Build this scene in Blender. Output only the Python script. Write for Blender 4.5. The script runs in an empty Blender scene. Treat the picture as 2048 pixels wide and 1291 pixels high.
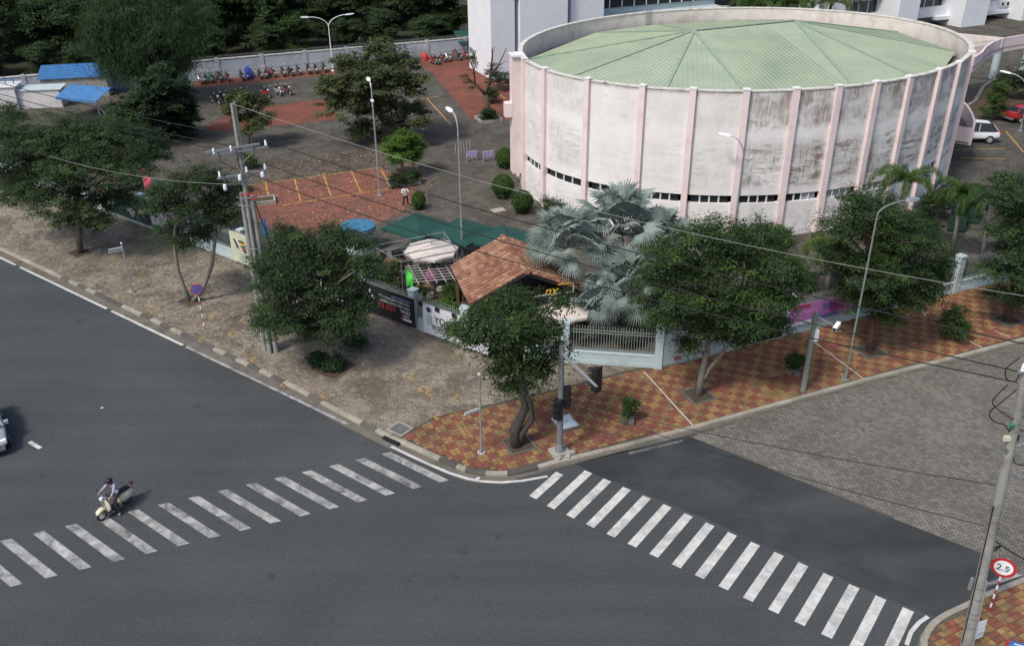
import bpy, bmesh, math, random
import numpy as np
from mathutils import Vector, Matrix
SC = bpy.context.scene
COL = SC.collection
R = math.radians
# ------------------------------------------------------------------ camera
FPX, PIT, ROL, CH = 1804.29, 0.493988, -0.0090846, 25.337     # focal (px of 2048), pitch, roll, height in metres
FW = Vector((0, math.cos(PIT), -math.sin(PIT)))
_r = Vector((1, 0, 0)); _u = Vector((0, math.sin(PIT), math.cos(PIT)))
RT = _r*math.cos(ROL)+_u*math.sin(ROL); UP = _u*math.cos(ROL)-_r*math.sin(ROL)
cam = bpy.data.cameras.new('camera'); cam.sensor_width = 36; cam.lens = FPX/2048*36; cam.clip_start = .5; cam.clip_end = 3000
co = bpy.data.objects.new('camera', cam); COL.objects.link(co)
co.matrix_world = Matrix(((RT.x, UP.x, -FW.x, 0), (RT.y, UP.y, -FW.y, 0), (RT.z, UP.z, -FW.z, CH), (0, 0, 0, 1)))
SC.camera = co
# ------------------------------------------------------------------ light
SUN = Vector((-0.41, -0.45, 0.79)).normalized()
w = bpy.data.worlds.new('World'); SC.world = w; w.use_nodes = True
nt = w.node_tree; sky = nt.nodes.new('ShaderNodeTexSky'); sky.sky_type = 'NISHITA'; sky.sun_disc = False
sky.sun_elevation = math.asin(SUN.z); sky.sun_rotation = math.atan2(SUN.x, SUN.y); sky.dust_density = 3.0; sky.air_density = 1.0; sky.ozone_density = 1.0
bg = nt.nodes['Background']; bg.inputs[1].default_value = 0.125; nt.links.new(sky.outputs[0], bg.inputs[0])
sl = bpy.data.lights.new('sun', 'SUN'); sl.energy = 2.05; sl.angle = R(9); sl.color = (1, .955, .89)
so = bpy.data.objects.new('sun', sl); COL.objects.link(so); so.rotation_euler = (-SUN).to_track_quat('-Z', 'Y').to_euler()
SC.view_settings.view_transform = 'Standard'; SC.view_settings.look = 'None'; SC.view_settings.gamma = 1; SC.view_settings.exposure = 0.38
SC.cycles.max_bounces = 6; SC.cycles.transparent_max_bounces = 6
# ------------------------------------------------------------------ survey helpers (photo pixel of the 2048 px picture -> metres)
CAM = Vector((0, 0, CH))
def ray(px, py): return FW+RT*((px-1024)/FPX)-UP*((py-645.5)/FPX)
def at(px, py, z=0.0):
    d = ray(px, py); return CAM+d*((z-CH)/d.z)
def aty(px, py, y):
    d = ray(px, py); return CAM+d*(y/d.y)
def mpx(p):
    return (Vector(p)-CAM).dot(FW)/FPX          # metres per photo pixel at p
def hgt(base, top_py, z0=0.0):
    b = at(base[0], base[1], z0); lo, hi = z0, z0+30
    for _ in range(40):
        m = (lo+hi)/2; q = Vector((b.x, b.y, m))-CAM; y = 645.5-FPX*q.dot(UP)/q.dot(FW)
        if y > top_py: lo = m
        else: hi = m
    return lo
D1 = Vector((.7987, -.6017, 0)); N1 = Vector((.6017, .7987, 0))     # along / across the wide road
A2 = 0.41; D2 = Vector((math.cos(A2), math.sin(A2), 0)); N2 = Vector((-math.sin(A2), math.cos(A2), 0))
PZ = 0.13                                                          # pavement level
def sn(s, n, z=0.0): return D1*s+N1*n+Vector((0, 0, z))
# ------------------------------------------------------------------ materials
MATS = {}
def _mat(name, rough=.8, metal=0, spec=.3):
    m = bpy.data.materials.new(name); m.use_nodes = True; b = m.node_tree.nodes['Principled BSDF']
    b.inputs['Roughness'].default_value = rough; b.inputs['Metallic'].default_value = metal; b.inputs['Specular IOR Level'].default_value = spec
    MATS[name] = m; return m, m.node_tree, b
def N(t, k, **kw):
    n = t.nodes.new(k)
    for a, v in kw.items():
        if a.startswith('i_'): n.inputs[int(a[2:])].default_value = v
        else: setattr(n, a, v)
    return n
def ramp(t, fac, stops, interp='LINEAR'):
    r = N(t, 'ShaderNodeValToRGB'); r.color_ramp.interpolation = interp; e = r.color_ramp.elements
    while len(e) < len(stops): e.new(.5)
    for q, (p, c) in zip(e, stops):
        q.position = p; q.color = (*c, 1) if len(c) == 3 else c
    t.links.new(fac, r.inputs[0]); return r.outputs[0]
def noise(t, vec, scale, detail=4, rough=.6, dist=0):
    n = N(t, 'ShaderNodeTexNoise'); n.inputs['Scale'].default_value = scale; n.inputs['Detail'].default_value = detail
    n.inputs['Roughness'].default_value = rough; n.inputs['Distortion'].default_value = dist
    if vec is not None: t.links.new(vec, n.inputs['Vector'])
    return n.outputs['Fac']
def mix(t, f, a, b, mode='MIX'):
    m = N(t, 'ShaderNodeMix', data_type='RGBA', blend_type=mode)
    for i, v in ((0, f), (6, a), (7, b)):
        if hasattr(v, 'links') or isinstance(v, bpy.types.NodeSocket): t.links.new(v, m.inputs[i])
        else: m.inputs[i].default_value = v if not isinstance(v, tuple) else ((*v, 1) if len(v) == 3 else v)
    return m.outputs[2]
def mth(t, op, a, b=None, clamp=False):
    m = N(t, 'ShaderNodeMath', operation=op, use_clamp=clamp)
    for i, v in ((0, a), (1, b)):
        if v is None: continue
        if isinstance(v, bpy.types.NodeSocket): t.links.new(v, m.inputs[i])
        else: m.inputs[i].default_value = v
    return m.outputs[0]
def wpos(t, sc=(1, 1, 1), rz=0):
    g = N(t, 'ShaderNodeNewGeometry'); m = N(t, 'ShaderNodeMapping', vector_type='POINT'); m.inputs['Scale'].default_value = sc; m.inputs['Rotation'].default_value = (0, 0, rz)
    t.links.new(g.outputs['Position'], m.inputs[0]); return m.outputs[0]
def bump(t, b, h, s=.3, d=.02):
    n = N(t, 'ShaderNodeBump'); n.inputs['Strength'].default_value = s; n.inputs['Distance'].default_value = d
    t.links.new(h, n.inputs['Height']); t.links.new(n.outputs[0], b.inputs['Normal'])
def sc3(c, k): return tuple(min(1, x*k) for x in c)
def plain(name, c, rough=.7, var=.18, scale=2.5, metal=0, spec=.3, dirt=None, bmp=0):
    m, t, b = _mat(name, rough, metal, spec); p = wpos(t)
    n1 = noise(t, p, scale, 5); n2 = noise(t, p, scale*9, 3)
    f = mth(t, 'ADD', mth(t, 'MULTIPLY', n1, .7), mth(t, 'MULTIPLY', n2, .3))
    col = ramp(t, f, [(.3, sc3(c, 1-var)), (.7, sc3(c, 1+var))])
    if dirt: col = mix(t, ramp(t, noise(t, p, scale*.6, 6, .7), [(.5, (0, 0, 0)), (.72, (1, 1, 1))]), col, dirt)
    t.links.new(col, b.inputs['Base Color'])
    if bmp: bump(t, b, n2, bmp, .02)
    return m
def asphalt():
    m, t, b = _mat('asphalt', .85, 0, .25); p = wpos(t)
    big = noise(t, p, .09, 5, .6, .8); lane = noise(t, wpos(t, (.05, .75, 1), .645), 1.0, 4, .6); fine = noise(t, p, 13, 2, .9); f2 = noise(t, p, 5, 3, .8)
    spot = ramp(t, noise(t, p, 1.1, 3, .5, .3), [(.66, (0,)*3), (.74, (.5,)*3)])
    f = mth(t, 'ADD', mth(t, 'ADD', mth(t, 'MULTIPLY', big, .24), mth(t, 'MULTIPLY', lane, .20)), mth(t, 'ADD', mth(t, 'MULTIPLY', fine, .40), mth(t, 'MULTIPLY', f2, .16)))
    c = ramp(t, f, [(.34, (.034, .039, .041)), (.5, (.059, .066, .068)), (.66, (.092, .100, .101))])
    c = mix(t, spot, c, (.036, .039, .040))
    c = mix(t, 1.0, c, ramp(t, noise(t, p, 20, 1, .5), [(.3, (.84,)*3), (.7, (1.16,)*3)]), 'MULTIPLY')
    t.links.new(c, b.inputs['Base Color']); bump(t, b, fine, .3, .006)
asphalt()
def paint(name, c, wear=.5, under=(.05, .053, .054)):
    m, t, b = _mat(name, .7); p = wpos(t)
    n = mth(t, 'ADD', mth(t, 'MULTIPLY', noise(t, p, 1.3, 6, .7, .8), .62), mth(t, 'MULTIPLY', noise(t, p, 34, 3, .85), .38))
    k = ramp(t, n, [(wear-.14, (.9, .9, .9)), (wear, (.42, .42, .42)), (wear+.16, (.0, .0, .0))])
    tone = ramp(t, noise(t, p, 3, 4), [(.35, sc3(c, .82)), (.65, c)])
    t.links.new(mix(t, k, tone, under), b.inputs['Base Color'])
paint('paint_white', (.60, .60, .57), .53); paint('paint_new', (.66, .66, .62), .41); paint('paint_yellow', (.58, .34, .06), .44, (.20, .15, .11))
paint('paint_edge', (.62, .62, .60), .36); paint('paint_old', (.30, .31, .31), .55)
paint('paint_thin', (.62, .60, .54), .42, (.25, .12, .07))
def bricks(name, c1, c2, mortar, w=.22, h=.11, rz=0, stain=(.10, .085, .07), amt=.6, leaf=None, patch=None):
    m, t, b = _mat(name, .88, 0, .2); p = wpos(t, (1, 1, 1), rz)
    br = N(t, 'ShaderNodeTexBrick'); br.offset = .5
    for k, v in (('Scale', 1.0), ('Mortar Size', .008), ('Mortar Smooth', .2), ('Brick Width', w), ('Row Height', h), ('Bias', 0.0)): br.inputs[k].default_value = v
    br.inputs['Color1'].default_value = (*c1, 1); br.inputs['Color2'].default_value = (*c2, 1); br.inputs['Mortar'].default_value = (*mortar, 1); t.links.new(p, br.inputs['Vector'])
    wp = wpos(t)
    s = noise(t, wp, .5, 6, .7, .5); s2 = noise(t, wp, 4.2, 4, .8, .6)
    k = ramp(t, mth(t, 'ADD', mth(t, 'MULTIPLY', s, .55), mth(t, 'MULTIPLY', s2, .45)), [(.45, (0, 0, 0)), (.56, (amt, amt, amt))])
    c = mix(t, k, br.outputs['Color'], stain)
    c = mix(t, mth(t, 'MULTIPLY', noise(t, wp, 40, 2, .9), .5), c, mix(t, .5, c, (0, 0, 0)))
    if patch:
        c = mix(t, ramp(t, noise(t, wp, .22, 5, .65, .6), [(.48, (0,)*3), (.64, (.35,)*3)]), c, patch[0]); c = mix(t, ramp(t, noise(t, wp, .31, 5, .7, .9), [(.54, (0,)*3), (.66, (.6,)*3)]), c, patch[1])
    if leaf:
        k2 = ramp(t, noise(t, wp, 9, 2, .9), [(.56, (0, 0, 0)), (.66, (.8, .8, .8))]); c = mix(t, k2, c, leaf)
    t.links.new(c, b.inputs['Base Color']); bump(t, b, br.outputs['Fac'], -.4, .01)
bricks('paver_grey', (.40, .345, .275), (.25, .215, .17), (.10, .085, .065), .26, .13, .645, (.075, .066, .046), .74, (.085, .078, .052), ((.30, .255, .185), (.12, .11, .07)))
bricks('paver_yard', (.165, .150, .125), (.105, .097, .082), (.045, .042, .036), .3, .15, -.36, (.05, .045, .036), .7)
bricks('paver_red', (.30, .10, .065), (.22, .075, .05), (.10, .05, .04), .3, .15, -.36, (.11, .065, .048), .7)
bricks('paver_red_leafy', (.34, .12, .085), (.21, .08, .058), (.10, .055, .042), .3, .15, -.36, (.10, .072, .054), .75, (.42, .22, .16))
def tinted(name, ca, cb, rough=.85, dirt=(.1, .085, .065), amt=.55, dsc=1.2, attr='tint', spec=.2):
    m, t, b = _mat(name, rough, 0, spec); p = wpos(t)
    a = N(t, 'ShaderNodeAttribute', attribute_name=attr); o = N(t, 'ShaderNodeObjectInfo')
    f = mth(t, 'FRACT', mth(t, 'ADD', a.outputs['Fac'], o.outputs['Random']))
    c = ramp(t, f, [(0, ca), (1, cb)])
    k = ramp(t, mth(t, 'ADD', mth(t, 'MULTIPLY', noise(t, p, dsc, 6, .7, .4), .6), mth(t, 'MULTIPLY', noise(t, p, dsc*14, 3, .8), .4)), [(.45, (0, 0, 0)), (.66, (amt, amt, amt))])
    t.links.new(mix(t, k, c, dirt), b.inputs['Base Color']); bump(t, b, noise(t, p, 60, 2), .15, .01); return m
tinted('tile_red', (.20, .068, .045), (.26, .10, .068), dirt=(.085, .062, .046), amt=.95, dsc=1.3)
tinted('tile_yellow', (.34, .215, .092), (.25, .148, .064), dirt=(.105, .080, .052), amt=.98, dsc=1.3)
tinted('stone_paver', (.125, .12, .106), (.20, .19, .165), dirt=(.076, .072, .063), amt=.7, dsc=.4)
tinted('roof_tile', (.20, .085, .055), (.43, .255, .17), dirt=(.13, .07, .045), amt=.6, dsc=2.5)
tinted('kerb_light', (.31, .29, .24), (.38, .36, .30), dirt=(.12, .11, .085), amt=.6)
tinted('kerb_dark', (.07, .07, .066), (.12, .115, .10), dirt=(.20, .18, .14), amt=.5)
plain('bedding', (.10, .085, .065), .95); plain('soil', (.075, .055, .035), .95, .3, 1.5); plain('ground', (.045, .05, .03), .95, .4, .2)
plain('gutter', (.15, .135, .115), .9, .3, 1.2, dirt=(.07, .065, .055))
plain('concrete', (.34, .33, .30), .85, .15, 1.5, dirt=(.16, .15, .13)); plain('concrete_pole', (.27, .27, .25), .85, .15, 2, dirt=(.13, .125, .11))
plain('plaster_white', (.72, .74, .77), .8, .04, .5, dirt=(.64, .66, .68)); plain('plaster_blue', (.43, .52, .535), .8, .08, 1.0, dirt=(.36, .40, .40)); plain('wall_pale', (.40, .44, .48), .85, .12, .6, dirt=(.24, .26, .27))
plain('pink', (.74, .615, .61), .8, .05, 1.2, dirt=(.64, .51, .50)); plain('cap_white', (.72, .72, .70), .8, .08, 2)
plain('coping', (.62, .60, .55), .85, .15, 3, dirt=(.22, .2, .17)); plain('parapet_in', (.64, .585, .54), .85, .1, 1.2, dirt=(.45, .40, .36))
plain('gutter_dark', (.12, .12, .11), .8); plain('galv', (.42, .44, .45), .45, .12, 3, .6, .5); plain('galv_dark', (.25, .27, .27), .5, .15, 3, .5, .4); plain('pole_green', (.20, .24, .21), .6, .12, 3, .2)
plain('black', (.018, .018, .02), .5, .2); plain('rubber', (.02, .02, .021), .85); plain('white_gloss', (.78, .79, .80), .35, .04, 2, 0, .5)
plain('glass_dark', (.02, .024, .027), .15, .3, .8, 0, .5); plain('glass_pale', (.32, .36, .38), .25, .1, 1.0, 0, .5); plain('frame_white', (.66, .68, .68), .6, .06)
plain('wood', (.19, .105, .055), .7, .25, 4); plain('wood_dark', (.05, .035, .025), .7); plain('bark', (.12, .10, .082), .95, .35, 5, bmp=.6); plain('bark_grey', (.20, .18, .155), .95, .3, 5, bmp=.6); plain('bark_char', (.055, .05, .045), .95, .5, 6, bmp=.8); plain('bark_red', (.10, .06, .045), .95, .3, 5, bmp=.5)
plain('signal_black', (.015, .016, .018), .5); plain('cable', (.012, .012, .013), .6); plain('cable_light', (.27, .27, .26), .6)
plain('red', (.45, .03, .03), .5, .1); plain('blue', (.02, .16, .50), .55, .12); plain('blue_roof', (.05, .17, .38), .6, .3, 1.8, dirt=(.10, .17, .26)); plain('tank_blue', (.05, .18, .30), .6, .15, 1.5); plain('navy', (.03, .04, .17), .6)
plain('green_cloth', (.014, .062, .05), .75, .15, 1.2); plain('beige_cloth', (.60, .54, .49), .85, .08, 1.5, dirt=(.45, .40, .35)); plain('flag_green', (.10, .75, .08), .6, .08); plain('flag_pink', (.75, .13, .20), .6, .08); plain('magenta', (.30, .04, .18), .6); plain('orange', (.75, .17, .05), .6); plain('yellow', (.70, .42, .03), .6)
plain('banner_black', (.016, .017, .021), .55); plain('banner_white', (.60, .62, .68), .6, .06, 1.5); plain('banner_green', (.035, .075, .07), .6); plain('banner_cream', (.55, .56, .42), .6, .12, 1.5); plain('banner_purple', (.42, .17, .42), .55, .15, 1.2)
plain('ink', (.07, .06, .075), .6); plain('ink_red', (.38, .05, .06), .6); plain('ink_white', (.62, .63, .64), .6); plain('ink_blue', (.10, .14, .30), .6); plain('ink_teal', (.32, .42, .47), .6); plain('skin', (.34, .19, .13), .6); plain('cream', (.60, .57, .42), .28, .04, 2, 0, .5); plain('shirt_grey', (.30, .32, .39), .85, .1, 6); plain('shirt_white', (.62, .62, .63), .85, .1, 6); plain('trousers', (.035, .025, .032), .85); plain('hair', (.015, .012, .01), .7)
plain('silver', (.48, .52, .54), .3, .05, 1, .5, .5); plain('chrome', (.6, .6, .6), .2, .05, 1, .9, .5); plain('lamp_white', (.80, .82, .84), .4, .03); plain('car_red', (.30, .02, .02), .35, .05, 1, 0, .5); plain('shed_white', (.62, .60, .60), .7, .08, .6, dirt=(.45, .43, .42)); plain('bin_green', (.018, .045, .035), .6); plain('fence_iron', (.20, .23, .22), .6, .12); plain('paper', (.62, .68, .74), .7, .04); plain('stripe_purple', (.20, .14, .50), .7)
plain('bike_red', (.28, .025, .025), .4); plain('bike_black', (.02, .02, .023), .35); plain('bike_silver', (.42, .43, .45), .3, .05, 1, .4); plain('bike_blue', (.03, .06, .30), .4); plain('bike_brown', (.13, .05, .035), .4); plain('cover_green', (.03, .14, .09), .7); plain('cover_brown', (.09, .065, .055), .8); plain('cover_grey', (.20, .19, .18), .8); plain('cover_red', (.50, .05, .04), .7)
def stained_wall():
    m, t, b = _mat('hall_wall', .85, 0, .2)
    uv = N(t, 'ShaderNodeUVMap'); sx = N(t, 'ShaderNodeSeparateXYZ'); t.links.new(uv.outputs[0], sx.inputs[0]); u, z = sx.outputs[0], sx.outputs[1]
    def v3(a, bb, c=0.0):
        cx = N(t, 'ShaderNodeCombineXYZ')
        for i, s in enumerate((a, bb, c)):
            if isinstance(s, bpy.types.NodeSocket): t.links.new(s, cx.inputs[i])
            else: cx.inputs[i].default_value = s
        return cx.outputs[0]
    bay = mth(t, 'FLOOR', u); fr = mth(t, 'FRACT', u)
    wn = N(t, 'ShaderNodeTexWhiteNoise', noise_dimensions='1D'); t.links.new(bay, wn.inputs['W']); rnd = wn.outputs['Value']
    grow = ramp(t, mth(t, 'DIVIDE', bay, 32.0), [(.0, (.3,)*3), (.032, (.55,)*3), (.063, (.12,)*3), (.10, (.16,)*3), (.13, (.55,)*3), (.16, (1,)*3), (.40, (1,)*3)])
    grow = mth(t, 'MULTIPLY', grow, mth(t, 'ADD', .7, mth(t, 'MULTIPLY', rnd, .5)))
    inset = mth(t, 'MULTIPLY', ramp(t, fr, [(.05, (0,)*3), (.17, (1,)*3)]), ramp(t, fr, [(.83, (1,)*3), (.96, (0,)*3)]))
    streak = noise(t, v3(mth(t, 'MULTIPLY', u, 34), mth(t, 'MULTIPLY', z, .55), 0), 1, 5, .7, .3)
    blot = noise(t, v3(mth(t, 'MULTIPLY', u, 3.5), mth(t, 'MULTIPLY', z, 1.5), 0), 1, 6, .7, .6)
    horiz = noise(t, v3(mth(t, 'MULTIPLY', u, 2.4), mth(t, 'MULTIPLY', z, 3.4), 3.3), 1, 6, .68, .25); vert = noise(t, v3(mth(t, 'MULTIPLY', u, 11), mth(t, 'MULTIPLY', z, .28), 7.1), 1, 4, .6, .2); low = noise(t, v3(mth(t, 'MULTIPLY', u, 1.3), mth(t, 'MULTIPLY', z, .5), 1.7), 1, 3, .6)
    top = ramp(t, mth(t, 'ADD', mth(t, 'DIVIDE', z, 10.5), mth(t, 'MULTIPLY', mth(t, 'SUBTRACT', blot, .5), .24)), [(.74, (0,)*3), (.80, (.8,)*3), (.95, (1,)*3)])
    k1 = mth(t, 'MULTIPLY', mth(t, 'MULTIPLY', mth(t, 'MULTIPLY', top, grow), ramp(t, low, [(.32, (.2,)*3), (.50, (1,)*3)])), mth(t, 'MULTIPLY', ramp(t, streak, [(.36, (.25,)*3), (.56, (1,)*3)]), ramp(t, blot, [(.34, (.3,)*3), (.52, (1,)*3)])))
    midz = mth(t, 'MULTIPLY', ramp(t, mth(t, 'DIVIDE', z, 10.5), [(.34, (0,)*3), (.40, (1,)*3)]), ramp(t, mth(t, 'DIVIDE', z, 10.5), [(.63, (1,)*3), (.70, (0,)*3)]))
    pat = mth(t, 'MAXIMUM', mth(t, 'MULTIPLY', ramp(t, horiz, [(.44, (0,)*3), (.57, (1,)*3)]), ramp(t, blot, [(.40, (.25,)*3), (.56, (1,)*3)])), mth(t, 'MULTIPLY', ramp(t, vert, [(.52, (0,)*3), (.64, (.95,)*3)]), ramp(t, low, [(.40, (.1,)*3), (.55, (1,)*3)])))
    pat = mth(t, 'MAXIMUM', pat, mth(t, 'MULTIPLY', ramp(t, low, [(.40, (0,)*3), (.55, (.5,)*3)]), ramp(t, streak, [(.38, (.3,)*3), (.6, (1,)*3)])))
    k2 = mth(t, 'MULTIPLY', mth(t, 'MULTIPLY', mth(t, 'MULTIPLY', midz, inset), grow), pat)
    lowz = ramp(t, mth(t, 'DIVIDE', z, 10.5), [(.0, (1,)*3), (.14, (.6,)*3), (.24, (.0,)*3)])
    k3 = mth(t, 'MULTIPLY', mth(t, 'MULTIPLY', lowz, .55), ramp(t, blot, [(.46, (0,)*3), (.64, (1,)*3)]))
    fine = mth(t, 'MULTIPLY', ramp(t, horiz, [(.60, (0,)*3), (.72, (.7,)*3)]), .6)
    lip = mth(t, 'MULTIPLY', ramp(t, mth(t, 'DIVIDE', z, 10.5), [(.965, (0,)*3), (.995, (1,)*3)]), ramp(t, blot, [(.35, (.2,)*3), (.6, (.9,)*3)]))
    k = mth(t, 'MAXIMUM', mth(t, 'MAXIMUM', mth(t, 'MAXIMUM', k1, k2), mth(t, 'MAXIMUM', k3, fine)), lip)
    base = ramp(t, noise(t, wpos(t), .7, 5, .6), [(.35, (.72, .70, .675)), (.65, (.79, .775, .755))])
    dirt = ramp(t, blot, [(.4, (.135, .115, .095)), (.65, (.27, .205, .165))])
    t.links.new(mix(t, mth(t, 'MULTIPLY', k, .92), base, dirt), b.inputs['Base Color'])
stained_wall()
def roof_green():
    m, t, b = _mat('roof_green', .6, 0, .35); p = wpos(t)
    c = ramp(t, noise(t, p, .35, 6, .65), [(.32, (.285, .355, .255)), (.5, (.335, .395, .285)), (.68, (.385, .43, .31))])
    c = mix(t, ramp(t, noise(t, p, 1.6, 6, .75), [(.58, (0,)*3), (.75, (.45,)*3)]), c, (.42, .40, .26))
    t.links.new(c, b.inputs['Base Color'])
roof_green(); plain('roof_cap', (.27, .35, .265), .6, .12, 1.5)
def leafmat(name, ca, cb, cc, tr=.35, rough=.6):
    m = bpy.data.materials.new(name); m.use_nodes = True; t = m.node_tree; MATS[name] = m; b = t.nodes['Principled BSDF']
    a = N(t, 'ShaderNodeAttribute', attribute_name='tint'); o = N(t, 'ShaderNodeObjectInfo')
    c = ramp(t, a.outputs['Fac'], [(0, ca), (.5, cb), (.95, cc)])
    hs = N(t, 'ShaderNodeHueSaturation'); t.links.new(c, hs.inputs['Color']); t.links.new(mth(t, 'ADD', .82, mth(t, 'MULTIPLY', o.outputs['Random'], .36)), hs.inputs['Value'])
    b.inputs['Roughness'].default_value = rough; b.inputs['Specular IOR Level'].default_value = .25
    t.links.new(hs.outputs[0], b.inputs['Base Color'])
    tl = N(t, 'ShaderNodeBsdfTranslucent'); t.links.new(mix(t, .5, hs.outputs[0], (.10, .16, .02)), tl.inputs[0]); mx = N(t, 'ShaderNodeMixShader'); mx.inputs[0].default_value = tr
    t.links.new(b.outputs[0], mx.inputs[1]); t.links.new(tl.outputs[0], mx.inputs[2]); t.links.new(mx.outputs[0], t.nodes['Material Output'].inputs[0])
leafmat('leaf_street', (0.024, 0.05, 0.018), (0.047, 0.09, 0.027), (0.11, 0.17, 0.042)); leafmat('leaf_dark', (0.022, 0.044, 0.022), (0.042, 0.078, 0.03), (0.085, 0.135, 0.042)); leafmat('leaf_olive', (0.045, 0.06, 0.026), (0.08, 0.1, 0.04), (0.14, 0.16, 0.065)); leafmat('leaf_bright', (.06, .13, .018), (.11, .21, .03), (.17, .28, .05)); leafmat('leaf_back', (0.03, 0.055, 0.026), (0.05, 0.088, 0.036), (0.09, 0.14, 0.05)); leafmat('leaf_topiary', (0.035, 0.075, 0.018), (0.06, 0.12, 0.025), (0.1, 0.18, 0.04)); leafmat('leaf_conifer', (0.02, 0.044, 0.022), (0.036, 0.07, 0.03), (0.06, 0.105, 0.04)); leafmat('palm_silver', (.15, .20, .18), (.23, .29, .265), (.33, .40, .37), .2); leafmat('palm_green', (.035, .075, .02), (.06, .12, .03), (.14, .17, .045), .3); leafmat('palm_dry', (.16, .12, .07), (.2, .16, .09), (.26, .2, .11), .2); leafmat('dead_leaf', (.25, .10, .05), (.4, .2, .12), (.5, .3, .2), .2)
M = MATS
# ------------------------------------------------------------------ mesh helpers
def V(*a): return Vector(a)
class MB:
    def __init__(s): s.v = []; s.f = []; s.c = []; s.m = []
    def add(s, vs, fs, c=0.0, m=0):
        o = len(s.v); s.v += [tuple(q) for q in vs]
        for f in fs: s.f.append([i+o for i in f]); s.c.append(c); s.m.append(m)
        return s
    def hexa(s, p, c=0.0, m=0):            # 8 points: bottom ring then top ring
        return s.add(p, [(3, 2, 1, 0), (4, 5, 6, 7), (0, 1, 5, 4), (1, 2, 6, 5), (2, 3, 7, 6), (3, 0, 4, 7)], c, m)
    def box(s, c, d, rz=0.0, col=0.0, m=0, tp=1.0, T=None):      # centre, size, turn about z, taper of the top
        x, y, z = d[0]/2, d[1]/2, d[2]/2; cs, sn_ = math.cos(rz), math.sin(rz); p = []
        for zz, k in ((-z, 1), (z, tp)):
            for a, b in ((-x, -y), (x, -y), (x, y), (-x, y)):
                q = Vector(((a*cs-b*sn_)*k, (a*sn_+b*cs)*k, zz)); q = (T @ q) if T else q; p.append(q+Vector(c))
        return s.hexa(p, col, m)
    def bar(s, a, b, wd, ht, col=0.0, m=0):
        a, b = Vector(a), Vector(b); d = (b-a).normalized(); u = Vector((0, 0, 1)) if abs(d.z) < .95 else Vector((1, 0, 0))
        x = d.cross(u).normalized()*wd/2; y = x.normalized().cross(d)*ht/2
        return s.hexa([a-x-y, a+x-y, b+x-y, b-x-y, a-x+y, a+x+y, b+x+y, b-x+y], col, m)
    def tube(s, pts, rs, n=8, col=0.0, m=0, cap=True):
        pts = [Vector(p) for p in pts]
        if not hasattr(rs, '__len__'): rs = [rs]*len(pts)
        o = len(s.v); x = None
        for i, p in enumerate(pts):
            d = (pts[min(i+1, len(pts)-1)]-pts[max(i-1, 0)]).normalized()
            if x is None: x = d.orthogonal().normalized()
            x = (x-d*x.dot(d)); x = x.normalized() if x.length > 1e-6 else d.orthogonal().normalized(); y = d.cross(x)
            for k in range(n):
                a = 2*math.pi*k/n; s.v.append(tuple(p+(x*math.cos(a)+y*math.sin(a))*rs[i]))
        for i in range(len(pts)-1):
            for k in range(n):
                s.f.append([o+i*n+k, o+i*n+(k+1) % n, o+(i+1)*n+(k+1) % n, o+(i+1)*n+k]); s.c.append(col); s.m.append(m)
        if cap:
            s.f.append([o+k for k in range(n)][::-1]); s.f.append([o+(len(pts)-1)*n+k for k in range(n)]); s.c += [col]*2; s.m += [m]*2
        return s
    def lathe(s, prof, n=16, c=(0, 0, 0), col=0.0, m=0, sx=1, sy=1):
        o = len(s.v)
        for r, z in prof:
            for k in range(n):
                a = 2*math.pi*k/n; s.v.append((c[0]+r*sx*math.cos(a), c[1]+r*sy*math.sin(a), c[2]+z))
        for i in range(len(prof)-1):
            for k in range(n): s.f.append([o+i*n+k, o+i*n+(k+1) % n, o+(i+1)*n+(k+1) % n, o+(i+1)*n+k]); s.c.append(col); s.m.append(m)
        return s
    def ball(s, c, r, n=12, k=8, col=0.0, m=0):
        r = r if hasattr(r, '__len__') else (r, r, r)
        return s.lathe([(max(1e-4, math.sin(math.pi*i/k)), -math.cos(math.pi*i/k)*r[2]) for i in range(k+1)], n, c, col, m, r[0], r[1])
    def disc(s, c, nrm, r, t=.02, n=20, col=0.0, m=0, m2=None):
        nrm = Vector(nrm).normalized(); c = Vector(c)
        return s.tube([c-nrm*t/2, c+nrm*t/2], r, n, col, m)
    def poly(s, pts, col=0.0, m=0): return s.add(pts, [list(range(len(pts)))], col, m)
    def slab(s, pts, z0, z1, col=0.0, m=0):                        # plan outline (ccw) to a closed slab
        n = len(pts); lo = [(p[0], p[1], z0) for p in pts]; hi = [(p[0], p[1], z1) for p in pts]
        return s.add(lo+hi, [list(range(n))[::-1], list(range(n, 2*n))]+[(i, (i+1) % n, n+(i+1) % n, n+i) for i in range(n)], col, m)
    def mesh(s, name, mats, smooth=False):
        me = bpy.data.meshes.new(name); me.from_pydata(s.v, [], s.f)
        for q in (mats if isinstance(mats, (list, tuple)) else [mats]): me.materials.append(M[q] if isinstance(q, str) else q)
        if len(me.polygons) == len(s.f):
            a = me.attributes.new('tint', 'FLOAT', 'FACE'); a.data.foreach_set('value', s.c); me.polygons.foreach_set('material_index', s.m)
            if smooth: me.polygons.foreach_set('use_smooth', [True]*len(s.f))
        me.update(); return me
    def build(s, name, mats, parent=None, smooth=False, loc=None, **kw):
        return obj(name, s.mesh(name, mats, smooth), parent, loc, **kw)
def obj(name, me, parent=None, loc=None, rz=0, label=None, cat=None, group=None, kind=None):
    o = bpy.data.objects.new(name, me); COL.objects.link(o)
    if parent: o.parent = parent
    if loc is not None: o.location = loc
    if rz: o.rotation_euler.z = rz
    return tag(o, label, cat, group, kind)
def tag(o, label=None, cat=None, group=None, kind=None):
    for k, v in (('label', label), ('category', cat), ('group', group), ('kind', kind)):
        if v: o[k] = v
    return o
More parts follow.
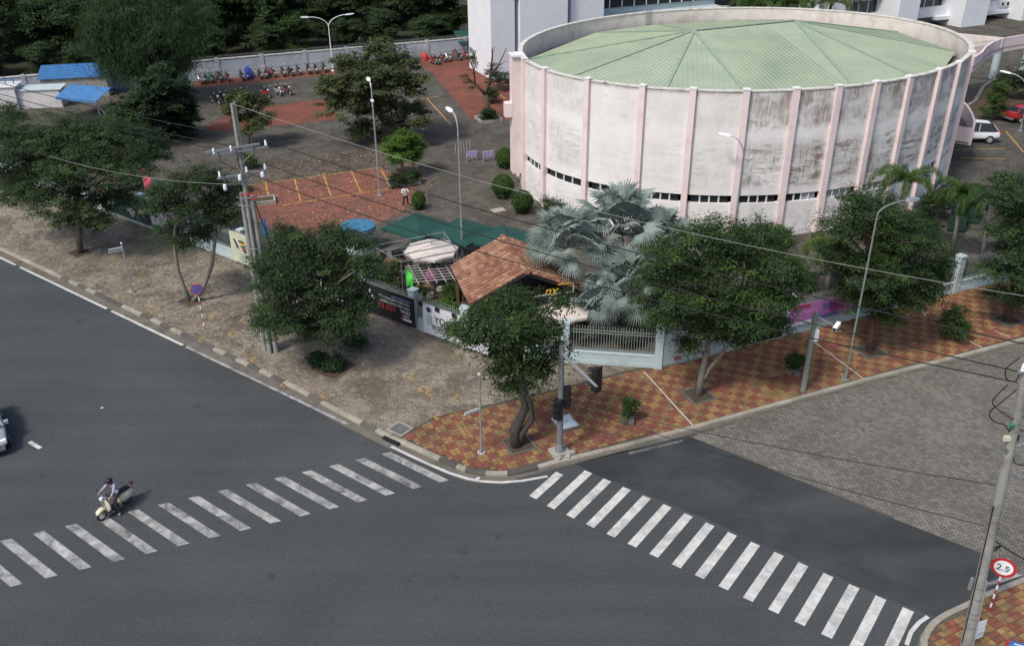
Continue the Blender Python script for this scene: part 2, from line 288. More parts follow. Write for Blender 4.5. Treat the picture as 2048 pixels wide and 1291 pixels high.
def thing(name, label, cat, loc=(0, 0, 0), rz=0, group=None): return obj(name, None, None, loc, rz, label, cat, group)
def copy_tree(o, parent=None):
    c = o.copy(); COL.objects.link(c); c.parent = parent
    for ch in o.children: copy_tree(ch, c)
    return c
def dup(root, loc, rz, label, scale=1, mats=None):
    c = copy_tree(root); c.location = loc; c.rotation_euler.z = rz; c.scale = (scale,)*3; c['label'] = label
    if mats:
        for ch in [c]+list(c.children):
            k = ch.name.split('.')[0]
            if k in mats and ch.data: ch.material_slots[0].link = 'OBJECT'; ch.material_slots[0].material = M[mats[k]]
    return c
ORD = ['first', 'second', 'third', 'fourth', 'fifth', 'sixth', 'seventh', 'eighth', 'ninth', 'tenth', 'eleventh', 'twelfth', 'thirteenth', 'fourteenth', 'fifteenth', 'sixteenth', 'seventeenth', 'eighteenth', 'nineteenth', 'twentieth']
def inside(p, poly):
    x, y = p[0], p[1]; r = False; n = len(poly)
    for i in range(n):
        x1, y1 = poly[i][0], poly[i][1]; x2, y2 = poly[(i+1) % n][0], poly[(i+1) % n][1]
        if (y1 > y) != (y2 > y) and x < (x2-x1)*(y-y1)/(y2-y1)+x1: r = not r
    return r
def textmesh(txt, size, mat, ext=.004, shear=0, sx=1.0):
    cu = bpy.data.curves.new('t', 'FONT'); cu.body = txt; cu.size = size; cu.extrude = ext; cu.align_x = 'CENTER'; cu.align_y = 'CENTER'; cu.shear = shear
    o = bpy.data.objects.new('t', cu); COL.objects.link(o); dg = bpy.context.evaluated_depsgraph_get(); me = bpy.data.meshes.new_from_object(o.evaluated_get(dg)); bpy.data.objects.remove(o)
    me.materials.clear(); me.materials.append(M[mat]); me.name = 'lettering'
    if sx != 1: me.transform(Matrix.Diagonal((sx, 1, 1, 1)))
    return me
def basis(o, x, z): return Matrix(((x.x, z.x, x.cross(z).x, o.x), (x.y, z.y, x.cross(z).y, o.y), (x.z, z.z, x.cross(z).z, o.z), (0, 0, 0, 1)))   # local xy on a standing face
# ------------------------------------------------------------------ setting: ground, roads
def pl(pts): return [at(x, y) for x, y in pts]
def off(path, d):                                               # offset a polyline to its left
    o = []
    for i, p in enumerate(path):
        t = (path[min(i+1, len(path)-1)]-path[max(i-1, 0)]); t.z = 0; t.normalize(); o.append(p+Vector((-t.y, t.x, 0))*d)
    return o
def resample(path, step):
    o = [path[0]]; acc = 0
    for a, b in zip(path, path[1:]):
        L = (b-a).length; t = step-acc
        while t <= L: o.append(a+(b-a)*(t/L)); t += step
        acc = (acc+L) % step if L+acc >= step else acc+L
    return o
MB().poly([(-900, -300, -.06), (900, -300, -.06), (900, 1500, -.06), (-900, 1500, -.06)]).build('ground', 'ground', kind='structure')
road = MB().poly([sn(-190, -22), sn(120, -22), sn(120, 60), sn(-190, 36)]).build('road', 'asphalt', kind='structure')
K1 = [sn(-185, 25.08), sn(-36, 25.05)]+pl([(588, 779), (700, 840), (745, 862), (787, 883), (813, 893), (863, 916), (900, 932), (935, 946), (962, 951), (1002, 953), (1030, 950), (1069, 941), (1132, 924), (1201, 908), (1240, 899), (1390, 859), (1567, 810), (1733, 764), (1887, 725), (2048, 683)])
K1.append(K1[-1]+D2*40)
K2 = [V(13.2, 14, 0)]+pl([(1837, 1291), (1842, 1270), (1863, 1241), (1891, 1225), (1925, 1210), (1962, 1190), (2048, 1156)]); K2.append(K2[-1]+D2*40)
FENCE = [sn(-120, 33.65), sn(-28.6, 33.65), at(1130, 725), at(1315, 738), at(1905, 587)]; FENCE.append(FENCE[-1]+D2*35)
KW = .24
# pavement slabs (bedding level under the tiles)
IN1 = off(K1, KW-.02)
chk = at(790, 884)                                              # where the red and yellow paving starts at the kerb
CB = [at(790, 884), at(868, 838), at(1000, 808), at(1130, 778), at(1240, 748), at(1285, 740)]   # grey / checker boundary
MB().poly([(p.x, p.y, PZ-.035) for p in IN1]+[(p.x, p.y, PZ-.035) for p in reversed(FENCE)]).build('pavement', 'bedding', kind='structure')
i0 = min(range(len(IN1)), key=lambda i: (IN1[i]-CB[0]).length)
ka = [p for p in IN1[:i0]]
grey = MB().poly([(p.x, p.y, PZ) for p in ka+CB+[at(1315, 736)]+FENCE[2::-1]]).build('pavement', 'paver_grey', kind='structure')
# checkered pavement: blocks of four setts
def sett_block(bw, bd, nx, ny, h=.035, gap=.012, ch=.012):
    mb = MB()
    for i in range(nx):
        for j in range(ny):
            x0, x1 = -bw/2+bw*i/nx+gap/2, -bw/2+bw*(i+1)/nx-gap/2; y0, y1 = -bd/2+bd*j/ny+gap/2, -bd/2+bd*(j+1)/ny-gap/2
            a = [(x0, y0, 0), (x1, y0, 0), (x1, y1, 0), (x0, y1, 0)]; b = [(x0+ch, y0+ch, h), (x1-ch, y0+ch, h), (x1-ch, y1-ch, h), (x0+ch, y1-ch, h)]
            mb.add(a+b, [(4, 5, 6, 7), (0, 1, 5, 4), (1, 2, 6, 5), (2, 3, 7, 6), (3, 0, 4, 7)], ((i*3+j*7) % 5)/9.0)
    return mb
SB = sett_block(.5, .5, 2, 2, gap=.02)
red_me = SB.mesh('tile', 'tile_red'); yel_me = SB.mesh('tile', 'tile_yellow')
PITS = []
def pave(poly, name, parent, origin, limit, avoid):
    rng = random.Random(5); cells = []
    us = [(p-origin).dot(D2) for p in poly]; vs = [(p-origin).dot(N2) for p in poly]
    for i in range(int(min(us)/.5)-1, int(max(us)/.5)+2):
        for j in range(int(min(vs)/.5)-1, int(max(vs)/.5)+2):
            c = origin+D2*(i*.5+.25)+N2*(j*.5+.25)
            if not inside(c, poly): continue
            if any((c-a).length < r for a, r in avoid): continue
            cor = [c+D2*a+N2*b for a in (-.24, .24) for b in (-.24, .24)]
            cells.append(((c-CAM).length, c, i, j, all(inside(q, poly) for q in cor)))
    cells.sort(key=lambda q: q[0]); rest = MB(); k = 0
    for d, c, i, j, full in cells:
        yel = (i+j) % 2 == 0
        if rng.random() < .05: yel = not yel
        z = PZ-.035+rng.uniform(-.004, .004)
        if full and k < limit:
            o = obj('tile', yel_me if yel else red_me, parent, (c.x, c.y, z)); o.rotation_euler = (rng.gauss(0, .008), rng.gauss(0, .008), A2+rng.gauss(0, .01)); k += 1
        else:
            o = len(rest.v); cs, s_ = math.cos(A2), math.sin(A2); tn = rng.random()
            ok = []
            for v in SB.v: rest.v.append((c.x+v[0]*cs-v[1]*s_, c.y+v[0]*s_+v[1]*cs, z+v[2]))
            for f, cc in zip(SB.f, SB.c):
                pts = [rest.v[q+o] for q in f]
                if full or all(inside(q, poly) for q in pts): rest.f.append([q+o for q in f]); rest.c.append((cc+tn) % 1); rest.m.append(1 if yel else 0)
    if rest.f: rest.build('tiling', ['tile_red', 'tile_yellow'], parent, kind='stuff')
IN1c = IN1[i0:]
cap_end = [p for p in IN1c if p.x < 60]
CHK = [CB[0]]+[p for p in cap_end[1:]]+[FENCE[5], FENCE[4], FENCE[3]]+CB[:0:-1]
for p in CHK: p.z = 0
def pp(x, y, z=PZ): return at(x, y, z)
TREE_AT = dict(A=pp(160, 505), B=pp(382, 602), C=pp(668, 735), D=pp(1038, 888), E=pp(1397, 790), F=pp(1740, 702), G_=pp(2015, 640))
avoid = [(V(p.x, p.y, 0), .62) for p in (TREE_AT['D'], TREE_AT['E'], TREE_AT['F'], TREE_AT['G_'])]+[(V(*pp(1130, 843).xy, 0), .62)]
CHKc = [p for p in CHK if p.x < 40]+[]
mx_ = [p for p in CHK if p.x >= 40]
pave_root = obj('pavement', MB().poly([(p.x, p.y, PZ-.03) for p in CHK]).mesh('pavement', 'bedding'), kind='structure')
clip = [p if p.x < 36 else None for p in CHK]
kfar = [p for p in cap_end if p.x < 31]; e1 = K1[-2]+D2*6+N2*KW; e2 = FENCE[4]+D2*8.5
pave([CB[0]]+kfar[1:]+[V(e1.x, e1.y, 0), V(e2.x, e2.y, 0), FENCE[4], FENCE[3]]+CB[:0:-1], 'tile', pave_root, at(1390, 859)+N2*.25, 300, avoid)
SE = off(K2, -(KW-.02))
SEp = [p for p in SE]+[V(62, 33, 0), V(55, 10, 0), V(14, 10, 0)]
south = obj('pavement', MB().poly([(p.x, p.y, PZ-.03) for p in SEp]).mesh('pavement', 'bedding'), kind='structure')
pave([p for p in SE[:-1]]+[SE[-2]+D2*5, V(26, 19.5, 0), V(13.2, 17, 0)], 'tile', south, at(1962, 1190), 120, [(V(15.8, 22.3, 0), .5)])
# kerb stones
def kerb_mesh(L, mat):
    mb = MB(); h = PZ+.012; c = .025; x0, x1 = -L/2+.006, L/2-.006
    prof = [(0, -.05), (0, h-c), (c, h), (KW-.01, h), (KW-.01, -.05)]; n = len(prof)
    for x in (x0, x1):
        for y, z in prof: mb.v.append((x, y, z))
    for i in range(n-1): mb.f.append([i, i+1, n+i+1, n+i][::-1]); mb.c.append(0); mb.m.append(0)
    mb.f.append(list(range(n))); mb.f.append(list(range(2*n-1, n-1, -1))); mb.c += [0, 0]; mb.m += [0, 0]
    return mb.mesh('kerb_stone', mat)
KM = {(L, k): kerb_mesh(L, k) for L in (.5, 1.0) for k in ('kerb_light', 'kerb_dark')}
def kerb(path, name, side, rng, dark):
    root = obj('kerb', MB().poly([(p.x, p.y, .003) for p in off(path, -.04*side)]+[(p.x, p.y, .003) for p in reversed(off(path, .1*side))]).mesh('kerb', 'gutter'), kind='structure')
    pts = resample(path, .5); i = 0; last = False
    while i+1 < len(pts):
        k = 2 if i+2 < len(pts) and (pts[i+2]-pts[i]).normalized().dot((pts[i+1]-pts[i]).normalized()) > .9995 else 1
        a, b = pts[i], pts[i+k]; c = (a+b)/2; i += k
        if c.y > 75 or c.x > 40: continue
        d = b-a; last = (not last) if rng.random() < .62 else last
        mt = 'kerb_dark' if (dark(c) and last) else 'kerb_light'
        o = obj('kerb_stone', KM[(1.0 if k == 2 else .5, mt)], root, (c.x, c.y, rng.uniform(-.006, .006))); o.rotation_euler.z = math.atan2(d.y, d.x)+(0 if side > 0 else math.pi)+rng.gauss(0, .006)
    return root
rk = random.Random(2)
kerb(K1[0:1]+K1[1:], 'kerb', 1, rk, lambda c: (c.x < 1.2 and c.x > -30) or rk.random() < .06)
kerb(K2, 'kerb', -1, rk, lambda c: rk.random() < .2)
def strip(path, a, b, z):
    l, r = off(path, a), off(path, b); return MB().add([(p.x, p.y, z) for p in l]+[(p.x, p.y, z) for p in r], [(i, i+1, len(l)+i+1, len(l)+i) for i in range(len(l)-1)][:])
def flip(mb): mb.f = [f[::-1] for f in mb.f]; return mb
GA = [sn(-185, 25.08), sn(-36, 25.05)]+K1[2:13]
flip(strip(GA, -.52, -.04, .004)).build('road_gutter', 'gutter', kind='structure')
flip(strip(K1[12:], -.22, -.04, .004)).build('road_gutter', 'gutter', kind='structure')
# asphalt of the side road, darker, and its stone paving
P0, P1 = at(1378, 872), at(1962, 1106)
def asph2():
    m, t, b = _mat('asphalt_dark', .85, 0, .25); p = wpos(t)
    f = mth(t, 'ADD', mth(t, 'MULTIPLY', noise(t, wpos(t, (.6, 1.0, 1), .67), .45, 5, .65, .6), .55), mth(t, 'MULTIPLY', noise(t, p, 50, 2, .8), .45))
    t.links.new(ramp(t, f, [(.38, (.030, .034, .035)), (.5, (.045, .050, .051)), (.62, (.068, .073, .073))]), b.inputs['Base Color'])
asph2()
MB().poly([(p.x, p.y, .004) for p in [at(1150, 926), at(1185, 946), at(1330, 1003), at(1560, 1100), at(1760, 1190), at(1868, 1232), at(1905, 1222), at(1990, 1150), P1, P0, at(1240, 903)][::-1]][::-1]).build('road', 'asphalt_dark', kind='structure')
tail = [at(1990, 1121), K2[-2]+N2*.05, K2[-2]+D2*9+N2*.05, K1[-2]+D2*9-N2*.05, K1[-2]-N2*.05, K1[-3]-N2*.05, K1[-4]-N2*.05, K1[-5]-N2*.05]
SP = [P0, P1]+tail
side = obj('road', MB().poly([(p.x, p.y, .006) for p in SP]).mesh('road', 'bedding'), kind='structure')
def stones():
    rng = random.Random(9); W, H = .23, .155; cells = []
    us = [p.dot(D1) for p in SP]; vs = [p.dot(N1) for p in SP]
    for j in range(int(min(vs)/H)-1, int(max(vs)/H)+2):
        for i in range(int(min(us)/W)-1, int(max(us)/W)+2):
            c = D1*((i+.5*(j % 2))*W)+N1*(j*H)
            if c.x < 36 and all(inside(c+D1*a+N1*b, SP) for a, b in ((-.08, -.05), (.08, .05), (.08, -.05), (-.08, .05))): cells.append(c)
    cells.sort(key=lambda c: (c-CAM).length); rest = MB(); sb = sett_block(W, H, 1, 1, .022, .014, .012); me = sb.mesh('stone_sett', 'stone_paver'); an = math.atan2(D1.y, D1.x); cs, s_ = math.cos(an), math.sin(an); k = 0
    for c in cells:
        z = .004+rng.uniform(0, .006)
        q = 2048*.5+FPX*(c-CAM).dot(RT)/(c-CAM).dot(FW)
        if k < 300 and q < 2060:
            o = obj('stone_sett', me, side, (c.x, c.y, z)); o.rotation_euler = (rng.gauss(0, .012), rng.gauss(0, .012), an+rng.gauss(0, .02)); k += 1
        else:
            t = rng.random(); a = an+rng.gauss(0, .02); cs, s_ = math.cos(a), math.sin(a); tx, ty = rng.gauss(0, .012), rng.gauss(0, .012)
            rest.add([(c.x+v[0]*cs-v[1]*s_, c.y+v[0]*s_+v[1]*cs, z+v[2]+v[0]*tx+v[1]*ty) for v in sb.v], sb.f, t)
    rest.build('stone_setts', 'stone_paver', side, kind='stuff')
stones()
# painted markings
def mark(pts, mat, z=.009, parent=road): return MB().poly([(p.x, p.y, z) for p in pts]).build('road_marking', mat, parent)
ra = -.6426; u = V(math.cos(ra), math.sin(ra), 0); v = V(-math.sin(ra), math.cos(ra), 0); o0 = V(3.2458, 32.8857, 0)
for i in range(-1, 15):
    t0, t1 = (0, -3.05) if i >= 0 else (-.85, -2.95)
    a = o0+u*i; mark([a+v*t1, a+u*.395+v*t1, a+u*.395+v*t0, a+v*t0], 'paint_new')
la, lb = -.6449, .3642; u = V(math.cos(lb), math.sin(lb), 0); v = V(math.cos(la), math.sin(la), 0); o0 = V(-6.1581, 34.25, 0)
for i in range(0, 19):
    a = o0-u*(1.2359*i); mark([a+v*3.57, a+v*3.57+u*.4447, a+u*.4447, a], 'paint_white')
def line(p, w, mat, z=.009, parent=road, cap=None):
    return flip(strip(p, -w/2, w/2, z)).build('road_marking', mat, parent)
e0 = lambda s: sn(s, 24.44)
for s0, s1 in ((-170, -60.6), (-60.0, -49.6), (-49.1, -41.9)): line([e0(s0), e0(s1)], .17, 'paint_edge')
line([e0(-41.6), e0(-28.6)], .16, 'paint_white')
line(pl([(765, 884), (778, 889)]), .2, 'paint_old')
line(pl([(782, 892), (819, 910), (858, 928), (898, 945), (937, 957), (964, 962), (1003, 964), (1043, 961), (1095, 952)]), .15, 'paint_edge')
line(pl([(59, 883), (81, 896)]), .2, 'paint_new'); line(pl([(1258, 906), (1365, 881)]), .17, 'paint_old')
line(pl([(1967, 1171), (2044, 1146)]), .17, 'paint_white'); line(pl([(1813, 1289), (1822, 1263), (1838, 1244), (1856, 1232)]), .15, 'paint_edge')
mark(pl([(1862, 1226), (1878, 1236), (1900, 1214), (1886, 1206)]), 'asphalt_dark', .012)
PM = pave_root
for a, b in (((1288, 743), (1388, 853)), ((1625, 681), (1731, 760)), ((1838, 614), (1852, 630)), ((1905, 665), (1968, 697)), ((1990, 661), (2022, 676))):
    line([pp(*a), pp(*b)], .075, 'paint_thin', PZ+.012, PM)
rng = random.Random(31)
for x, y in ((733, 743), (815, 755), (835, 778), (850, 785), (905, 797), (868, 834), (395, 680), (420, 628), (455, 668), (300, 625), (275, 560), (250, 540), (335, 545), (220, 530), (480, 640), (60, 470), (90, 455), (500, 720), (560, 770), (640, 790)):
    c = pp(x, y); s = rng.uniform(.35, .6); a = rng.choice((0, 1)); d1, d2 = (D1, N1) if a else (N1, D1)
    line([c, c+d1*s], .07, 'paint_yellow', PZ+.005, grey); line([c+d2*.035, c+d2*s*.8], .07, 'paint_yellow', PZ+.009, grey)
# covers and drains
def cover(x, y, sx, sy, rz, label, cat, name, rim, plate, z=PZ):
    c = at(x, y, z); t = thing(name, label, cat, (c.x, c.y, z), rz)
    fr = MB()
    for a, b, w_, d_ in ((0, sy/2, sx, .09), (0, -sy/2, sx, .09), (sx/2-.045, 0, .09, sy-.09), (-sx/2+.045, 0, .09, sy-.09)): fr.box((a, b, .0), (w_, d_, .05))
    fr.build('frame', rim, t); MB().box((0, 0, -.004), (sx-.1, sy-.1, .03)).build('plate', plate, t); MB().box((.05, 0, .015), (.22, .05, .02), .3).build('handle', 'galv_dark', t)
cover(1130, 843, 1.0, 1.0, A2, 'square pale steel manhole cover in the red and yellow paving', 'manhole cover', 'manhole_cover', 'paint_new', 'paper')
cover(800, 857, 1.0, .8, -.645, 'dark concrete drain cover in grey paving beside the kerb inlet', 'drain cover', 'drain_cover', 'concrete', 'gutter_dark')
cover(996, 420, 1.2, .9, .45, 'cream manhole cover with brown border in the yard by clipped bushes', 'manhole cover', 'manhole_cover', 'wood', 'concrete')
c = at(784, 880, .06); MB().box((0, 0, 0), (1.0, .2, .1)).build('drain_inlet', 'black', loc=c-N1*.06+V(0, 0, .012), rz=-.645, label='black kerb inlet slot at the pavement corner', cat='drain inlet')
def pit(c, w_, rz, label):
    t = thing('tree_pit', label, 'tree pit', (c.x, c.y, PZ), rz); fr = MB()
    for a, b, x, y in ((0, w_/2, w_+.1, .1), (0, -w_/2, w_+.1, .1), (w_/2, 0, .1, w_-.1), (-w_/2, 0, .1, w_-.1)): fr.box((a, b, 0), (x, y, .09))
    fr.build('edging', 'gutter' if w_ > 1.5 else 'gutter_dark', t); MB().box((0, 0, -.01), (w_, w_, .05)).build('earth', 'soil', t)
for k, rz, lb in (('D', A2, 'earth tree pit under the leaning corner tree'), ('E', A2, 'earth tree pit under the forked tree beside the white free-offer banner'), ('F', A2, 'earth tree pit under the tree beside the purple banner'), ('G_', A2, 'earth tree pit under the rightmost roadside tree'), ('C', -.645, 'wide earth tree pit under the dense tree beside the utility pole'), ('B', -.645, 'earth tree pit under the twin-stemmed tree by the no stopping sign'), ('A', -.645, 'earth tree pit under the big leftmost roadside tree')):
    pit(TREE_AT[k], 1.9 if k == 'C' else 1.25, rz, lb)
# ------------------------------------------------------------------ yard
WL, WR = at(380, 163, PZ), at(962, 109, PZ); wd = (WR-WL).normalized(); WLx = WL-wd*34
YZ = PZ-.002
MB().poly([(p.x, p.y, YZ) for p in [sn(-109, 33.65)]+FENCE[1:]+[V(120, 84, 0), V(120, 122, 0), WR, WLx]]).build('yard', 'paver_yard', kind='structure')
MB().poly([(-1, 120, YZ-.01), (120, 120, YZ-.01), (120, 190, YZ-.01), (-1, 190, YZ-.01)]).build('yard', 'paver_yard', kind='structure')
def zone(px, mat, z=YZ+.005): return MB().poly([(p.x, p.y, z) for p in [at(x, y, PZ) for x, y in px]][::-1]).build('yard', mat, kind='structure')
zone([(388, 164), (660, 138), (692, 146), (395, 177)], 'paver_red'); zone([(523, 212), (655, 198), (679, 239), (533, 254)], 'paver_red')
zone([(395, 262), (470, 222), (505, 232), (500, 262)], 'paver_red'); zone([(829, 124), (967, 112), (1035, 185), (1040, 240), (944, 240), (861, 143)], 'paver_red'); zone([(493, 373), (763, 336), (845, 386), (803, 424), (742, 452), (600, 474), (556, 462), (500, 432)], 'paver_red_leafy')
yard = bpy.data.objects['yard']
for a, b in (((493, 371), (763, 335)), ((561, 411), (779, 377)), ((531, 363), (537, 395)), ((589, 357), (601, 403)), ((646, 347), (662, 393)), ((702, 341), (722, 385)), ((763, 340), (781, 375)), ((853, 196), (902, 250)), ((820, 200), (880, 193)), ((990, 182), (1011, 198)), ((2012, 263), (2048, 305)), ((1905, 300), (2010, 297)), ((1920, 316), (2010, 318)), ((680, 440), (740, 470))):
    line([at(*a, PZ), at(*b, PZ)], .13, 'paint_yellow', YZ+.012, yard)
# ------------------------------------------------------------------ round hall
HC, HA, HB, HR = V(19.162, 75.569, 0), 19.176, 15.452, .478
def el(deg, z, o=0.0):
    t = R(deg); x = (HA+o)*math.cos(t); y = (HB+o)*math.sin(t); return V(HC.x+x*math.cos(HR)-y*math.sin(HR), HC.y+x*math.sin(HR)+y*math.cos(HR), z)
hall = thing('round_hall', 'oval white hall with pink pilasters, stained walls and green metal roof', 'building', (HC.x, HC.y, 0))
def hb(mb, name, mats, parent=None, **kw):       # parts are modelled in world metres, then set under the hall
    mb.v = [(a-HC.x, b-HC.y, c) for a, b, c in mb.v]; return mb.build(name, mats, parent or hall, **kw)
PIL = [-190, -176.6, -160.7, -146.3, -135.1, -124, -113.6, -104.3, -95.1, -85.8, -75.1, -65.2, -52, -39, -26, -13, 0, 13, 26, 39, 52, 65, 78, 91, 104, 117, 130, 143, 156.5]
ZW0, ZW1, ZT = 2.70, 3.28, 10.5
mb = MB(); uvs = []
def q4(a, b, z0, z1, o0, o1, u0, u1, fl=False):
    p = [el(a, z0, o0), el(b, z0, o0), el(b, z1, o1), el(a, z1, o1)]; uv = [(u0, z0), (u1, z0), (u1, z1), (u0, z1)]
    if fl: p.reverse(); uv.reverse()
    mb.add(p, [(0, 1, 2, 3)]); uvs.extend(uv)
for i, a in enumerate(PIL):
    b = PIL[i+1] if i+1 < len(PIL) else 170.0
    n = 8
    for k in range(n):
        a0, a1 = a+(b-a)*k/n, a+(b-a)*(k+1)/n; u0, u1 = i+k/n, i+(k+1)/n-(1e-4 if k == n-1 else 0)
        if i < 13:
            for z0, z1 in ((0, ZW0), (ZW1, 6.9), (6.9, ZT-.02)): q4(a0, a1, z0, z1, 0, 0, u0, u1)
            q4(a0, a1, ZW0, ZW0+.001, 0, -.3, u0, u1); q4(a0, a1, ZW1-.001, ZW1, -.3, 0, u0, u1)
        else:
            q4(a0, a1, 0, ZT-.02, 0, 0, u0, u1)
me_o = hb(mb, 'wall', 'hall_wall'); ul = me_o.data.uv_layers.new(name='UVMap'); ul.data.foreach_set('uv', [c for q in uvs for c in q])
mb = MB()
for k in range(160):
    a0, a1 = k*2.25, (k+1)*2.25
    mb.add([el(a1, 8.7, -.26), el(a0, 8.7, -.26), el(a0, ZT-.02, -.26), el(a1, ZT-.02, -.26)], [(0, 1, 2, 3)])
hb(mb, 'parapet', 'parapet_in')
mb = MB()
for k in range(160):
    a0, a1 = k*2.25, (k+1)*2.25
    P = [[el(a, z, o) for z, o in ((ZT-.03, .05), (ZT+.06, .05), (ZT+.06, -.31), (ZT-.03, -.31))] for a in (a0, a1)]
    for j in range(3): mb.add([P[0][j], P[1][j], P[1][j+1], P[0][j+1]], [(0, 1, 2, 3)])
hb(mb, 'coping', 'coping')
hb(MB().poly([el(k*4.5, 8.9, -.27) for k in range(80)]), 'gutter', 'gutter_dark')
hb(MB().slab([el(k*4.5, 0, .18) for k in range(80)], .05, .19), 'plinth', 'gutter')
def radial(deg):
    p = el(deg, 0); q = el(deg, 0, 1.0); d = (q-p).normalized(); return p, d
pme = None
for i, a in enumerate(PIL):
    p, d = radial(a); an = math.atan2(d.y, d.x)
    if pme is None:
        pme = MB().box((.05, 0, 5.31), (.40, .42, 10.62)).mesh('pilaster', 'pink'); pme2 = MB().box((.06, 0, 5.18), (.36, .48, 10.36)).mesh('pilaster', 'pink'); cme = MB().box((.05, 0, 10.665), (.46, .48, .09)).mesh('cap', 'cap_white')
    o = obj('pilaster', pme if i < 13 else pme2, hall, p-HC); o.rotation_euler.z = an
    if i < 13: c = obj('cap', cme, o)
pane = {}
rp = random.Random(4)
for i in range(13):
    a, b = PIL[i], PIL[i+1]; wdt = (el(a, 0)-el(b, 0)).length; e = .40/wdt*(b-a); a, b = a+e, b-e
    for k in range(4):
        a0, a1 = a+(b-a)*k/4, a+(b-a)*(k+1)/4; g = (a1-a0)*.05
        pale = i >= 7 or (i == 6 and k > 1); mt = 'glass_pale' if pale else 'glass_dark'
        mb = MB(); dz = -.18+rp.uniform(-.02, .02)
        mb.add([el(a0+g, ZW0, dz), el(a1-g, ZW0, dz), el(a1-g, ZW1, dz), el(a0+g, ZW1, dz), el(a0+g, ZW0, dz-.03), el(a1-g, ZW0, dz-.03), el(a1-g, ZW1, dz-.03), el(a0+g, ZW1, dz-.03)], [(0, 1, 2, 3), (7, 6, 5, 4), (0, 3, 7, 4), (1, 5, 6, 2), (3, 2, 6, 7), (0, 4, 5, 1)])
        hb(mb, 'window_pane', mt)
        if k:
            p, q = el(a0, ZW0, -.12), el(a0, ZW1, -.12); hb(MB().bar(p, q, .07, .10), 'mullion', 'frame_white')
# green roof: hips run from two peaks to the eaves
ZE = 9.35; P1r, P2r = at(1388, 62, 11.75), at(1590, 42, 11.75)
H1 = [-121, -143, -177, -210, -254, -276]; H2 = [59, 37, 3, -30, -74, -96]
ev = lambda a: el(a, ZE, -.45)
facets = [(P1r, None, H1[i+1], H1[i]) for i in range(5)]+[(P2r, None, H2[i+1], H2[i]) for i in range(5)]+[(P1r, P2r, -121, -96), (P2r, P1r, 59, 84)]
for pa, pb, ea, eb in facets:
    A_, B_ = ev(ea), ev(eb)
    pts = [A_, B_, pa] if pb is None else [A_, B_, pb, pa]
    f = hb(MB().poly(pts), 'roof_panel', 'roof_green')
    e = (B_-A_); L = e.length; eh = e/L; nn = V(-eh.y, eh.x, 0); ribs = MB(); s = .18
    poly2 = pts
    while s < L:
        st = A_+eh*s; best = None
        for j in range(1, len(pts)):
            p, q = pts[j], pts[(j+1) % len(pts)]; d = q-p; den = nn.x*d.y-nn.y*d.x
            if abs(den) < 1e-9: continue
            r = p-st; t = (r.x*d.y-r.y*d.x)/den; w_ = (r.x*nn.y-r.y*nn.x)/den
            if t > .05 and -1e-6 <= w_ <= 1+1e-6 and (best is None or t < best[0]): best = (t, p+d*w_)
        if best: ribs.bar(st+V(0, 0, .012), best[1]+V(0, 0, .012), .05, .03)
        s += .36
    if ribs.f:
        ribs.v = [(a-HC.x, b-HC.y, c) for a, b, c in ribs.v]; ribs.build('rib', 'roof_green', f, kind='stuff')
for pk, lst in ((P1r, H1), (P2r, H2)):
    for a in lst: hb(MB().bar(ev(a)+V(0, 0, .05), pk+V(0, 0, .06), .24, .06), 'ridge_cap', 'roof_cap')
hb(MB().bar(P1r+V(0, 0, .07), P2r+V(0, 0, .07), .3, .06), 'ridge_cap', 'roof_cap')
# ladder on the inner face
mb = MB(); dg = 86.5; 
for s_ in (-.22, .22):
    p = el(dg, 0, -.4); tv = (el(dg+1, 0, -.4)-p).normalized()
    mb.tube([p+tv*s_+V(0, 0, 8.9), p+tv*s_+V(0, 0, 11.1)], .03, 6)
for z in range(7): mb.tube([p-tv*.22+V(0, 0, 9.15+z*.3), p+tv*.22+V(0, 0, 9.15+z*.3)], .02, 6)
hb(mb, 'ladder', 'galv_dark')
# fin with ledge on the left, quarter-round balcony on the right
p, d = radial(163.5); t_ = V(-d.y, d.x, 0); an = math.atan2(d.y, d.x)
o = MB().box((.25, 0, 5.85), (1.0, 1.0, 9.3)).build('fin', 'pink', hall, loc=p-HC); o.rotation_euler.z = an; MB().box((.25, 0, 10.57), (1.1, 1.35, .14)).build('cap', 'cap_white', o)
o = MB().box((1.0, .1, 6.4), (.6, .8, 1.1)).build('ledge', 'pink', hall, loc=p-HC); o.rotation_euler.z = an
bl = [at(1903, 251, 3.6), at(1949, 258, 3.6), at(1952, 243, 3.6), at(1946, 226, 3.6), at(1937, 211, 3.6), at(1920, 196, 3.6)]
mb = MB()
for i in range(5):
    a, b = bl[i], bl[i+1]; n = V(b.y-a.y, -(b.x-a.x), 0).normalized()*.18
    mb.hexa([V(a.x, a.y, 2.2), V(b.x, b.y, 2.2), V(b.x, b.y, 2.2)-n, V(a.x, a.y, 2.2)-n, a, b, b-n, a-n])
b_ = hb(mb, 'balcony', 'pink'); mb = MB().slab([bl[i] for i in range(6)], 2.25, 2.4); hb(mb, 'balcony_floor', 'gutter_dark')
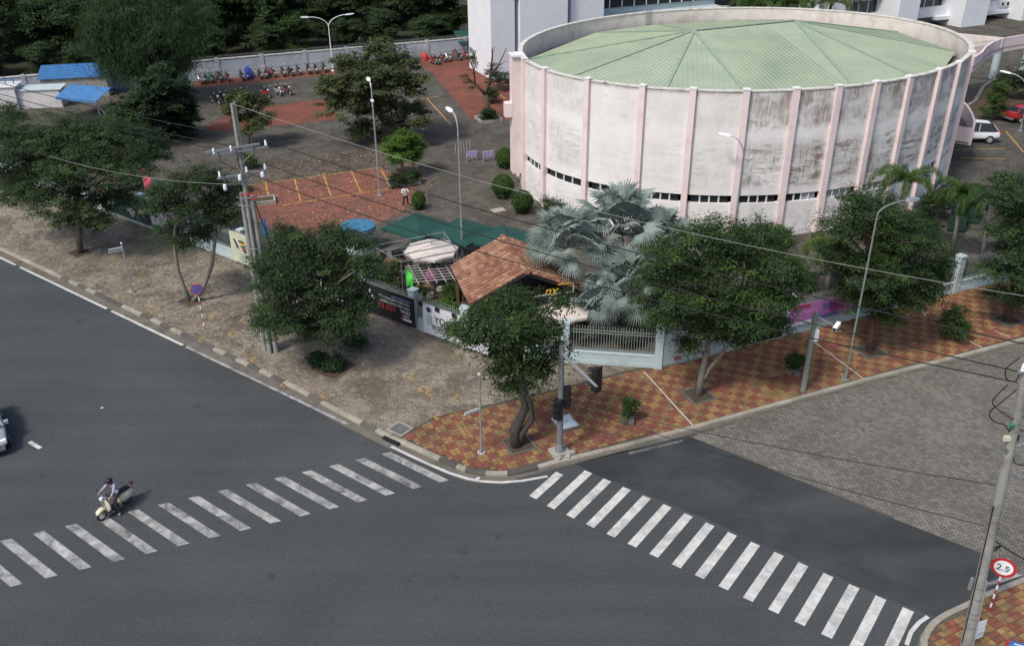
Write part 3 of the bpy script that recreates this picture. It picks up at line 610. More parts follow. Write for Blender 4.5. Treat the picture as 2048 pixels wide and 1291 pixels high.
# ------------------------------------------------------------------ curved canopy and office block behind
OQ = at(1027, 157)
def fac(t, s=0.0, z=0.0): return V(OQ.x, OQ.y, 0)+D2*t+N2*s+V(0, 0, z)
tw = thing('stair_tower', 'tall white block with narrow window slots left of the hall', 'building', (OQ.x, OQ.y, 0), A2)
MB().box((-1.3, 3.6, 16), (3.0, 7.2, 32)).build('wall', 'plaster_white', tw)
for x0, x1, y0 in ((.75, 6.9, -.3), (7.75, 12.2, .5)): MB().box(((x0+x1)/2, y0+4, 16), (x1-x0, 8, 32)).build('wall', 'plaster_white', tw)
MB().box((.45, 5.5, 16), (.7, 5, 31.8)).box((7.3, 5.5, 16), (.95, 5, 31.8)).build('recess', 'plaster_blue', tw)
for z in (2.2, 5.4, 8.6, 11.8, 15):
    for x, w_ in ((.45, .55), (7.3, .72)):
        f = MB().box((x, 2.9, z+.7), (w_, .12, 1.9)).build('window', 'glass_dark', tw); MB().bar((x-w_/2, 2.8, z+.1), (x+w_/2, 2.8, z+.5), .05, .05).build('window_bar', 'frame_white', f)
MB().box((.2, .6, 9.7), (1.5, 1.6, .5)).build('planter', 'plaster_white', tw)
MB().ball((.3, .6, 10.1), (.9, .7, .5)).build('plant', 'leaf_bright', tw)
def tpx(px, py=30, s=0.0):                       # distance along the facade of a photo column
    P = fac(0, s); r = ray(px, py); k = (P-CAM).dot(N2)/r.dot(N2); h = CAM+r*k; return (h-fac(0, s)).dot(D2), h.z
ob = thing('office_block', 'white office block with deep piers and ribbon windows behind the hall', 'building', (OQ.x, OQ.y, 0), A2)
tA, tB = 12.2, tpx(2048)[0]+18
MB().box(((tA+tB)/2, 9.2, 15), (tB-tA, 8, 30)).build('wall', 'plaster_blue', ob)
pz = [(tpx(1784)[0], tpx(1848)[0]), (tpx(1912)[0], tpx(1988)[0])]; st = pz[1][0]-pz[0][0]
pz = [(pz[0][0]-st, pz[0][1]-st)]+pz+[(pz[1][0]+st, pz[1][1]+st)]
for a, b in pz: MB().box(((a+b)/2, 2.6, 15), ((b-a)*.62, 5.2, 30)).build('pier', 'plaster_white', ob)
for (a, b), (c, d) in zip(pz, pz[1:]+[(tB, tB)]):
    x0, x1 = (a+b)/2+(b-a)*.31, (c+d)/2-(d-c)*.31
    for z0 in (1.5, 5.3, 9.1, 12.9):
        MB().box(((x0+x1)/2, 3.9, z0+.5), (x1-x0, 1.6, 1.3)).build('spandrel', 'plaster_white', ob)
        f = MB().box(((x0+x1)/2, 4.4, z0+2.45), (x1-x0, .2, 2.6)).build('window', 'glass_dark', ob)
        n = 5
        for k in range(n+1): MB().box((x0+(x1-x0)*k/n, 4.25, z0+2.45), (.1, .14, 2.6)).build('mullion', 'frame_white', f)
        MB().box(((x0+x1)/2, 4.25, z0+2.9), (x1-x0, .12, .09)).build('transom', 'frame_white', f)
tl, _ = tpx(1207); tr, _ = tpx(1475)
MB().box(((tl+tr)/2, 3.4, 4.8), (tr-tl, 3.4, 1.4)).build('balcony', 'plaster_blue', ob); MB().box(((tl+tr)/2, 1.65, 5.6), (tr-tl, .15, .5)).build('parapet', 'plaster_white', ob)
for z0 in (6.0, 10.5): 
    MB().box(((tl+tr)/2, 5.1, z0+1.4), (tr-tl, .2, 2.4)).build('window', 'glass_dark', ob)
    for k in range(12): MB().box((tl+(tr-tl)*k/11, 4.95, z0+1.4), (.12, .14, 2.4)).build('mullion', 'frame_white', ob)
MB().box(((tr+pz[0][0])/2, 5.1, 4), (pz[0][0]-tr, .2, 7.5)).build('window', 'glass_dark', ob)
for k, px in enumerate((2030, 2040, 2052)):
    t, _ = tpx(px); a = thing('air_conditioner', 'air conditioner outdoor unit, '+ORD[k]+' from the left under the office windows', 'air conditioner', fac(t, 2.7, 2.0), A2, 'air conditioner units')
    MB().box((0, 0, .3), (.8, .35, .6)).build('case', 'frame_white', a); MB().disc((0, -.19, .3), (0, 1, 0), .24, .03).build('fan_grille', 'black', a)
MB().box(((pz[2][0]+tB)/2, 2.9, 1.2), (tB-pz[2][0]+2, 1.2, .5)).build('ledge', 'plaster_white', ob)
# canopy
cn = [at(1928, 120, 5.5), at(1953, 113, 5.5), at(1966, 104, 5.5), at(1974, 93, 5.5), at(1990, 83, 5.5), at(2012, 76, 5.5), at(2048, 70, 5.5), at(2110, 62, 5.5)]
cp = thing('canopy', 'pale pink curved entrance canopy linking hall and office block', 'canopy', (cn[3].x, cn[3].y, 0))
def cb(mb, name, mat): mb.v = [(a-cn[3].x, b-cn[3].y, c) for a, b, c in mb.v]; return mb.build(name, mat, cp)
mb = MB()
for a, b in zip(cn, cn[1:]):
    n = V(-(b.y-a.y), b.x-a.x, 0).normalized()*.2; mb.hexa([a-V(0, 0, 1.5), b-V(0, 0, 1.5), b-V(0, 0, 1.5)+n, a-V(0, 0, 1.5)+n, a, b, b+n, a+n])
cb(mb, 'fascia', 'pink')
bk = [at(1925, 86, 5.5), at(2000, 72, 5.5), at(2110, 50, 5.5)]
cb(MB().slab(cn+bk[::-1], 4.3, 4.5), 'slab', 'parapet_in')
for a, b in ((at(1928, 83, 5.5), at(2006, 78, 5.5)), (at(1940, 94, 5.5), at(1975, 88, 5.5)), (at(1910, 66, 5.5), at(2012, 76, 5.5))): cb(MB().bar(a-V(0, 0, .5), b-V(0, 0, .5), .2, 1.0), 'beam', 'parapet_in')
for x, y in ((1984, 158), (2046, 140)):
    g = at(x, y, PZ); cb(MB().tube([(g.x, g.y, PZ), (g.x, g.y, 4.35)], .42, 16), 'column', 'plaster_blue')
# curved garden kerb below it
gk = [at(x, y, PZ) for x, y in ((1935, 212), (1950, 203), (1958, 190), (1966, 175), (1984, 163), (2010, 156), (2060, 146))]
flip(strip(gk, -.18, .18, PZ+.14)).build('path_edge', 'concrete', kind='structure')
MB().poly([(p.x, p.y, PZ+.1) for p in gk]+[(p.x, p.y, PZ+.1) for p in [at(2060, 225, PZ), at(1990, 240, PZ), at(1950, 250, PZ)]]).build('garden_bed', 'soil', kind='structure')
# ------------------------------------------------------------------ back boundary wall
bw = thing('boundary_wall', 'long pale blue-grey rendered wall with railings behind parked motorbikes', 'wall', (WL.x, WL.y, PZ)); ang = math.atan2(wd.y, wd.x); Lw = (WR-WL).length
bw.rotation_euler.z = ang
MB().box((Lw/2-17, 0, 1.12), (Lw+34, .22, 2.24)).build('wall', 'wall_pale', bw); MB().box((Lw/2-17, 0, .25), (Lw+34, .30, .5)).build('plinth', 'wall_pale', bw); MB().box((Lw/2-17, 0, 2.29), (Lw+34, .34, .1)).build('coping', 'coping', bw)
k = 0
x = -33.0
wp_me = MB().box((0, 0, 1.22), (.4, .4, 2.44)).mesh('pillar', 'wall_pale'); sp_me = MB().box((0, 0, 2.58), (.05, .03, .5), tp=.5).mesh('spike', 'fence_iron')
while x < Lw:
    if abs((x+33) % 5.2) < .01 or (x+33) % 5.2 < .26: obj('pillar', wp_me, bw, (x, 0, 0))
    elif x > 0: obj('spike', sp_me, bw, (x, 0, 0))
    x += .26
MB().box((Lw/2, 0, 2.62), (Lw, .03, .04)).build('rail', 'fence_iron', bw)
# ------------------------------------------------------------------ street fence
fence_root = thing('street_fence', 'pale blue-green wall fence with iron bars along the street frontage', 'fence', (FENCE[1].x, FENCE[1].y, PZ))
FO = V(FENCE[1].x, FENCE[1].y, PZ)
bar_me = MB().box((0, 0, 1.42), (.032, .032, 1.55)).box((0, 0, 2.25), (.05, .05, .12), tp=.1).mesh('bar', 'fence_iron')
pil_me = MB().box((0, 0, 1.2), (.42, .42, 2.4)).box((0, 0, 2.45), (.5, .5, .1)).box((0, 0, 1.75), (.46, .46, .06)).mesh('pillar', 'plaster_blue')
nb = 0
def fence_run(a, b, step=3.7, cl=lambda p: True, first=True):
    global nb
    L = (b-a).length; d = (b-a)/L; an = math.atan2(d.y, d.x); m = (a+b)/2; n = max(1, round(L/step))
    o = MB().box((0, 0, .34), (L, .24, .68)).box((0, 0, .71), (L, .30, .08)).box((0, 0, .12), (L, .29, .24)).build('plinth', 'plaster_blue', fence_root, loc=m-FO+V(0, 0, PZ)); o.rotation_euler.z = an
    for z in (.9, 2.02, 1.86):
        o = MB().box((0, 0, z), (L, .035, .045)).build('rail', 'fence_iron', fence_root, loc=m-FO+V(0, 0, PZ)); o.rotation_euler.z = an
    rest = MB()
    for i in range(n+1):
        p = a+d*(L*i/n)
        if i or first: o = obj('pillar', pil_me, fence_root, p-FO+V(0, 0, PZ)); o.rotation_euler.z = an
        if i < n:
            k = int(L/n/.145)
            for j in range(1, k):
                q = p+d*(L/n*j/k); q = q-FO+V(0, 0, PZ)
                if nb < 300 and cl(q+FO): o = obj('bar', bar_me, fence_root, q); o.rotation_euler.z = an; nb += 1
                else: rest.box((q.x, q.y, q.z+1.42), (.032, .032, 1.55), an).box((q.x, q.y, q.z+2.25), (.05, .05, .12), an, tp=.1)
    if rest.f: rest.build('bars', 'fence_iron', fence_root, kind='stuff')
fence_run(FENCE[2], FENCE[3], 4.95)
fence_run(FENCE[3], FENCE[4], 4.1, first=False)
fence_run(FENCE[2], FENCE[1], 4.5, first=False)
fence_run(FENCE[1], sn(-67, 33.65), 3.9, first=False)
fence_run(FENCE[4], FENCE[4]+D2*13, 4.1, first=False); fence_run(sn(-67, 33.65), sn(-108, 33.65), 4, first=False)
# gate bars at the right end
# ------------------------------------------------------------------ cafe kiosk with clay tile roof
KA = -1.315; kd = V(math.cos(KA), math.sin(KA), 0); kn = V(-kd.y, kd.x, 0)      # ridge direction (towards street), right-hand side
KB = at(1005, 472, 4.12); KL = 5.5; KWd = 3.3; ZR, ZEv = 4.12, 2.52
kr = thing('cafe_kiosk', 'small wooden cafe kiosk with weathered clay tile gable roof behind the fence', 'kiosk', (KB.x, KB.y, PZ), KA)
Z0 = -PZ
MB().box((KL/2+.1, 0, 1.15+Z0), (KL-1.2, 2*KWd-1.6, 2.3)).build('wall', 'wood_dark', kr)
MB().box((KL-.45, 1.3, 1.2+Z0+.05), (.06, 1.0, 2.2)).build('door', 'wood', kr); MB().box((KL-.47, -1.2, 1.3+Z0), (.05, 2.2, 1.1)).build('window', 'glass_dark', kr)
for x in (.25, KL-.2):
    for y in (-KWd+.35, KWd-.35): MB().box((x, y, 1.25+Z0), (.16, .16, 2.5)).build('post', 'wood', kr)
sl_ = math.atan2(ZR-ZEv, KWd); SLn = math.hypot(KWd, ZR-ZEv)
for sd in (-1, 1):
    MB().hexa([(0, 0, ZR-.12+Z0), (KL, 0, ZR-.12+Z0), (KL, sd*KWd, ZEv-.12+Z0), (0, sd*KWd, ZEv-.12+Z0), (0, 0, ZR-.04+Z0), (KL, 0, ZR-.04+Z0), (KL, sd*KWd, ZEv-.04+Z0), (0, sd*KWd, ZEv-.04+Z0)]).build('roof_deck', 'black', kr)
TW, TL_ = .38, .30
def tile_mesh():
    mb = MB(); n = 6
    for x, lift, r in ((-TL_*.56, .08, .145), (TL_*.56, .03, .12)):
        for k in range(n+1):
            a = math.pi*k/n; mb.v.append((x, -r*math.cos(a), r*1.0*math.sin(a)+lift))
    for k in range(n): mb.f.append([k, k+1, n+2+k, n+1+k]); mb.c.append(0); mb.m.append(0)
    mb.f.append(list(range(n+1))[::-1]); mb.c.append(0); mb.m.append(0)
    return mb
tmb = tile_mesh(); tme = tmb.mesh('roof_tile', 'roof_tile'); rngt = random.Random(8); tiles = []
for sd in (-1, 1):
    for i in range(int(KL/TW)):
        for j in range(int(SLn/TL_)):
            tiles.append((sd, i, j))
tiles.sort(key=lambda q: (q[0] == 1, -q[1])); rest = MB()
for n_, (sd, i, j) in enumerate(tiles):
    dd = (j+.5)*TL_; y = sd*dd*math.cos(sl_); z = ZR-dd*math.sin(sl_)-.04+Z0+rngt.uniform(-.012, .012); x = (i+.5)*TW+.06
    Tm = Matrix.Translation((x, y, z)) @ Matrix.Rotation(math.pi/2 if sd < 0 else -math.pi/2, 4, 'Z') @ Matrix.Rotation(-sl_+rngt.gauss(0, .03), 4, 'Y') @ Matrix.Rotation(rngt.gauss(0, .03), 4, 'Z')
    if n_ < 300:
        o = obj('roof_tile', tme, kr); o.matrix_local = Tm
    else: rest.add([Tm @ Vector(v) for v in tmb.v], tmb.f, rngt.random())
rest.build('roof_tiles', 'roof_tile', kr, kind='stuff')
rt = MB()
for i in range(int(KL/.36)):
    o = MB().tube([(i*.36+.02, 0, ZR+.02+Z0), (i*.36+.44, 0, ZR+.05+Z0)], [.15, .17], 10, rngt.random()).build('ridge_tile', 'roof_tile', kr)
sg = thing('cafe_sign', 'black cafe sign board with yellow script and white letters on the kiosk front', 'sign', (KB.x, KB.y, PZ), KA)
MB().box((KL+.12, .9, 2.35+Z0), (.08, 3.6, .62)).build('board', 'banner_black', sg)
for y0, y1, z in ((-.5, 2.65, 2.72),): MB().box((KL+.14, (y0+y1)/2, z+Z0), (.06, y1-y0, .04)).build('rail', 'ink_white', sg)
MB().box((KL+.14, 2.66, 3.0+Z0), (.06, .05, .6)).build('rail', 'ink_white', sg); MB().box((KL+.14, 2.2, 3.28+Z0), (.06, .9, .04)).build('rail', 'yellow', sg)
def letter(par, txt, size, mat, p, x, z, ext=.01, shear=0, sx=1.0, name='lettering'):
    me = textmesh(txt, size, mat, ext, shear, sx); o = obj(name, me, par); o.matrix_local = basis(Vector(p), Vector(x), Vector(z)); return o
letter(sg, 'C A F E', .34, 'ink_white', (KL+.18, 1.7, 2.42+Z0), (0, 1, 0), (0, 0, 1)); letter(sg, 'O', .34, 'ink_white', (KL+.18, .25, 2.36+Z0), (0, 1, 0), (0, 0, 1))
letter(sg, 'ny', .62, 'yellow', (KL+.2, 1.3, 2.98+Z0), (0, 1, 0), (0, 0, 1), .015, .3, 1.3)
# lattice of poles left of the kiosk, planters
lt = at(868, 570, PZ+.6); la_ = thing('pole_lattice', 'pale wooden pole lattice left of the tile roofed kiosk', 'lattice', (lt.x, lt.y, PZ+1.35), KA)
for k in range(7): MB().tube([(-1.6+k*.5, -1.5, .05*k), (-1.4+k*.5, 1.7, .05*k)], .035, 6).build('pole', 'concrete', la_)
for k in range(6): MB().tube([(-1.8, -1.3+k*.55, .06), (1.9, -1.2+k*.55, .3)], .035, 6).build('pole', 'concrete', la_)
for x in (-1.6, 1.6):
    for y in (-1.3, 1.5): MB().tube([(x, y, -1.35), (x, y, .2)], .05, 6).build('post', 'wood', la_)
# ------------------------------------------------------------------ parasols
def parasol(px, py, z, r, mat, label, n=8, rz=.3, closed=False, sq=False, drop=.45):
    c = at(px, py, z); t = thing('parasol', label, 'umbrella', (c.x, c.y, PZ), rz); h = z-PZ
    MB().tube([(0, 0, 0), (0, 0, h+.1)], .035, 8).build('pole', 'galv_dark', t); MB().lathe([(.001, .12), (.32, .1), (.35, 0)], 12).build('base', 'concrete', t)
    rim = [(r*math.cos(2*math.pi*k/n), r*math.sin(2*math.pi*k/n), h-drop) for k in range(n)]
    for k in range(n):
        a, b = rim[k], rim[(k+1) % n]; m = ((a[0]+b[0])*.49, (a[1]+b[1])*.49, h-drop+.03)
        MB().add([(0, 0, h), a, m, b], [(0, 1, 2), (0, 2, 3)]).build('canopy_panel', mat, t)
        MB().add([a, m, b, (b[0], b[1], b[2]-.16), (m[0], m[1], m[2]-.14), (a[0], a[1], a[2]-.16)], [(0, 5, 4, 1), (1, 4, 3, 2)]).build('valance', mat, t)
        MB().bar((0, 0, h-.03), (a[0]*.99, a[1]*.99, a[2]-.02), .02, .02).build('rib', 'galv_dark', t)
    MB().ball((0, 0, h+.06), .07, 8, 6).build('finial', mat, t)
    return t
g1 = parasol(835, 437, 2.6, 2.55, 'green_cloth', 'dark green parasol nearest the standing man', 4, .12, drop=.55); g2 = parasol(925, 447, 2.6, 2.55, 'green_cloth', 'dark green parasol crossed by the lamp post, middle of three', 4, .12, drop=.55); g3 = parasol(1012, 462, 2.6, 2.55, 'green_cloth', 'dark green parasol partly behind silver palms, right of three', 4, .12, drop=.55)
for t in (g1, g2, g3):
    t['group'] = 'dark green parasols'; MB().tube([(.35, -.95, 2.06), (.7, -.62, 2.08), (.95, -.42, 2.07)], [.02, .07, .02], 6).build('emblem', 'banner_cream', t)
parasol(862, 486, 2.7, 1.75, 'beige_cloth', 'beige octagonal parasol left of the clay tiled roof', 8, .2); parasol(1125, 603, 2.4, 1.7, 'beige_cloth', 'beige octagonal parasol below the cafe sign', 8, .1)
def closed(px, py, z, label, mat):
    c = at(px, py, PZ); t = thing('closed_parasol', label, 'umbrella', (c.x, c.y, PZ)); h = z-PZ
    MB().tube([(0, 0, 0), (0, 0, h)], .03, 8).build('pole', 'galv', t); MB().lathe([(.04, h-1.5), (.17, h-1.45), (.14, h-.9), (.08, h-.4), (.02, h)], 10).build('folded_canopy', mat, t)
closed(1128, 668, 2.6, 'closed blue parasol in front of the beige parasol', 'blue'); closed(536, 497, 2.5, 'closed blue parasol beside the utility pole', 'blue')
# ------------------------------------------------------------------ terrace behind the kiosk: tank, frame, counter
c = at(716, 500, PZ); t = thing('water_tank', 'round white tank with flat blue lid behind the dense tree', 'tank', (c.x, c.y, PZ))
tk = at(715, 449, 2.0); t.location = (tk.x, tk.y, PZ)
MB().lathe([(1.05, 0), (1.05, 1.55), (1.2, 1.6), (1.2, 1.75)], 28).build('body', 'plaster_blue', t, smooth=False); MB().lathe([(1.23, 1.72), (1.23, 1.84), (.8, 1.92), (.001, 1.95)], 28).build('lid', 'tank_blue', t); MB().lathe([(1.18, 1.5), (1.24, 1.56), (1.18, 1.62)], 28).build('band', 'black', t)
fr = [at(745, 492, 2.9), at(888, 464, 2.9), at(914, 502, 2.9), at(802, 524, 2.9)]
t = thing('terrace_frame', 'galvanised steel frame over the dark terrace beside beige parasol', 'frame', (fr[0].x, fr[0].y, PZ))
def fr_bar(a, b, r=.045): MB().tube([a-fr[0]+V(0, 0, 2.9-PZ), b-fr[0]+V(0, 0, 2.9-PZ)], r*.75, 8).build('beam', 'galv_dark', t)
for a, b in ((0, 1), (1, 2), (2, 3), (3, 0)): fr_bar(fr[a], fr[b])
for k in (.33, .66): fr_bar(fr[0].lerp(fr[3], k), fr[1].lerp(fr[2], k))
for p in fr: MB().tube([p-fr[0], p-fr[0]+V(0, 0, 2.9-PZ)], .03, 8).build('post', 'galv_dark', t)
def flat(px, py, sx, sy, rz, mat, label, cat, name, z=PZ+.006, h=.02):
    c = at(px, py, z); return MB().box((0, 0, 0), (sx, sy, h)).build(name, mat, loc=c, rz=rz, label=label, cat=cat)
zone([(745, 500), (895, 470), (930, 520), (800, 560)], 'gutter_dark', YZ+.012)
def table(px, py, label, rz=.3, mat='wood'):
    c = at(px, py, PZ); t = thing('cafe_table', label, 'table', (c.x, c.y, PZ), rz); MB().box((0, 0, .72), (1.1, .7, .05)).build('table_top', mat, t)
    for x in (-.48, .48):
        for y in (-.28, .28): MB().box((x, y, .35), (.05, .05, .7)).build('leg', 'black', t)
def chair(px, py, label, rz, mat='wood_dark'):
    c = at(px, py, PZ); t = thing('cafe_chair', label, 'chair', (c.x, c.y, PZ), rz); MB().box((0, 0, .43), (.45, .45, .05)).build('seat', mat, t); MB().box((0, .21, .7), (.45, .04, .45)).build('backrest', mat, t)
    for x in (-.19, .19):
        for y in (-.19, .19): MB().box((x, y, .2), (.04, .04, .41)).build('leg', mat, t)
table(790, 540, 'wooden table on the dark terrace in front of the black speaker'); table(845, 590, 'orange brown table top by the pole lattice', .1, 'wood'); table(880, 520, 'wooden table under the beige parasol')
chair(770, 530, 'dark chair left of the terrace table', .4); chair(815, 535, 'dark chair right of the terrace table', 2.2); chair(872, 540, 'dark chair below the beige parasol', 1.2)
c = at(797, 535, PZ); t = thing('loudspeaker', 'black box speaker on the terrace edge', 'speaker', (c.x, c.y, PZ), .5); MB().box((0, 0, .6), (.6, .55, 1.2)).build('cabinet', 'black', t); MB().disc((0, -.29, .4), (0, 1, 0), .2, .03).build('cone', 'rubber', t); MB().disc((0, -.29, .85), (0, 1, 0), .12, .03).build('cone', 'rubber', t)
c = at(863, 551, PZ+.9); t = thing('round_umbrella', 'small magenta paper umbrella lying by the lattice', 'umbrella', (c.x, c.y, PZ+.9), .4); MB().lathe([(.42, 0), (.24, .14), (.001, .2)], 12).build('canopy', 'magenta', t); MB().tube([(0, 0, -.75), (0, 0, .25)], .015, 6).build('handle', 'wood', t); t.rotation_euler = (.9, .3, .2)
for px, py, rad, lb in ((838, 600, .35, 'grey stone jar left of the kiosk, nearest the green flag'), (862, 598, .3, 'dark round pot beside the pole lattice'), (880, 585, .26, 'cream pot under the pole lattice')):
    c = at(px, py, PZ); MB().lathe([(rad*.5, 0), (rad*.95, rad*.5), (rad, rad*.9), (rad*.7, rad*1.4), (rad*.78, rad*1.5), (rad*.6, rad*1.5), (.001, rad*.8)], 14).build('plant_pot', 'concrete' if 'cream' in lb else 'gutter', loc=c, label=lb, cat='pot')
# ------------------------------------------------------------------ banners on the fence
def banner(p0, p1, z0, z1, mat, label, outn, name='banner', bow=.03):
    a, b = Vector(p0), Vector(p1); L = (b-a).length; d = (b-a)/L; an = math.atan2(d.y, d.x); t = thing(name, label, 'banner', (a.x, a.y, PZ), an); sd = -1
    mb = MB(); n = 10; rb = random.Random(len(label))
    pts = [(L*i/n, sd*(.2+rb.uniform(0, bow)+(.02 if i % 3 == 0 else 0))) for i in range(n+1)]
    for zz in (z0, (z0+z1)/2, z1):
        for i, (x, y) in enumerate(pts): mb.v.append((x, y+sd*(.03 if zz == (z0+z1)/2 else 0), zz-PZ))
    for r in (0, 1):
        for i in range(n): mb.f.append([r*(n+1)+i, r*(n+1)+i+1, (r+1)*(n+1)+i+1, (r+1)*(n+1)+i]); mb.c.append(0); mb.m.append(0)
    o = mb.build('sheet', mat, t); md = o.modifiers.new('s', 'SOLIDIFY'); md.thickness = .012; md.offset = -1
    MB().box((L/2, sd*.17, z1-PZ+.02), (L, .03, .04)).build('batten', 'galv', t); MB().box((L/2, sd*.17, z0-PZ-.01), (L, .03, .04)).build('batten', 'galv_dark', t)
    return t, L
def bt(t, txt, size, mat, x, z, sx=1.0, shear=0, name='lettering'): return letter(t, txt, size, mat, (x, -.30, z-PZ), (1, 0, 0), (0, 0, 1), .004, shear, sx, name)
def bx_(t, x0, x1, z0, z1, mat, name='print'): return MB().box(((x0+x1)/2, -.292, (z0+z1)/2-PZ), (x1-x0, .012, z1-z0)).build(name, mat, t)
fs = lambda px, py, z=.5: (at(px, py, z).dot(D1))
sA, sB = fs(722, 610), fs(821, 657); t, L = banner(sn(sA, 33.5), sn(sB, 33.5), .32, 2.2, 'banner_black', 'black gym price banner with white and red print on the fence', N1)
bt(t, 'TIÊU CHUẨN CHÂU ÂU', .24, 'ink_white', L*.66, 1.72, .95); bt(t, 'TRONG LÒNG VIỆT NAM', .22, 'ink_white', L*.66, 1.46, .95); bt(t, '33.000', .52, 'ink_red', L*.52, 1.13, 1.0); bt(t, 'VND', .34, 'ink_white', L*.85, 1.18, 1.1); bt(t, 'NGÀY', .2, 'ink_white', L*.86, .92, 1.0); bx_(t, L*.80, L*.95, .64, .78, 'ink_white'); bx_(t, L*.76, L*.79, .64, .78, 'ink_red'); bx_(t, L*.62, L*.95, 1.88, 2.0, 'ink_blue'); bx_(t, L*.03, L*.12, 1.92, 2.12, 'ink_blue')
MB().ball((L*.22, -.29, 1.78-PZ), (.1, .01, .13)).build('print', 'ink_white', t); MB().tube([(L*.15, -.30, .7), (L*.13, -.30, 1.1), (L*.17, -.30, 1.42)], [.02, .05, .09], 8).build('print', 'ink_white', t); MB().tube([(L*.24, -.30, 1.45), (L*.3, -.30, 1.25)], [.08, .03], 8).build('print', 'ink_white', t)
sA, sB = fs(838, 664), fs(965, 716); t, L = banner(sn(sA, 33.5), sn(sB, 33.5), .35, 2.2, 'banner_white', 'white and lilac yoga class banner on the fence', N1)
bt(t, 'YOGA', .62, 'ink', L*.36, 1.42, .95); MB().disc((L*.1, -.29, 1.93-PZ), (0, 1, 0), .16, .012).build('emblem', 'navy', t); bx_(t, L*.07, L*.14, 1.0, 1.6, 'ink_teal')
for z, x1 in ((1.02, .6), (.88, .66), (.76, .7)):
    for k in range(6): bx_(t, L*(.14+k*(x1-.14)/6), L*(.14+(k+.82)*(x1-.14)/6), z-.03, z+.03, 'ink' if z > .8 else 'ink_teal')
for x in (-.02, .24, .5): MB().box((L*x, -.31, 2.15-PZ), (.3, .03, .28)).build('tie_patch', 'black', t)
sA, sB = fs(455, 505, 1.0), fs(512, 530, 1.0); t, L = banner(sn(sA, 33.5), sn(sB, 33.5), .3, 2.5, 'banner_cream', 'cream and dark green banner with colourful bird emblem by the utility pole', N1)
MB().add([(L*.62, -.3, 2.36), (L*.72, -.3, 1.6), (L*.66, -.3, .8), (L*.8, -.3, .18), (L, -.3, .18), (L, -.3, 2.36)], [(0, 1, 2, 3, 4, 5)]).build('print', 'banner_green', t); bx_(t, L*.02, L*.14, .32, 2.2, 'yellow') if False else None
for k, (mt, z) in enumerate((('ink', 1.95), ('yellow', 1.78), ('cover_green', 1.6), ('ink_red', 1.44), ('navy', 1.3))): MB().ball((L*(.38+.02*k), -.29, z-PZ), (.32-.03*k, .012, .09), 12, 6).build('emblem', mt, t)
MB().tube([(L*.14, -.3, 1.9), (L*.25, -.3, 1.3)], [.04, .06], 6).build('emblem', 'navy', t)
for z in (1.05, .85, .7): bx_(t, L*.25, L*.62, z-.025, z+.025, 'ink_teal')
sA, sB = fs(197, 405, 1.0), fs(300, 440, 1.0); t, L = banner(sn(sA, 33.5), sn(sB, 33.5), .5, 2.6, 'banner_green', 'faded multicolour photo banner below the pink flag', N1)
rb = random.Random(3)
for k in range(34):
    x = rb.uniform(.03, .97)*L; z = rb.uniform(.7, 2.3); ww = rb.uniform(.1, .5); bx_(t, x-ww*.5, x+ww*.5, z, z+rb.uniform(.12, .4), rb.choice(['ink_teal', 'banner_cream', 'ink_blue', 'cover_green', 'ink_white', 'ink', 'ink', 'wood']))
MB().add([(0, -.305, 1.95), (L*.6, -.305, 1.55), (L*.6, -.305, 1.62), (0, -.305, 2.05)], [(0, 1, 2, 3)]).build('print', 'orange', t)
sA, sB = fs(303, 442, 1.0), fs(374, 474, 1.0); t, L = banner(sn(sA, 33.5), sn(sB, 33.5), .4, 2.3, 'banner_white', 'white banner with red lines behind the twin-stemmed tree', N1)
for z in (1.9, 1.7, 1.5): bx_(t, L*.45, L*.9, z-.05, z+.05, 'ink_red')
bx_(t, 0, L*.98, .42, .75, 'cover_green')
f0, f1 = FENCE[3], FENCE[4]; fd = (f1-f0).normalized(); fn = V(fd.y, -fd.x, 0)
def fq(px, py, z): # distance along the side street fence
    r = ray(px, py); P = f0; k = (P-CAM).dot(fn)/r.dot(fn); return (CAM+r*k-f0).dot(fd)
def b2(xa, xb, py, z0, z1, mat, label): return banner(f0+fd*fq(xa, py, 1), f0+fd*fq(xb, py, 1), z0, z1, mat, label, fn)
t, L = b2(1323, 1455, 690, .3, 2.2, 'plaster_blue', 'pale blue banner offering free training by the fence corner')
bt(t, 'MIỄN PHÍ', .42, 'ink_red', L*.36, 1.0, 1.0, .2); bt(t, 'TẬP LUYỆN', .26, 'ink', L*.4, 1.4, 1.0, .2); bx_(t, L*.16, L*.26, .5, .68, 'ink_red'); bx_(t, L*.9, L*.94, .85, 1.0, 'ink')
for k in range(4): bx_(t, L*(.3+k*.08), L*(.36+k*.08), .6, .64, 'ink_blue')
bx_(t, L*.26, L*.5, 1.75, 1.85, 'magenta')
t, L = b2(1470, 1560, 668, .25, 2.0, 'banner_black', 'plain black banner behind the forked tree trunk')
t, L = b2(1572, 1698, 625, .75, 2.0, 'banner_purple', 'purple and pink banner on the side street fence')
bx_(t, 0, L*.3, 1.86, 1.99, 'red'); bx_(t, 0, L*.35, .77, .95, 'banner_white'); bx_(t, L*.35, L*.75, .85, 1.05, 'ink_blue'); bx_(t, L*.6, L, 1.2, 1.85, 'magenta')
for k in range(6): bx_(t, L*(.5+k*.08), L*(.56+k*.08), 1.5, 1.75, 'ink_blue')
t, L = b2(1702, 1780, 600, .75, 1.95, 'navy', 'dark blue banner hidden behind the roadside tree by the purple banner')
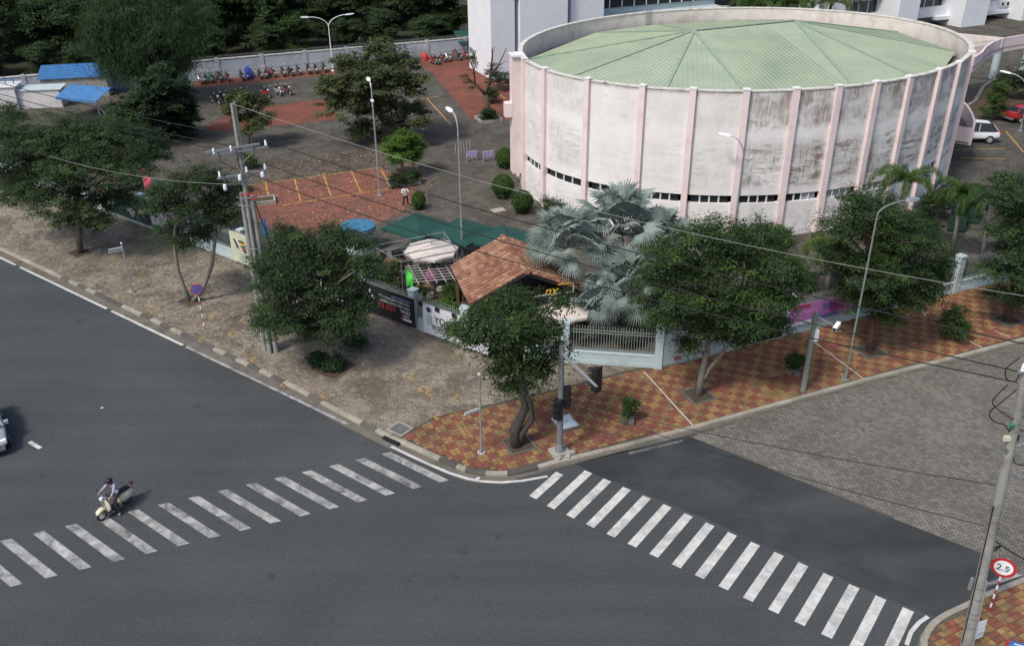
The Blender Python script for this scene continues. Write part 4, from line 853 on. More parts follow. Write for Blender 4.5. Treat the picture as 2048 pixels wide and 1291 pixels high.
# ------------------------------------------------------------------ flags
def flag(px, py, hp, mat, label, wv=.35, hh=1.9, z0=PZ, rz=0):
    c = at(px, py, z0); t = thing('flag', label, 'flag', (c.x, c.y, z0), rz); MB().tube([(0, 0, 0), (0, 0, hp)], .025, 6).build('pole', 'galv', t)
    mb = MB(); n = 8
    for i in range(n+1):
        k = i/n; z = hp-hh*k; ww = wv*(.15+1.1*min(1, k*2.4))*(1-.25*max(0, k-.5)); mb.v += [(.02, .02*math.sin(k*6), z), (ww*.55, .10*math.sin(k*7), z-.03), (ww, .05*math.cos(k*5), z-.05)]
    for i in range(n):
        for j in (0, 1): mb.f.append([i*3+j, i*3+j+1, i*3+4+j, i*3+3+j]); mb.c.append(0); mb.m.append(0)
    o = mb.build('cloth', mat, t); md = o.modifiers.new('s', 'SOLIDIFY'); md.thickness = .01
flag(819, 650, 3.8, 'flag_green', 'bright green feather flag above the black banner', .32, 1.25); flag(300, 425, 3.6, 'flag_pink', 'pink feather flag above the faded photo banner', .5, 1.8)
flag(226, 410, 2.4, 'orange', 'small orange flag left of the pink flag', .45, .6)
# ------------------------------------------------------------------ utility poles
pb = pp(541, 702); PH = 13.9
up = thing('utility_pole', 'tall concrete utility pole cluster with crossarms beside the cream banner', 'utility pole', (pb.x, pb.y, PZ))
MB().tube([(0, 0, 0), (0, 0, PH)], [.17, .09], 12).build('pole', 'concrete_pole', up); MB().tube([(-.32, .12, 0), (-.26, .1, 9.3)], [.17, .11], 12).build('pole', 'concrete_pole', up); MB().tube([(.34, -.06, 0), (.30, -.05, 9.2)], [.15, .10], 12).build('pole', 'concrete_pole', up); MB().tube([(.06, -.24, 0), (.06, -.22, 8.9)], [.06, .05], 8).build('conduit', 'galv', up)
MB().tube([(.12, .05, 10.6), (.12, .05, PH+.1)], .06, 8).build('extension', 'pole_green', up)
ca = A2+.12; cdx = V(math.cos(ca), math.sin(ca), 0)
def insul(par, p, k=1.0):
    k *= .72
    MB().lathe([(.03, 0), (.09*k, .04), (.05, .1), (.085*k, .14), (.05, .2), (.07*k, .24), (.02, .3)], 10).build('insulator', 'lamp_white', par, loc=p)
ZX = [11.55, 10.35]
for z, l0, l1 in ((11.55, -1.3, 1.5), (11.75, -1.6, 1.1), (10.35, -1.25, 1.3)):
    MB().bar(cdx*l0+V(0, -.14, z), cdx*l1+V(0, -.14, z), .09, .09).build('crossarm', 'galv', up)
for z, xs in ((11.62, (-1.2, -.35, 1.4)), (10.42, (-1.1, .25, 1.2))):
    for x in xs: insul(up, cdx*x+V(0, -.14, z), 1.2)
for a, b in (((-.8, 11.5), (-.05, 10.9)), ((.9, 11.5), (.05, 10.9)), ((-.8, 10.3), (-.05, 9.8)), ((.8, 10.3), (.05, 9.8))): MB().bar(cdx*a[0]+V(0, -.16, a[1]), cdx*b[0]+V(0, -.12, b[1]), .04, .03).build('brace', 'galv', up)
for x, z in ((-.9, 9.7), (-.1, 10.05), (1.05, 10.0)): MB().lathe([(.04, 0), (.10, .10), (.09, .30), (.04, .36)], 10).build('fuse', 'lamp_white', up, loc=cdx*x+V(0, -.25, z))
for z in (8.7, 9.1, 6.3, 3.4, 1.6): MB().lathe([(.50, 0), (.52, .03), (.50, .06)], 14, sx=1, sy=.62).build('band', 'galv_dark', up, loc=(0, 0, z))
MB().tube([(.1, -.2, 9.15), (.5, -.25, 9.05), (.6, -.2, 9.3), (.2, -.3, 9.4), (-.2, -.25, 9.3)], .035, 6).build('cable_tie', 'red', up)
for k in range(3): MB().tube([cdx*(-1.0+k*.9)+V(0, -.15, 11.7), cdx*(-.8+k*.8)+V(0, -.4, 11.2), cdx*(-.3+k*.3)+V(0, -.35, 10.8), cdx*(-.9+k*.95)+V(0, -.2, 10.4)], .022, 6).build('jumper', 'cable', up)
MB().tube([(.30, .2, 8.9), (.9, 1.0, 4.5), (1.5, 1.8, .1)], .03, 6).build('stay', 'cable', up)
rb_ = V(15.85, 22.45, PZ); RH = 9.6
rp_ = thing('utility_pole', 'leaning grey concrete utility pole with taped notices at the near right corner', 'utility pole', rb_)
TP = aty(2066, 690, 22.45)-rb_
def onp(z): return V(TP.x*z/TP.z, TP.y*z/TP.z, z)
MB().tube([(0, 0, 0), onp(4.5), TP*1.06], [.20, .165, .12], 14).build('pole', 'concrete_pole', rp_)
MB().tube([onp(.3)+V(-.2, -.05, 0), onp(3.2)+V(-.18, -.07, 0), onp(6.4)+V(-.16, -.07, 0)], .02, 6).build('cable', 'cable', rp_); MB().tube([onp(.2)+V(.12, -.18, 0), onp(1.6)+V(.12, -.17, 0), onp(3.3)+V(.1, -.17, 0)], .028, 6).build('conduit', 'cable_light', rp_)
for z in (1.1, 1.5, 1.75, 2.4, 2.9, 5.3, 6.1): MB().lathe([(.205-.006*z, 0), (.212-.006*z, .025), (.205-.006*z, .05)], 14).build('band', 'galv_dark', rp_, loc=onp(z))
MB().box(onp(2.95)+V(-.26, .08, 0), (.07, .1, .5)).build('meter_box', 'galv', rp_)
MB().tube([onp(4.7)+V(*q) for q in ((.1, -.1, 0), (.35, -.05, .05), (.4, 0, -.1), (.15, -.1, -.15), (.42, .05, -.02))], .02, 6).build('cable_coil', 'cable', rp_)
n1_ = thing('paper_notice', 'white paper notice taped to the near pole, upper of two', 'notice', rb_+onp(1.05)+V(.30, -.12, 0), .35, 'notices on the near pole'); MB().box((0, 0, .2), (.36, .012, .40)).build('sheet', 'paper', n1_)
n2_ = thing('paper_notice', 'pale blue paper notice taped to the near pole, lower of two', 'notice', rb_+onp(.62)+V(.28, -.13, 0), .35, 'notices on the near pole'); MB().box((0, 0, .2), (.36, .012, .40)).build('sheet', 'paper', n2_)
for z in (.1, .18, .24): MB().box((0, -.008, z), (.26, .006, .015)).build('print', 'ink_blue', n2_)
WE = [aty(2062, 690, 22.3), aty(2044, 744, 22.4), aty(2044, 766, 22.5)]
for p in WE: MB().bar(p-rb_-V(.1, 0, 0), p-rb_+V(.75, .1, 0), .08, .08).build('crossarm', 'galv', rp_); insul(rp_, p-rb_+V(0, 0, .02))
def loop(pts, r=.018): MB().tube(pts, r, 6).build('cable', 'cable', rp_)
def bez(p, n=10):
    p = [Vector(q) for q in p]; o = []
    for i in range(len(p)-1):
        p0, p1, p2, p3 = p[max(i-1, 0)], p[i], p[i+1], p[min(i+2, len(p)-1)]
        for k in range(n):
            t = k/n; o.append(.5*((2*p1)+(p2-p0)*t+(2*p0-5*p1+4*p2-p3)*t*t+(3*p1-p0-3*p2+p3)*t**3))
    return o+[p[-1]]
RPY = 22.4
def rpx(px, py): return aty(px, py, RPY)-rb_
loop(bez([rpx(2040, 715), rpx(2014, 735), rpx(2012, 755), rpx(2030, 762), rpx(2040, 745)])); loop(bez([rpx(2016, 768), rpx(1986, 800), rpx(1995, 817), rpx(2026, 838)])); loop(bez([rpx(2034, 778), rpx(2000, 806), rpx(1979, 825), rpx(1988, 842), rpx(2010, 850), rpx(2018, 862)])); loop(bez([rpx(2018, 862), rpx(2030, 856), rpx(2050, 862)])); loop(bez([rpx(2026, 838), rpx(2035, 832), rpx(2060, 836)])); loop(bez([rpx(2026, 905), rpx(2030, 925), rpx(2048, 930)]))
MB().ball(rpx(2026, 850), (.12, .08, .12), 8, 6).build('connector', 'cover_green', rp_); MB().box(rpx(2016, 876), (.26, .1, .16)).build('junction_box', 'banner_cream', rp_); MB().box(rpx(2032, 874), (.14, .12, .2)).build('switch', 'black', rp_); MB().box(rpx(2020, 900), (.28, .12, .16)).build('junction_box', 'galv_dark', rp_)
MB().bar(rpx(2020, 895), rpx(2070, 880), .06, .05).build('bracket', 'galv', rp_); MB().bar(rpx(2026, 945), rpx(2075, 962), .06, .05).build('bracket', 'galv', rp_)
# ------------------------------------------------------------------ overhead wires
def wire(name, pts, r, mat, label, sag=0.0, n=26):
    a, b = Vector(pts[0]), Vector(pts[-1]); o = []
    if len(pts) == 2:
        for i in range(n+1): k = i/n; o.append(a.lerp(b, k)-V(0, 0, 4*sag*k*(1-k)))
    else: o = bez(pts, 10)
    return MB().tube(o, r, 6).build(name, mat, label=label, cat='cable', group='overhead cables')
def pw(x, z): return V(pb.x, pb.y, PZ)+cdx*x+V(0, -.14, z)
R0 = rb_
wire('overhead_cable', (pw(1.4, 11.9), WE[0]), .022, 'cable', 'uppermost of three black overhead cables crossing above the clay roof', .55)
wire('overhead_cable', (pw(1.2, 10.7), WE[1]), .022, 'cable', 'middle of three black overhead cables crossing above the clay roof', .55)
wire('overhead_cable', (pw(.25, 10.4), WE[2]), .022, 'cable', 'lowest of three black overhead cables crossing above the clay roof', .75)
wire('overhead_cable', (V(pb.x, pb.y, PH+PZ), aty(2090, 598, 30)), .011, 'cable_light', 'thin pale wire running from the tall pole top past the silver palms', .9)
for k, x in enumerate((-1.2, -.35, 1.4)): wire('overhead_cable', (pw(x, 11.9), V(pb.x, pb.y, 0)-D1*46+N1*(x*.8)+V(0, 0, 11.8)), .024, 'cable', ('far', 'middle', 'near')[2-k]+' of three black cables leaving the tall pole to the left', .7)
wire('overhead_cable', (pw(-.4, 9.9), aty(60, 300, 56)), .011, 'cable_light', 'thin pale wire crossing the big left tree to the pole', .5)
sp_ = pp(1119, 905)
wire('overhead_cable', (V(sp_.x, sp_.y, 3.1), aty(2008, 972, 22.4)), .014, 'cable', 'upper thin dark wire from the traffic signal to the near right pole', .25); wire('overhead_cable', (V(sp_.x, sp_.y, 3.0), aty(2000, 1058, 22.4)), .014, 'cable', 'lower thin dark wire from the traffic signal to the near right pole', .30)
wire('overhead_cable', (aty(1992, 1082, 22.4), aty(2110, 1145, 22.3)), .022, 'cable', 'thick black cable leaving the near right pole to the right', .1)
# ------------------------------------------------------------------ lamp posts
def lamp(name, label, base, h, arm, az, r=.07, mat='galv', head=True, z0=PZ, arm2=None, headm='lamp_white', rise=.5, hl=.62):
    t = thing(name, label, 'street lamp', (base.x, base.y, z0), az)
    MB().lathe([(.22, 0), (.22, .06), (r*1.3, .08), (r*1.3, .5), (r*1.05, .55)], 12).build('base', mat, t)
    MB().tube([(0, 0, 0), (0, 0, h)], [r, r*.7], 10).build('pole', mat, t)
    for s in ((1, -1) if arm2 else (1,)):
        n = 8; pts = [(0, 0, h-.02)]+[(s*arm*(1-math.cos(math.pi/2*k/n)), 0, h+rise*math.sin(math.pi/2*k/n)) for k in range(1, n+1)]
        if rise < .3: pts = [(0, 0, h-.02), (s*.1, 0, h+.1), (s*.4, 0, h+.2), (s*arm, 0, h+.2+rise)]
        o = MB().tube(pts, r*.6, 8).build('arm', mat, t)
        e = Vector(pts[-1]); d = (e-Vector(pts[-2])).normalized()
        hd = MB(); hw = .15
        for k, (a, ww, hh) in enumerate(((-.05, .4, .5), (.12, .95, 1), (hl*.7, 1.0, .9), (hl, .55, .4))):
            p = e+d*a
            hd.v += [tuple(p+V(0, -hw*ww, -.05*hh)), tuple(p+V(0, hw*ww, -.05*hh)), tuple(p+V(0, hw*ww*.8, .07*hh)), tuple(p+V(0, -hw*ww*.8, .07*hh))]
        for k in range(3):
            for j in range(4): hd.f.append([k*4+j, k*4+(j+1) % 4, k*4+4+(j+1) % 4, k*4+4+j]); hd.c.append(0); hd.m.append(0)
        hd.f += [[3, 2, 1, 0], [12, 13, 14, 15]]; hd.c += [0, 0]; hd.m += [0, 0]
        hh_ = hd.build('lamp_head', headm, o); MB().box(e+d*.32-V(0, 0, .065), (.34, .2, .03)).build('lens', 'glass_pale', hh_)
    return t
lb_ = pp(760, 391); lamp('street_lamp', 'white headed lamp post standing in the parking bay yard', lb_, 8.3, .5, 1.9, .075, 'galv', rise=.7, hl=.75); MB().bar((0, 0, 7.6), (-.5, .1, 7.75), .05, .05).build('bracket', 'galv', bpy.data.objects['street_lamp']); MB().box((-.62, .12, 7.78), (.4, .2, .12)).build('floodlight', 'lamp_white', bpy.data.objects['street_lamp'])
lamp('street_lamp', 'lamp post rising behind the green parasols', pp(926, 535), 9.2, .7, 2.1, .075, rise=1.1, hl=.75)
lamp('street_lamp', 'lamp post against the front of the round hall', pp(1465, 497), 6.55, 1.0, 2.7, .075, rise=1.3, hl=.75)
lamp('street_lamp', 'twin armed lamp post at the back wall', pp(666, 142), 5.2, 2.2, .35, .07, rise=1.3, arm2=True, hl=1.0, mat='lamp_white')
lamp('street_lamp', 'slim green cobra head street lamp on the checkered pavement', pp(1690, 759), 9.2, 1.45, .25, .06, 'pole_green', rise=.6, headm='galv', hl=.7)
lamp('street_lamp', 'curved lamp post beside the parked red car', pp(2040, 262), 2.6, 2.0, 2.5, .06, rise=2.6, hl=1.0)
lamp('street_lamp', 'lamp head showing at the far left among trees', aty(-30, 200, 78)*1.0, 9.5, 1.6, .5, .07, rise=1.0, z0=PZ, hl=.9) if False else None
lc = at(-25, 330, PZ); lamp('street_lamp', 'lamp head half hidden by the big left tree at the picture edge', lc, 4.6, 1.3, .35, .07, rise=.8, hl=.8)
lc = at(-20, 175, PZ); lamp('street_lamp', 'small white lamp head above the white shed at the far left', lc, 5.4, 1.6, .2, .07, rise=.9, hl=1.0)
# ------------------------------------------------------------------ traffic signal
ts = thing('traffic_signal', 'grey traffic signal mast with angled arm and two black signal heads at the corner', 'traffic light', (sp_.x, sp_.y, PZ))
MB().box((0, 0, .07), (.85, .7, .16), .4).build('footing', 'concrete', ts); MB().tube([(0, 0, .1), (0, 0, 5.75)], [.15, .12], 14).build('mast', 'galv_dark', ts); MB().lathe([(.22, .14), (.22, .22), (.17, .5), (.15, .55)], 14).build('collar', 'galv_dark', ts)
te = aty(1193, 772, sp_.y-4.2); tl0 = V(sp_.x, sp_.y, 5.55); ar = te-V(sp_.x, sp_.y, PZ)
te = at(1193, 772, 5.75); ar = te-V(sp_.x, sp_.y, PZ)
MB().tube([(0, 0, 5.35), ar], [.085, .06], 10).build('arm', 'galv', ts)
def head(par, c, az, name='signal_head'):
    o = obj(name, None, par, c, az); 
    b_ = MB().box((0, 0, 0), (.36, .22, 1.05)).build('housing', 'signal_black', par, loc=c); b_.rotation_euler.z = az
    for k, mt in enumerate(('ink_red', 'yellow', 'cover_green')):
        z = .34-k*.34; l = MB().disc((0, -.115, z), (0, 1, 0), .12, .02).build('lens', 'glass_dark', b_); v = MB()
        n = 10
        for i in range(n+1):
            a = math.pi*i/n; v.v += [(.15*math.cos(a), -.11, z+.15*math.sin(a)), (.15*math.cos(a), -.34, z+.13*math.sin(a))]
        for i in range(n): v.f.append([2*i, 2*i+2, 2*i+3, 2*i+1]); v.c.append(0); v.m.append(0)
        v.build('visor', 'signal_black', b_)
    bpy.data.objects.remove(o); return b_
mid = V(0, 0, 5.35).lerp(ar, .8); h_ = head(ts, mid+V(.30, .25, -.15), -2.2); MB().box((.0, .14, 0), (.5, .03, 1.2)).build('back_board', 'signal_black', h_)
h_ = head(ts, V(.24, .02, 3.05), 2.7); h_ = head(ts, V(-.12, -.2, 2.55), -.5); MB().bar((0, 0, 3.0), (.2, .02, 3.0), .05, .05).build('bracket', 'galv_dark', ts)
for k, (x, y) in enumerate(((.55, -.05), (.35, -.32), (-.1, -.45))): MB().box((x, y, .05), (.32, .22, .12), .5+k).build('kerb_chunk', 'concrete', ts)
# ------------------------------------------------------------------ slim sign posts
def slim(px, py, h, label, arms, rz):
    b_ = pp(px, py); t = thing('sign_post', label, 'sign post', (b_.x, b_.y, PZ), rz); MB().lathe([(.2, 0), (.2, .08), (.1, .1)], 10).build('footing', 'concrete', t); MB().tube([(0, 0, 0), (0, 0, h)], [.05, .04], 10).build('pole', 'galv', t); MB().ball((0, 0, h+.03), .06, 8, 6).build('cap', 'lamp_white', t)
    for z, L, w_ in arms: MB().box((-L/2, 0, z), (L, .03, w_)).build('blade', 'lamp_white', t); MB().box((-L/2, -.018, z), (L*.94, .006, w_*.8)).build('face', 'ink_teal', t)
slim(963, 905, 4.25, 'slim white street name post at the pavement corner', ((2.5, .8, .07), (2.42, .85, .03)), A2+.15); slim(265, 583, 3.3, 'slim pale street name post left of the no stopping sign', ((3.05, .8, .12), (2.88, .85, .03)), A2+.15)
def disc_sign(px, py, h, r, label, name, az, parts, striped=True, lean=0):
    b_ = pp(px, py); t = thing(name, label, 'sign', (b_.x, b_.y, PZ), az); n = 9
    for k in range(n): MB().tube([(0, .03, (h-.2)*k/n), (0, .03, (h-.2)*(k+1)/n)], .035, 8, cap=True).build('post_band', ('ink_red', 'lamp_white')[k % 2], t)
    for i, (rr, mt) in enumerate(parts): MB().disc((0, -.01-.008*i, h), (0, 1, 0), rr, .012, 28).build('disc', mt, t)
    return t
az = .1
t = disc_sign(410, 660, 2.65, .34, 'round blue and red no stopping sign on a striped post', 'no_stopping_sign', .25, ((.34, 'red'), (.28, 'blue')))
for s in (1, -1): MB().box((0, -.032, 2.65), (.56, .006, .05), T=Matrix.Rotation(s*R(45), 3, 'Y')).build('bar', 'red', t)
t = disc_sign(1978, 1222, 2.15, .42, 'round white 2.5 tonne limit sign with red border', 'weight_limit_sign', -.55, ((.42, 'red'), (.31, 'lamp_white')))
letter(t, '2.5', .36, 'black', (-.02, -.036, 2.14), (1, 0, 0), (0, 0, 1), .004); letter(t, 't', .14, 'black', (.185, -.036, 2.2), (1, 0, 0), (0, 0, 1), .004)
c = at(2035, 1300, .9); t = thing('street_sign', 'blue sign with white lettering at the bottom right edge', 'sign', (c.x, c.y, PZ), -.35); MB().tube([(0, .05, 0), (0, .05, 1.0)], .03, 8).build('post', 'galv', t); MB().box((0, 0, .95), (.62, .03, .34)).build('panel', 'blue', t); MB().box((-.36, 0, .97), (.14, .03, .36)).build('panel', 'ink_red', t); MB().box((.02, -.02, 1.05), (.4, .006, .04)).build('print', 'lamp_white', t); MB().box((.02, -.02, .93), (.5, .006, .03)).build('print', 'lamp_white', t)
b_ = pp(1606, 781); t = thing('camera_pole', 'grey pole with arm carrying a white surveillance camera', 'camera pole', (b_.x, b_.y, PZ))
MB().tube([(0, 0, 0), (0, 0, 4.55)], [.15, .12], 12).build('pole', 'pole_green', t); ce = at(1670, 652, 4.0)-V(b_.x, b_.y, PZ); MB().tube([(0, 0, 4.35), ce], [.045, .035], 8).build('arm', 'galv', t); MB().box((.15, -.05, 3.3), (.2, .2, .62), .3).build('control_box', 'lamp_white', t)
cm = MB().bar(ce+V(-.12, -.3, -.02), ce+V(.22, .12, .1), .2, .2).build('camera_body', 'lamp_white', t); MB().disc(ce+V(-.13, -.31, -.025), (.34, .42, .12), .08, .03).build('lens', 'black', cm); MB().bar(ce+V(.05, 0, -.15), ce+V(.35, .05, -.3), .05, .05).build('bracket', 'lamp_white', t)
# ------------------------------------------------------------------ motorbikes
def wheel(par, x, r, w_=.1, spokes=False):
    o = MB().tube([(x, -w_/2, r), (x, w_/2, r)], r, 20).build('wheel', 'rubber', par); MB().tube([(x, -w_/2-.008, r), (x, w_/2+.008, r)], r*.62, 16).build('rim', 'bike_silver', o); return o
def bike():
    t = thing('motorbike', '', 'motorbike', (0, 0, 0)); wheel(t, .62, .28); wheel(t, -.62, .28, .12)
    b_ = MB(); prof = [(-.80, .60, .82, .07), (-.62, .52, .80, .14), (-.30, .42, .76, .17), (-.05, .36, .50, .15), (.18, .34, .48, .14), (.30, .36, .80, .20), (.42, .45, .98, .16), (.50, .60, 1.0, .10)]
    for x, z0, z1, hw in prof: b_.v += [(x, -hw*.8, z0), (x, hw*.8, z0), (x, hw, (z0+z1)/2), (x, hw*.7, z1), (x, -hw*.7, z1), (x, -hw, (z0+z1)/2)]
    for i in range(len(prof)-1):
        for j in range(6): b_.f.append([i*6+j, i*6+(j+1) % 6, i*6+6+(j+1) % 6, i*6+6+j]); b_.c.append(0); b_.m.append(0)
    b_.f += [[5, 4, 3, 2, 1, 0], [42, 43, 44, 45, 46, 47]]; b_.c += [0, 0]; b_.m += [0, 0]
    b_.build('body', 'bike_black', t, smooth=True)
    MB().box((-.36, 0, .84), (.72, .28, .12), tp=.85).build('seat', 'rubber', t); MB().tube([(.62, 0, .28), (.46, 0, .95), (.42, 0, 1.05)], .045, 8).build('fork', 'galv_dark', t); MB().tube([(.36, -.34, 1.08), (.44, 0, 1.04), (.36, .34, 1.08)], .022, 8).build('handlebar', 'black', t); MB().ball((.54, 0, .92), (.08, .1, .1), 10, 6).build('headlight', 'lamp_white', t); MB().box((-.84, 0, .62), (.05, .2, .16)).build('number_plate', 'lamp_white', t); MB().box((-.8, 0, .76), (.06, .18, .07)).build('tail_light', 'red', t)
    MB().lathe([(.30, -.04), (.34, 0)], 12, (.62, 0, .3)).build('mudguard', 'black', t) if False else MB().tube([(.34, 0, .44), (.46, 0, .6), (.66, 0, .63), (.86, 0, .5)], [.05, .08, .08, .04], 8).build('mudguard', 'bike_black', t)
    for s in (-1, 1):
        MB().tube([(.38, s*.3, 1.08), (.40, s*.34, 1.28)], .01, 6).build('mirror_stalk', 'black', t); MB().disc((.39, s*.34, 1.32), (1, 0, 0), .06, .02, 12).build('mirror', 'lamp_white', t)
    MB().tube([(-.1, .16, .3), (-.75, .2, .36)], [.04, .06], 8).build('exhaust', 'chrome', t); MB().tube([(0, -.1, .3), (.05, -.3, .02)], .015, 6).build('side_stand', 'galv_dark', t)
    return t
proto = bike(); used = [False]
def mbike(px, py, col, desc, rz):
    c = at(px, py, PZ); lb = desc
    if not used[0]:
        used[0] = True; proto.location = c; proto.rotation_euler.z = rz; proto['label'] = lb; o = proto; o['group'] = 'parked motorbikes'
    else: o = dup(proto, c, rz, lb)
    for ch in o.children:
        if ch.name.split('.')[0] in ('body', 'mudguard'): ch.material_slots[0].link = 'OBJECT'; ch.material_slots[0].material = M[col]
    o['group'] = 'parked motorbikes'; return o
wa = math.atan2(N2.y, N2.x)+.05
row = [(401, 160, 'bike_silver', 'silver'), (412, 159, 'bike_black', 'black'), (424, 158, 'cover_green', 'green'), (440, 156, 'bike_black', 'black'), (455, 155, 'bike_brown', 'brown'), (484, 153, 'bike_black', 'black'), (497, 152, 'bike_blue', 'blue'), (520, 150, 'bike_black', 'black'), (533, 149, 'bike_brown', 'brown'), (546, 147, 'bike_red', 'red'), (566, 145, 'bike_black', 'black'), (581, 144, 'bike_black', 'black'), (597, 142, 'bike_black', 'black'), (617, 140, 'bike_black', 'black'), (632, 139, 'bike_black', 'black'), (648, 137, 'bike_black', 'black')]
rbk = random.Random(6)
for i, (x, y, c_, n_) in enumerate(row): mbike(x, y+7, c_, n_+' motorbike in the long row along the back wall, '+ORD[i]+' from the left', wa+rbk.gauss(0, .12))
for i, (x, y, c_, n_) in enumerate(((873, 127, 'bike_black', 'black'), (866, 127, 'bike_red', 'red'), (885, 123, 'bike_brown', 'dark red'), (896, 121, 'bike_silver', 'silver'), (915, 119, 'bike_black', 'black'), (930, 116, 'bike_red', 'red'))): mbike(x, y+1, c_, n_+' motorbike in the short row near the white tower, '+ORD[i]+' listed from the left' if False else n_+' motorbike near the white tower, '+('second', 'leftmost', 'third', 'fourth', 'fifth', 'sixth')[i]+(' from the left' if i != 1 else ' of that short row'), wa+.1+rbk.gauss(0, .12))
for i, (x, y, c_, n_) in enumerate(((433, 208, 'bike_black', 'black'), (447, 205, 'bike_black', 'black'), (475, 200, 'bike_red', 'red'), (487, 198, 'bike_silver', 'silver'), (533, 195, 'bike_red', 'red'), (557, 191, 'bike_silver', 'silver'), (575, 189, 'bike_brown', 'brown'))): mbike(x, y, c_, n_+' motorbike in the middle row of the yard, '+ORD[i]+' from the left', wa+math.pi+.3+rbk.gauss(0, .12))
def covered(px, py, mat, label, rz, sx=1.5):
    c = at(px, py, PZ); t = thing('motorbike_cover', label, 'cover', (c.x, c.y, PZ), rz); mb = MB(); pr = [(-.75, .3, .5), (-.6, .4, .85), (-.2, .42, .95), (.2, .40, 1.0), (.45, .45, 1.25), (.7, .3, 1.0), (.85, .2, .6)]
    for x, hw, h in pr: mb.v += [(x, -hw, .05), (x, -hw*.85, h*.7), (x, -hw*.4, h), (x, hw*.4, h), (x, hw*.85, h*.7), (x, hw, .05)]
    for i in range(len(pr)-1):
        for j in range(5): mb.f.append([i*6+j, i*6+6+j, i*6+7+j, i*6+j+1]); mb.c.append(0); mb.m.append(0)
    mb.f += [[0, 1, 2, 3, 4, 5], [41, 40, 39, 38, 37, 36]]; mb.c += [0, 0]; mb.m += [0, 0]
    mb.build('cloth', mat, t, smooth=True)
covered(419, 158, 'cover_green', 'dark green cover over a motorbike in the wall row', wa); covered(436, 158, 'cover_brown', 'dark brown cover over a motorbike in the wall row', wa); covered(499, 155, 'bike_blue', 'blue and white cover over a motorbike in the wall row', wa); covered(532, 152, 'cover_grey', 'grey cover over a motorbike in the wall row', wa); covered(912, 119, 'cover_brown', 'dark cover over a motorbike near the white tower', wa); covered(848, 120, 'cover_red', 'red cover over a motorbike near the white tower', wa)
c = at(814, 128, PZ); MB().box((0, 0, .5), (1.0, .7, 1.0), tp=1.12).build('blue_bin', 'blue', loc=c, rz=.36, label='blue bin standing at the back wall', cat='bin')
c = at(880, 112, PZ)
# ------------------------------------------------------------------ cars
def car(label, loc, rz, paint_, suv=True, k=1.0):
    t = thing('parked_car' if suv else 'car', label, 'car', loc, rz); L2, W2 = 2.25*k, .88
    secs = [(-2.2, .45, .95, .72), (-2.12, .32, 1.02, .84), (-1.5, .28, 1.05, .9), (0, .26, 1.02, .9), (1.1, .28, .98, .9), (1.75, .3, .92, .86), (2.1, .35, .8, .78), (2.2, .42, .66, .66)]
    b_ = MB()
    for x, z0, z1, hw in secs: b_.v += [(x, -hw*.92, z0), (x, hw*.92, z0), (x, hw, z0+.25), (x, hw*.98, z1-.12), (x, hw*.86, z1), (x, -hw*.86, z1), (x, -hw*.98, z1-.12), (x, -hw, z0+.25)]
    n = 8
    for i in range(len(secs)-1):
        for j in range(n): b_.f.append([i*n+j, i*n+n+j, i*n+n+(j+1) % n, i*n+(j+1) % n]); b_.c.append(0); b_.m.append(0)
    b_.f += [list(range(n)), list(range(len(b_.v)-1, len(b_.v)-1-n, -1))]; b_.c += [0, 0]; b_.m += [0, 0]
    bo = b_.build('body', paint_, t, smooth=True); md = bo.modifiers.new('s', 'SUBSURF'); md.levels = 2; md.render_levels = 2
    h1 = 1.62 if suv else 1.45
    cab = [(-2.05 if suv else -1.65, .98, .78), (-1.45 if suv else -1.0, h1-.1, .66), (-.2, h1, .66), (.35, h1-.05, .64), (1.15, 1.0, .78)]
    g = MB()
    for x, z, hw in cab: g.v += [(x, -hw, z), (x, hw, z)]
    for i in range(4): g.f.append([2*i, 2*i+1, 2*i+3, 2*i+2][::-1]); g.c.append(0); g.m.append([1, 0, 0, 1][i])
    g.f += [[0, 2, 4, 6, 8], [9, 7, 5, 3, 1]]; g.c += [0, 0]; g.m += [1, 1]
    go_ = g.build('cabin', [paint_, 'glass_dark'], t); md = go_.modifiers.new('b', 'BEVEL'); md.width = .09; md.segments = 3; md.limit_method = 'ANGLE'
    for x in (-.35, .45): 
        for s in (-1, 1): MB().bar((x-.03, s*.80, 1.0), (x-.1, s*.675, h1-.06), .1, .03).build('pillar', paint_, t)
    for s in (-1, 1):
        MB().bar((-1.98, s*.79, .99), (-1.5, s*.67, h1-.06), .16, .04).build('pillar', paint_, t); MB().bar((1.12, s*.79, 1.0), (.36, s*.65, h1-.05), .09, .04).build('pillar', paint_, t)
        for x in (-1.35, 1.35):
            o = MB().tube([(x, s*.70, .34), (x, s*.91, .34)], .34, 20).build('wheel', 'rubber', t); MB().tube([(x, s*.88, .34), (x, s*.925, .34)], .21, 14).build('rim', 'silver', o)
        MB().box((2.02, s*.6, .72), (.22, .34, .16)).build('headlight', 'lamp_white', t); MB().box((-2.14, s*.66, .9), (.14, .22, .3)).build('tail_light', 'red', t); MB().box((.85, s*.98, 1.02), (.18, .2, .13)).build('mirror', paint_, t)
        MB().bar((.9, s*.87, 1.0), (-1.7, s*.87, 1.0), .03, .03).build('trim', 'black', t)
    MB().box((2.19, 0, .62), (.06, .9, .16)).build('grille', 'black', t); MB().box((2.2, 0, .42), (.1, 1.3, .14)).build('bumper', 'galv_dark', t); MB().box((-2.2, 0, .45), (.1, 1.4, .16)).build('bumper', 'galv_dark', t); MB().box((2.25, 0, .5), (.02, .5, .12)).build('number_plate', 'lamp_white', t)
    return t
c = at(1962, 284, PZ); cw = car('white parked estate car beside the hall balcony', (c.x-1.0, c.y+.5, PZ), 3.05, 'white_gloss'); cw.scale = (1.12,)*3
c = at(2040, 240, PZ); car('dark red parked car at the right edge behind the garden', (c.x+.3, c.y, PZ), .35, 'car_red', False)
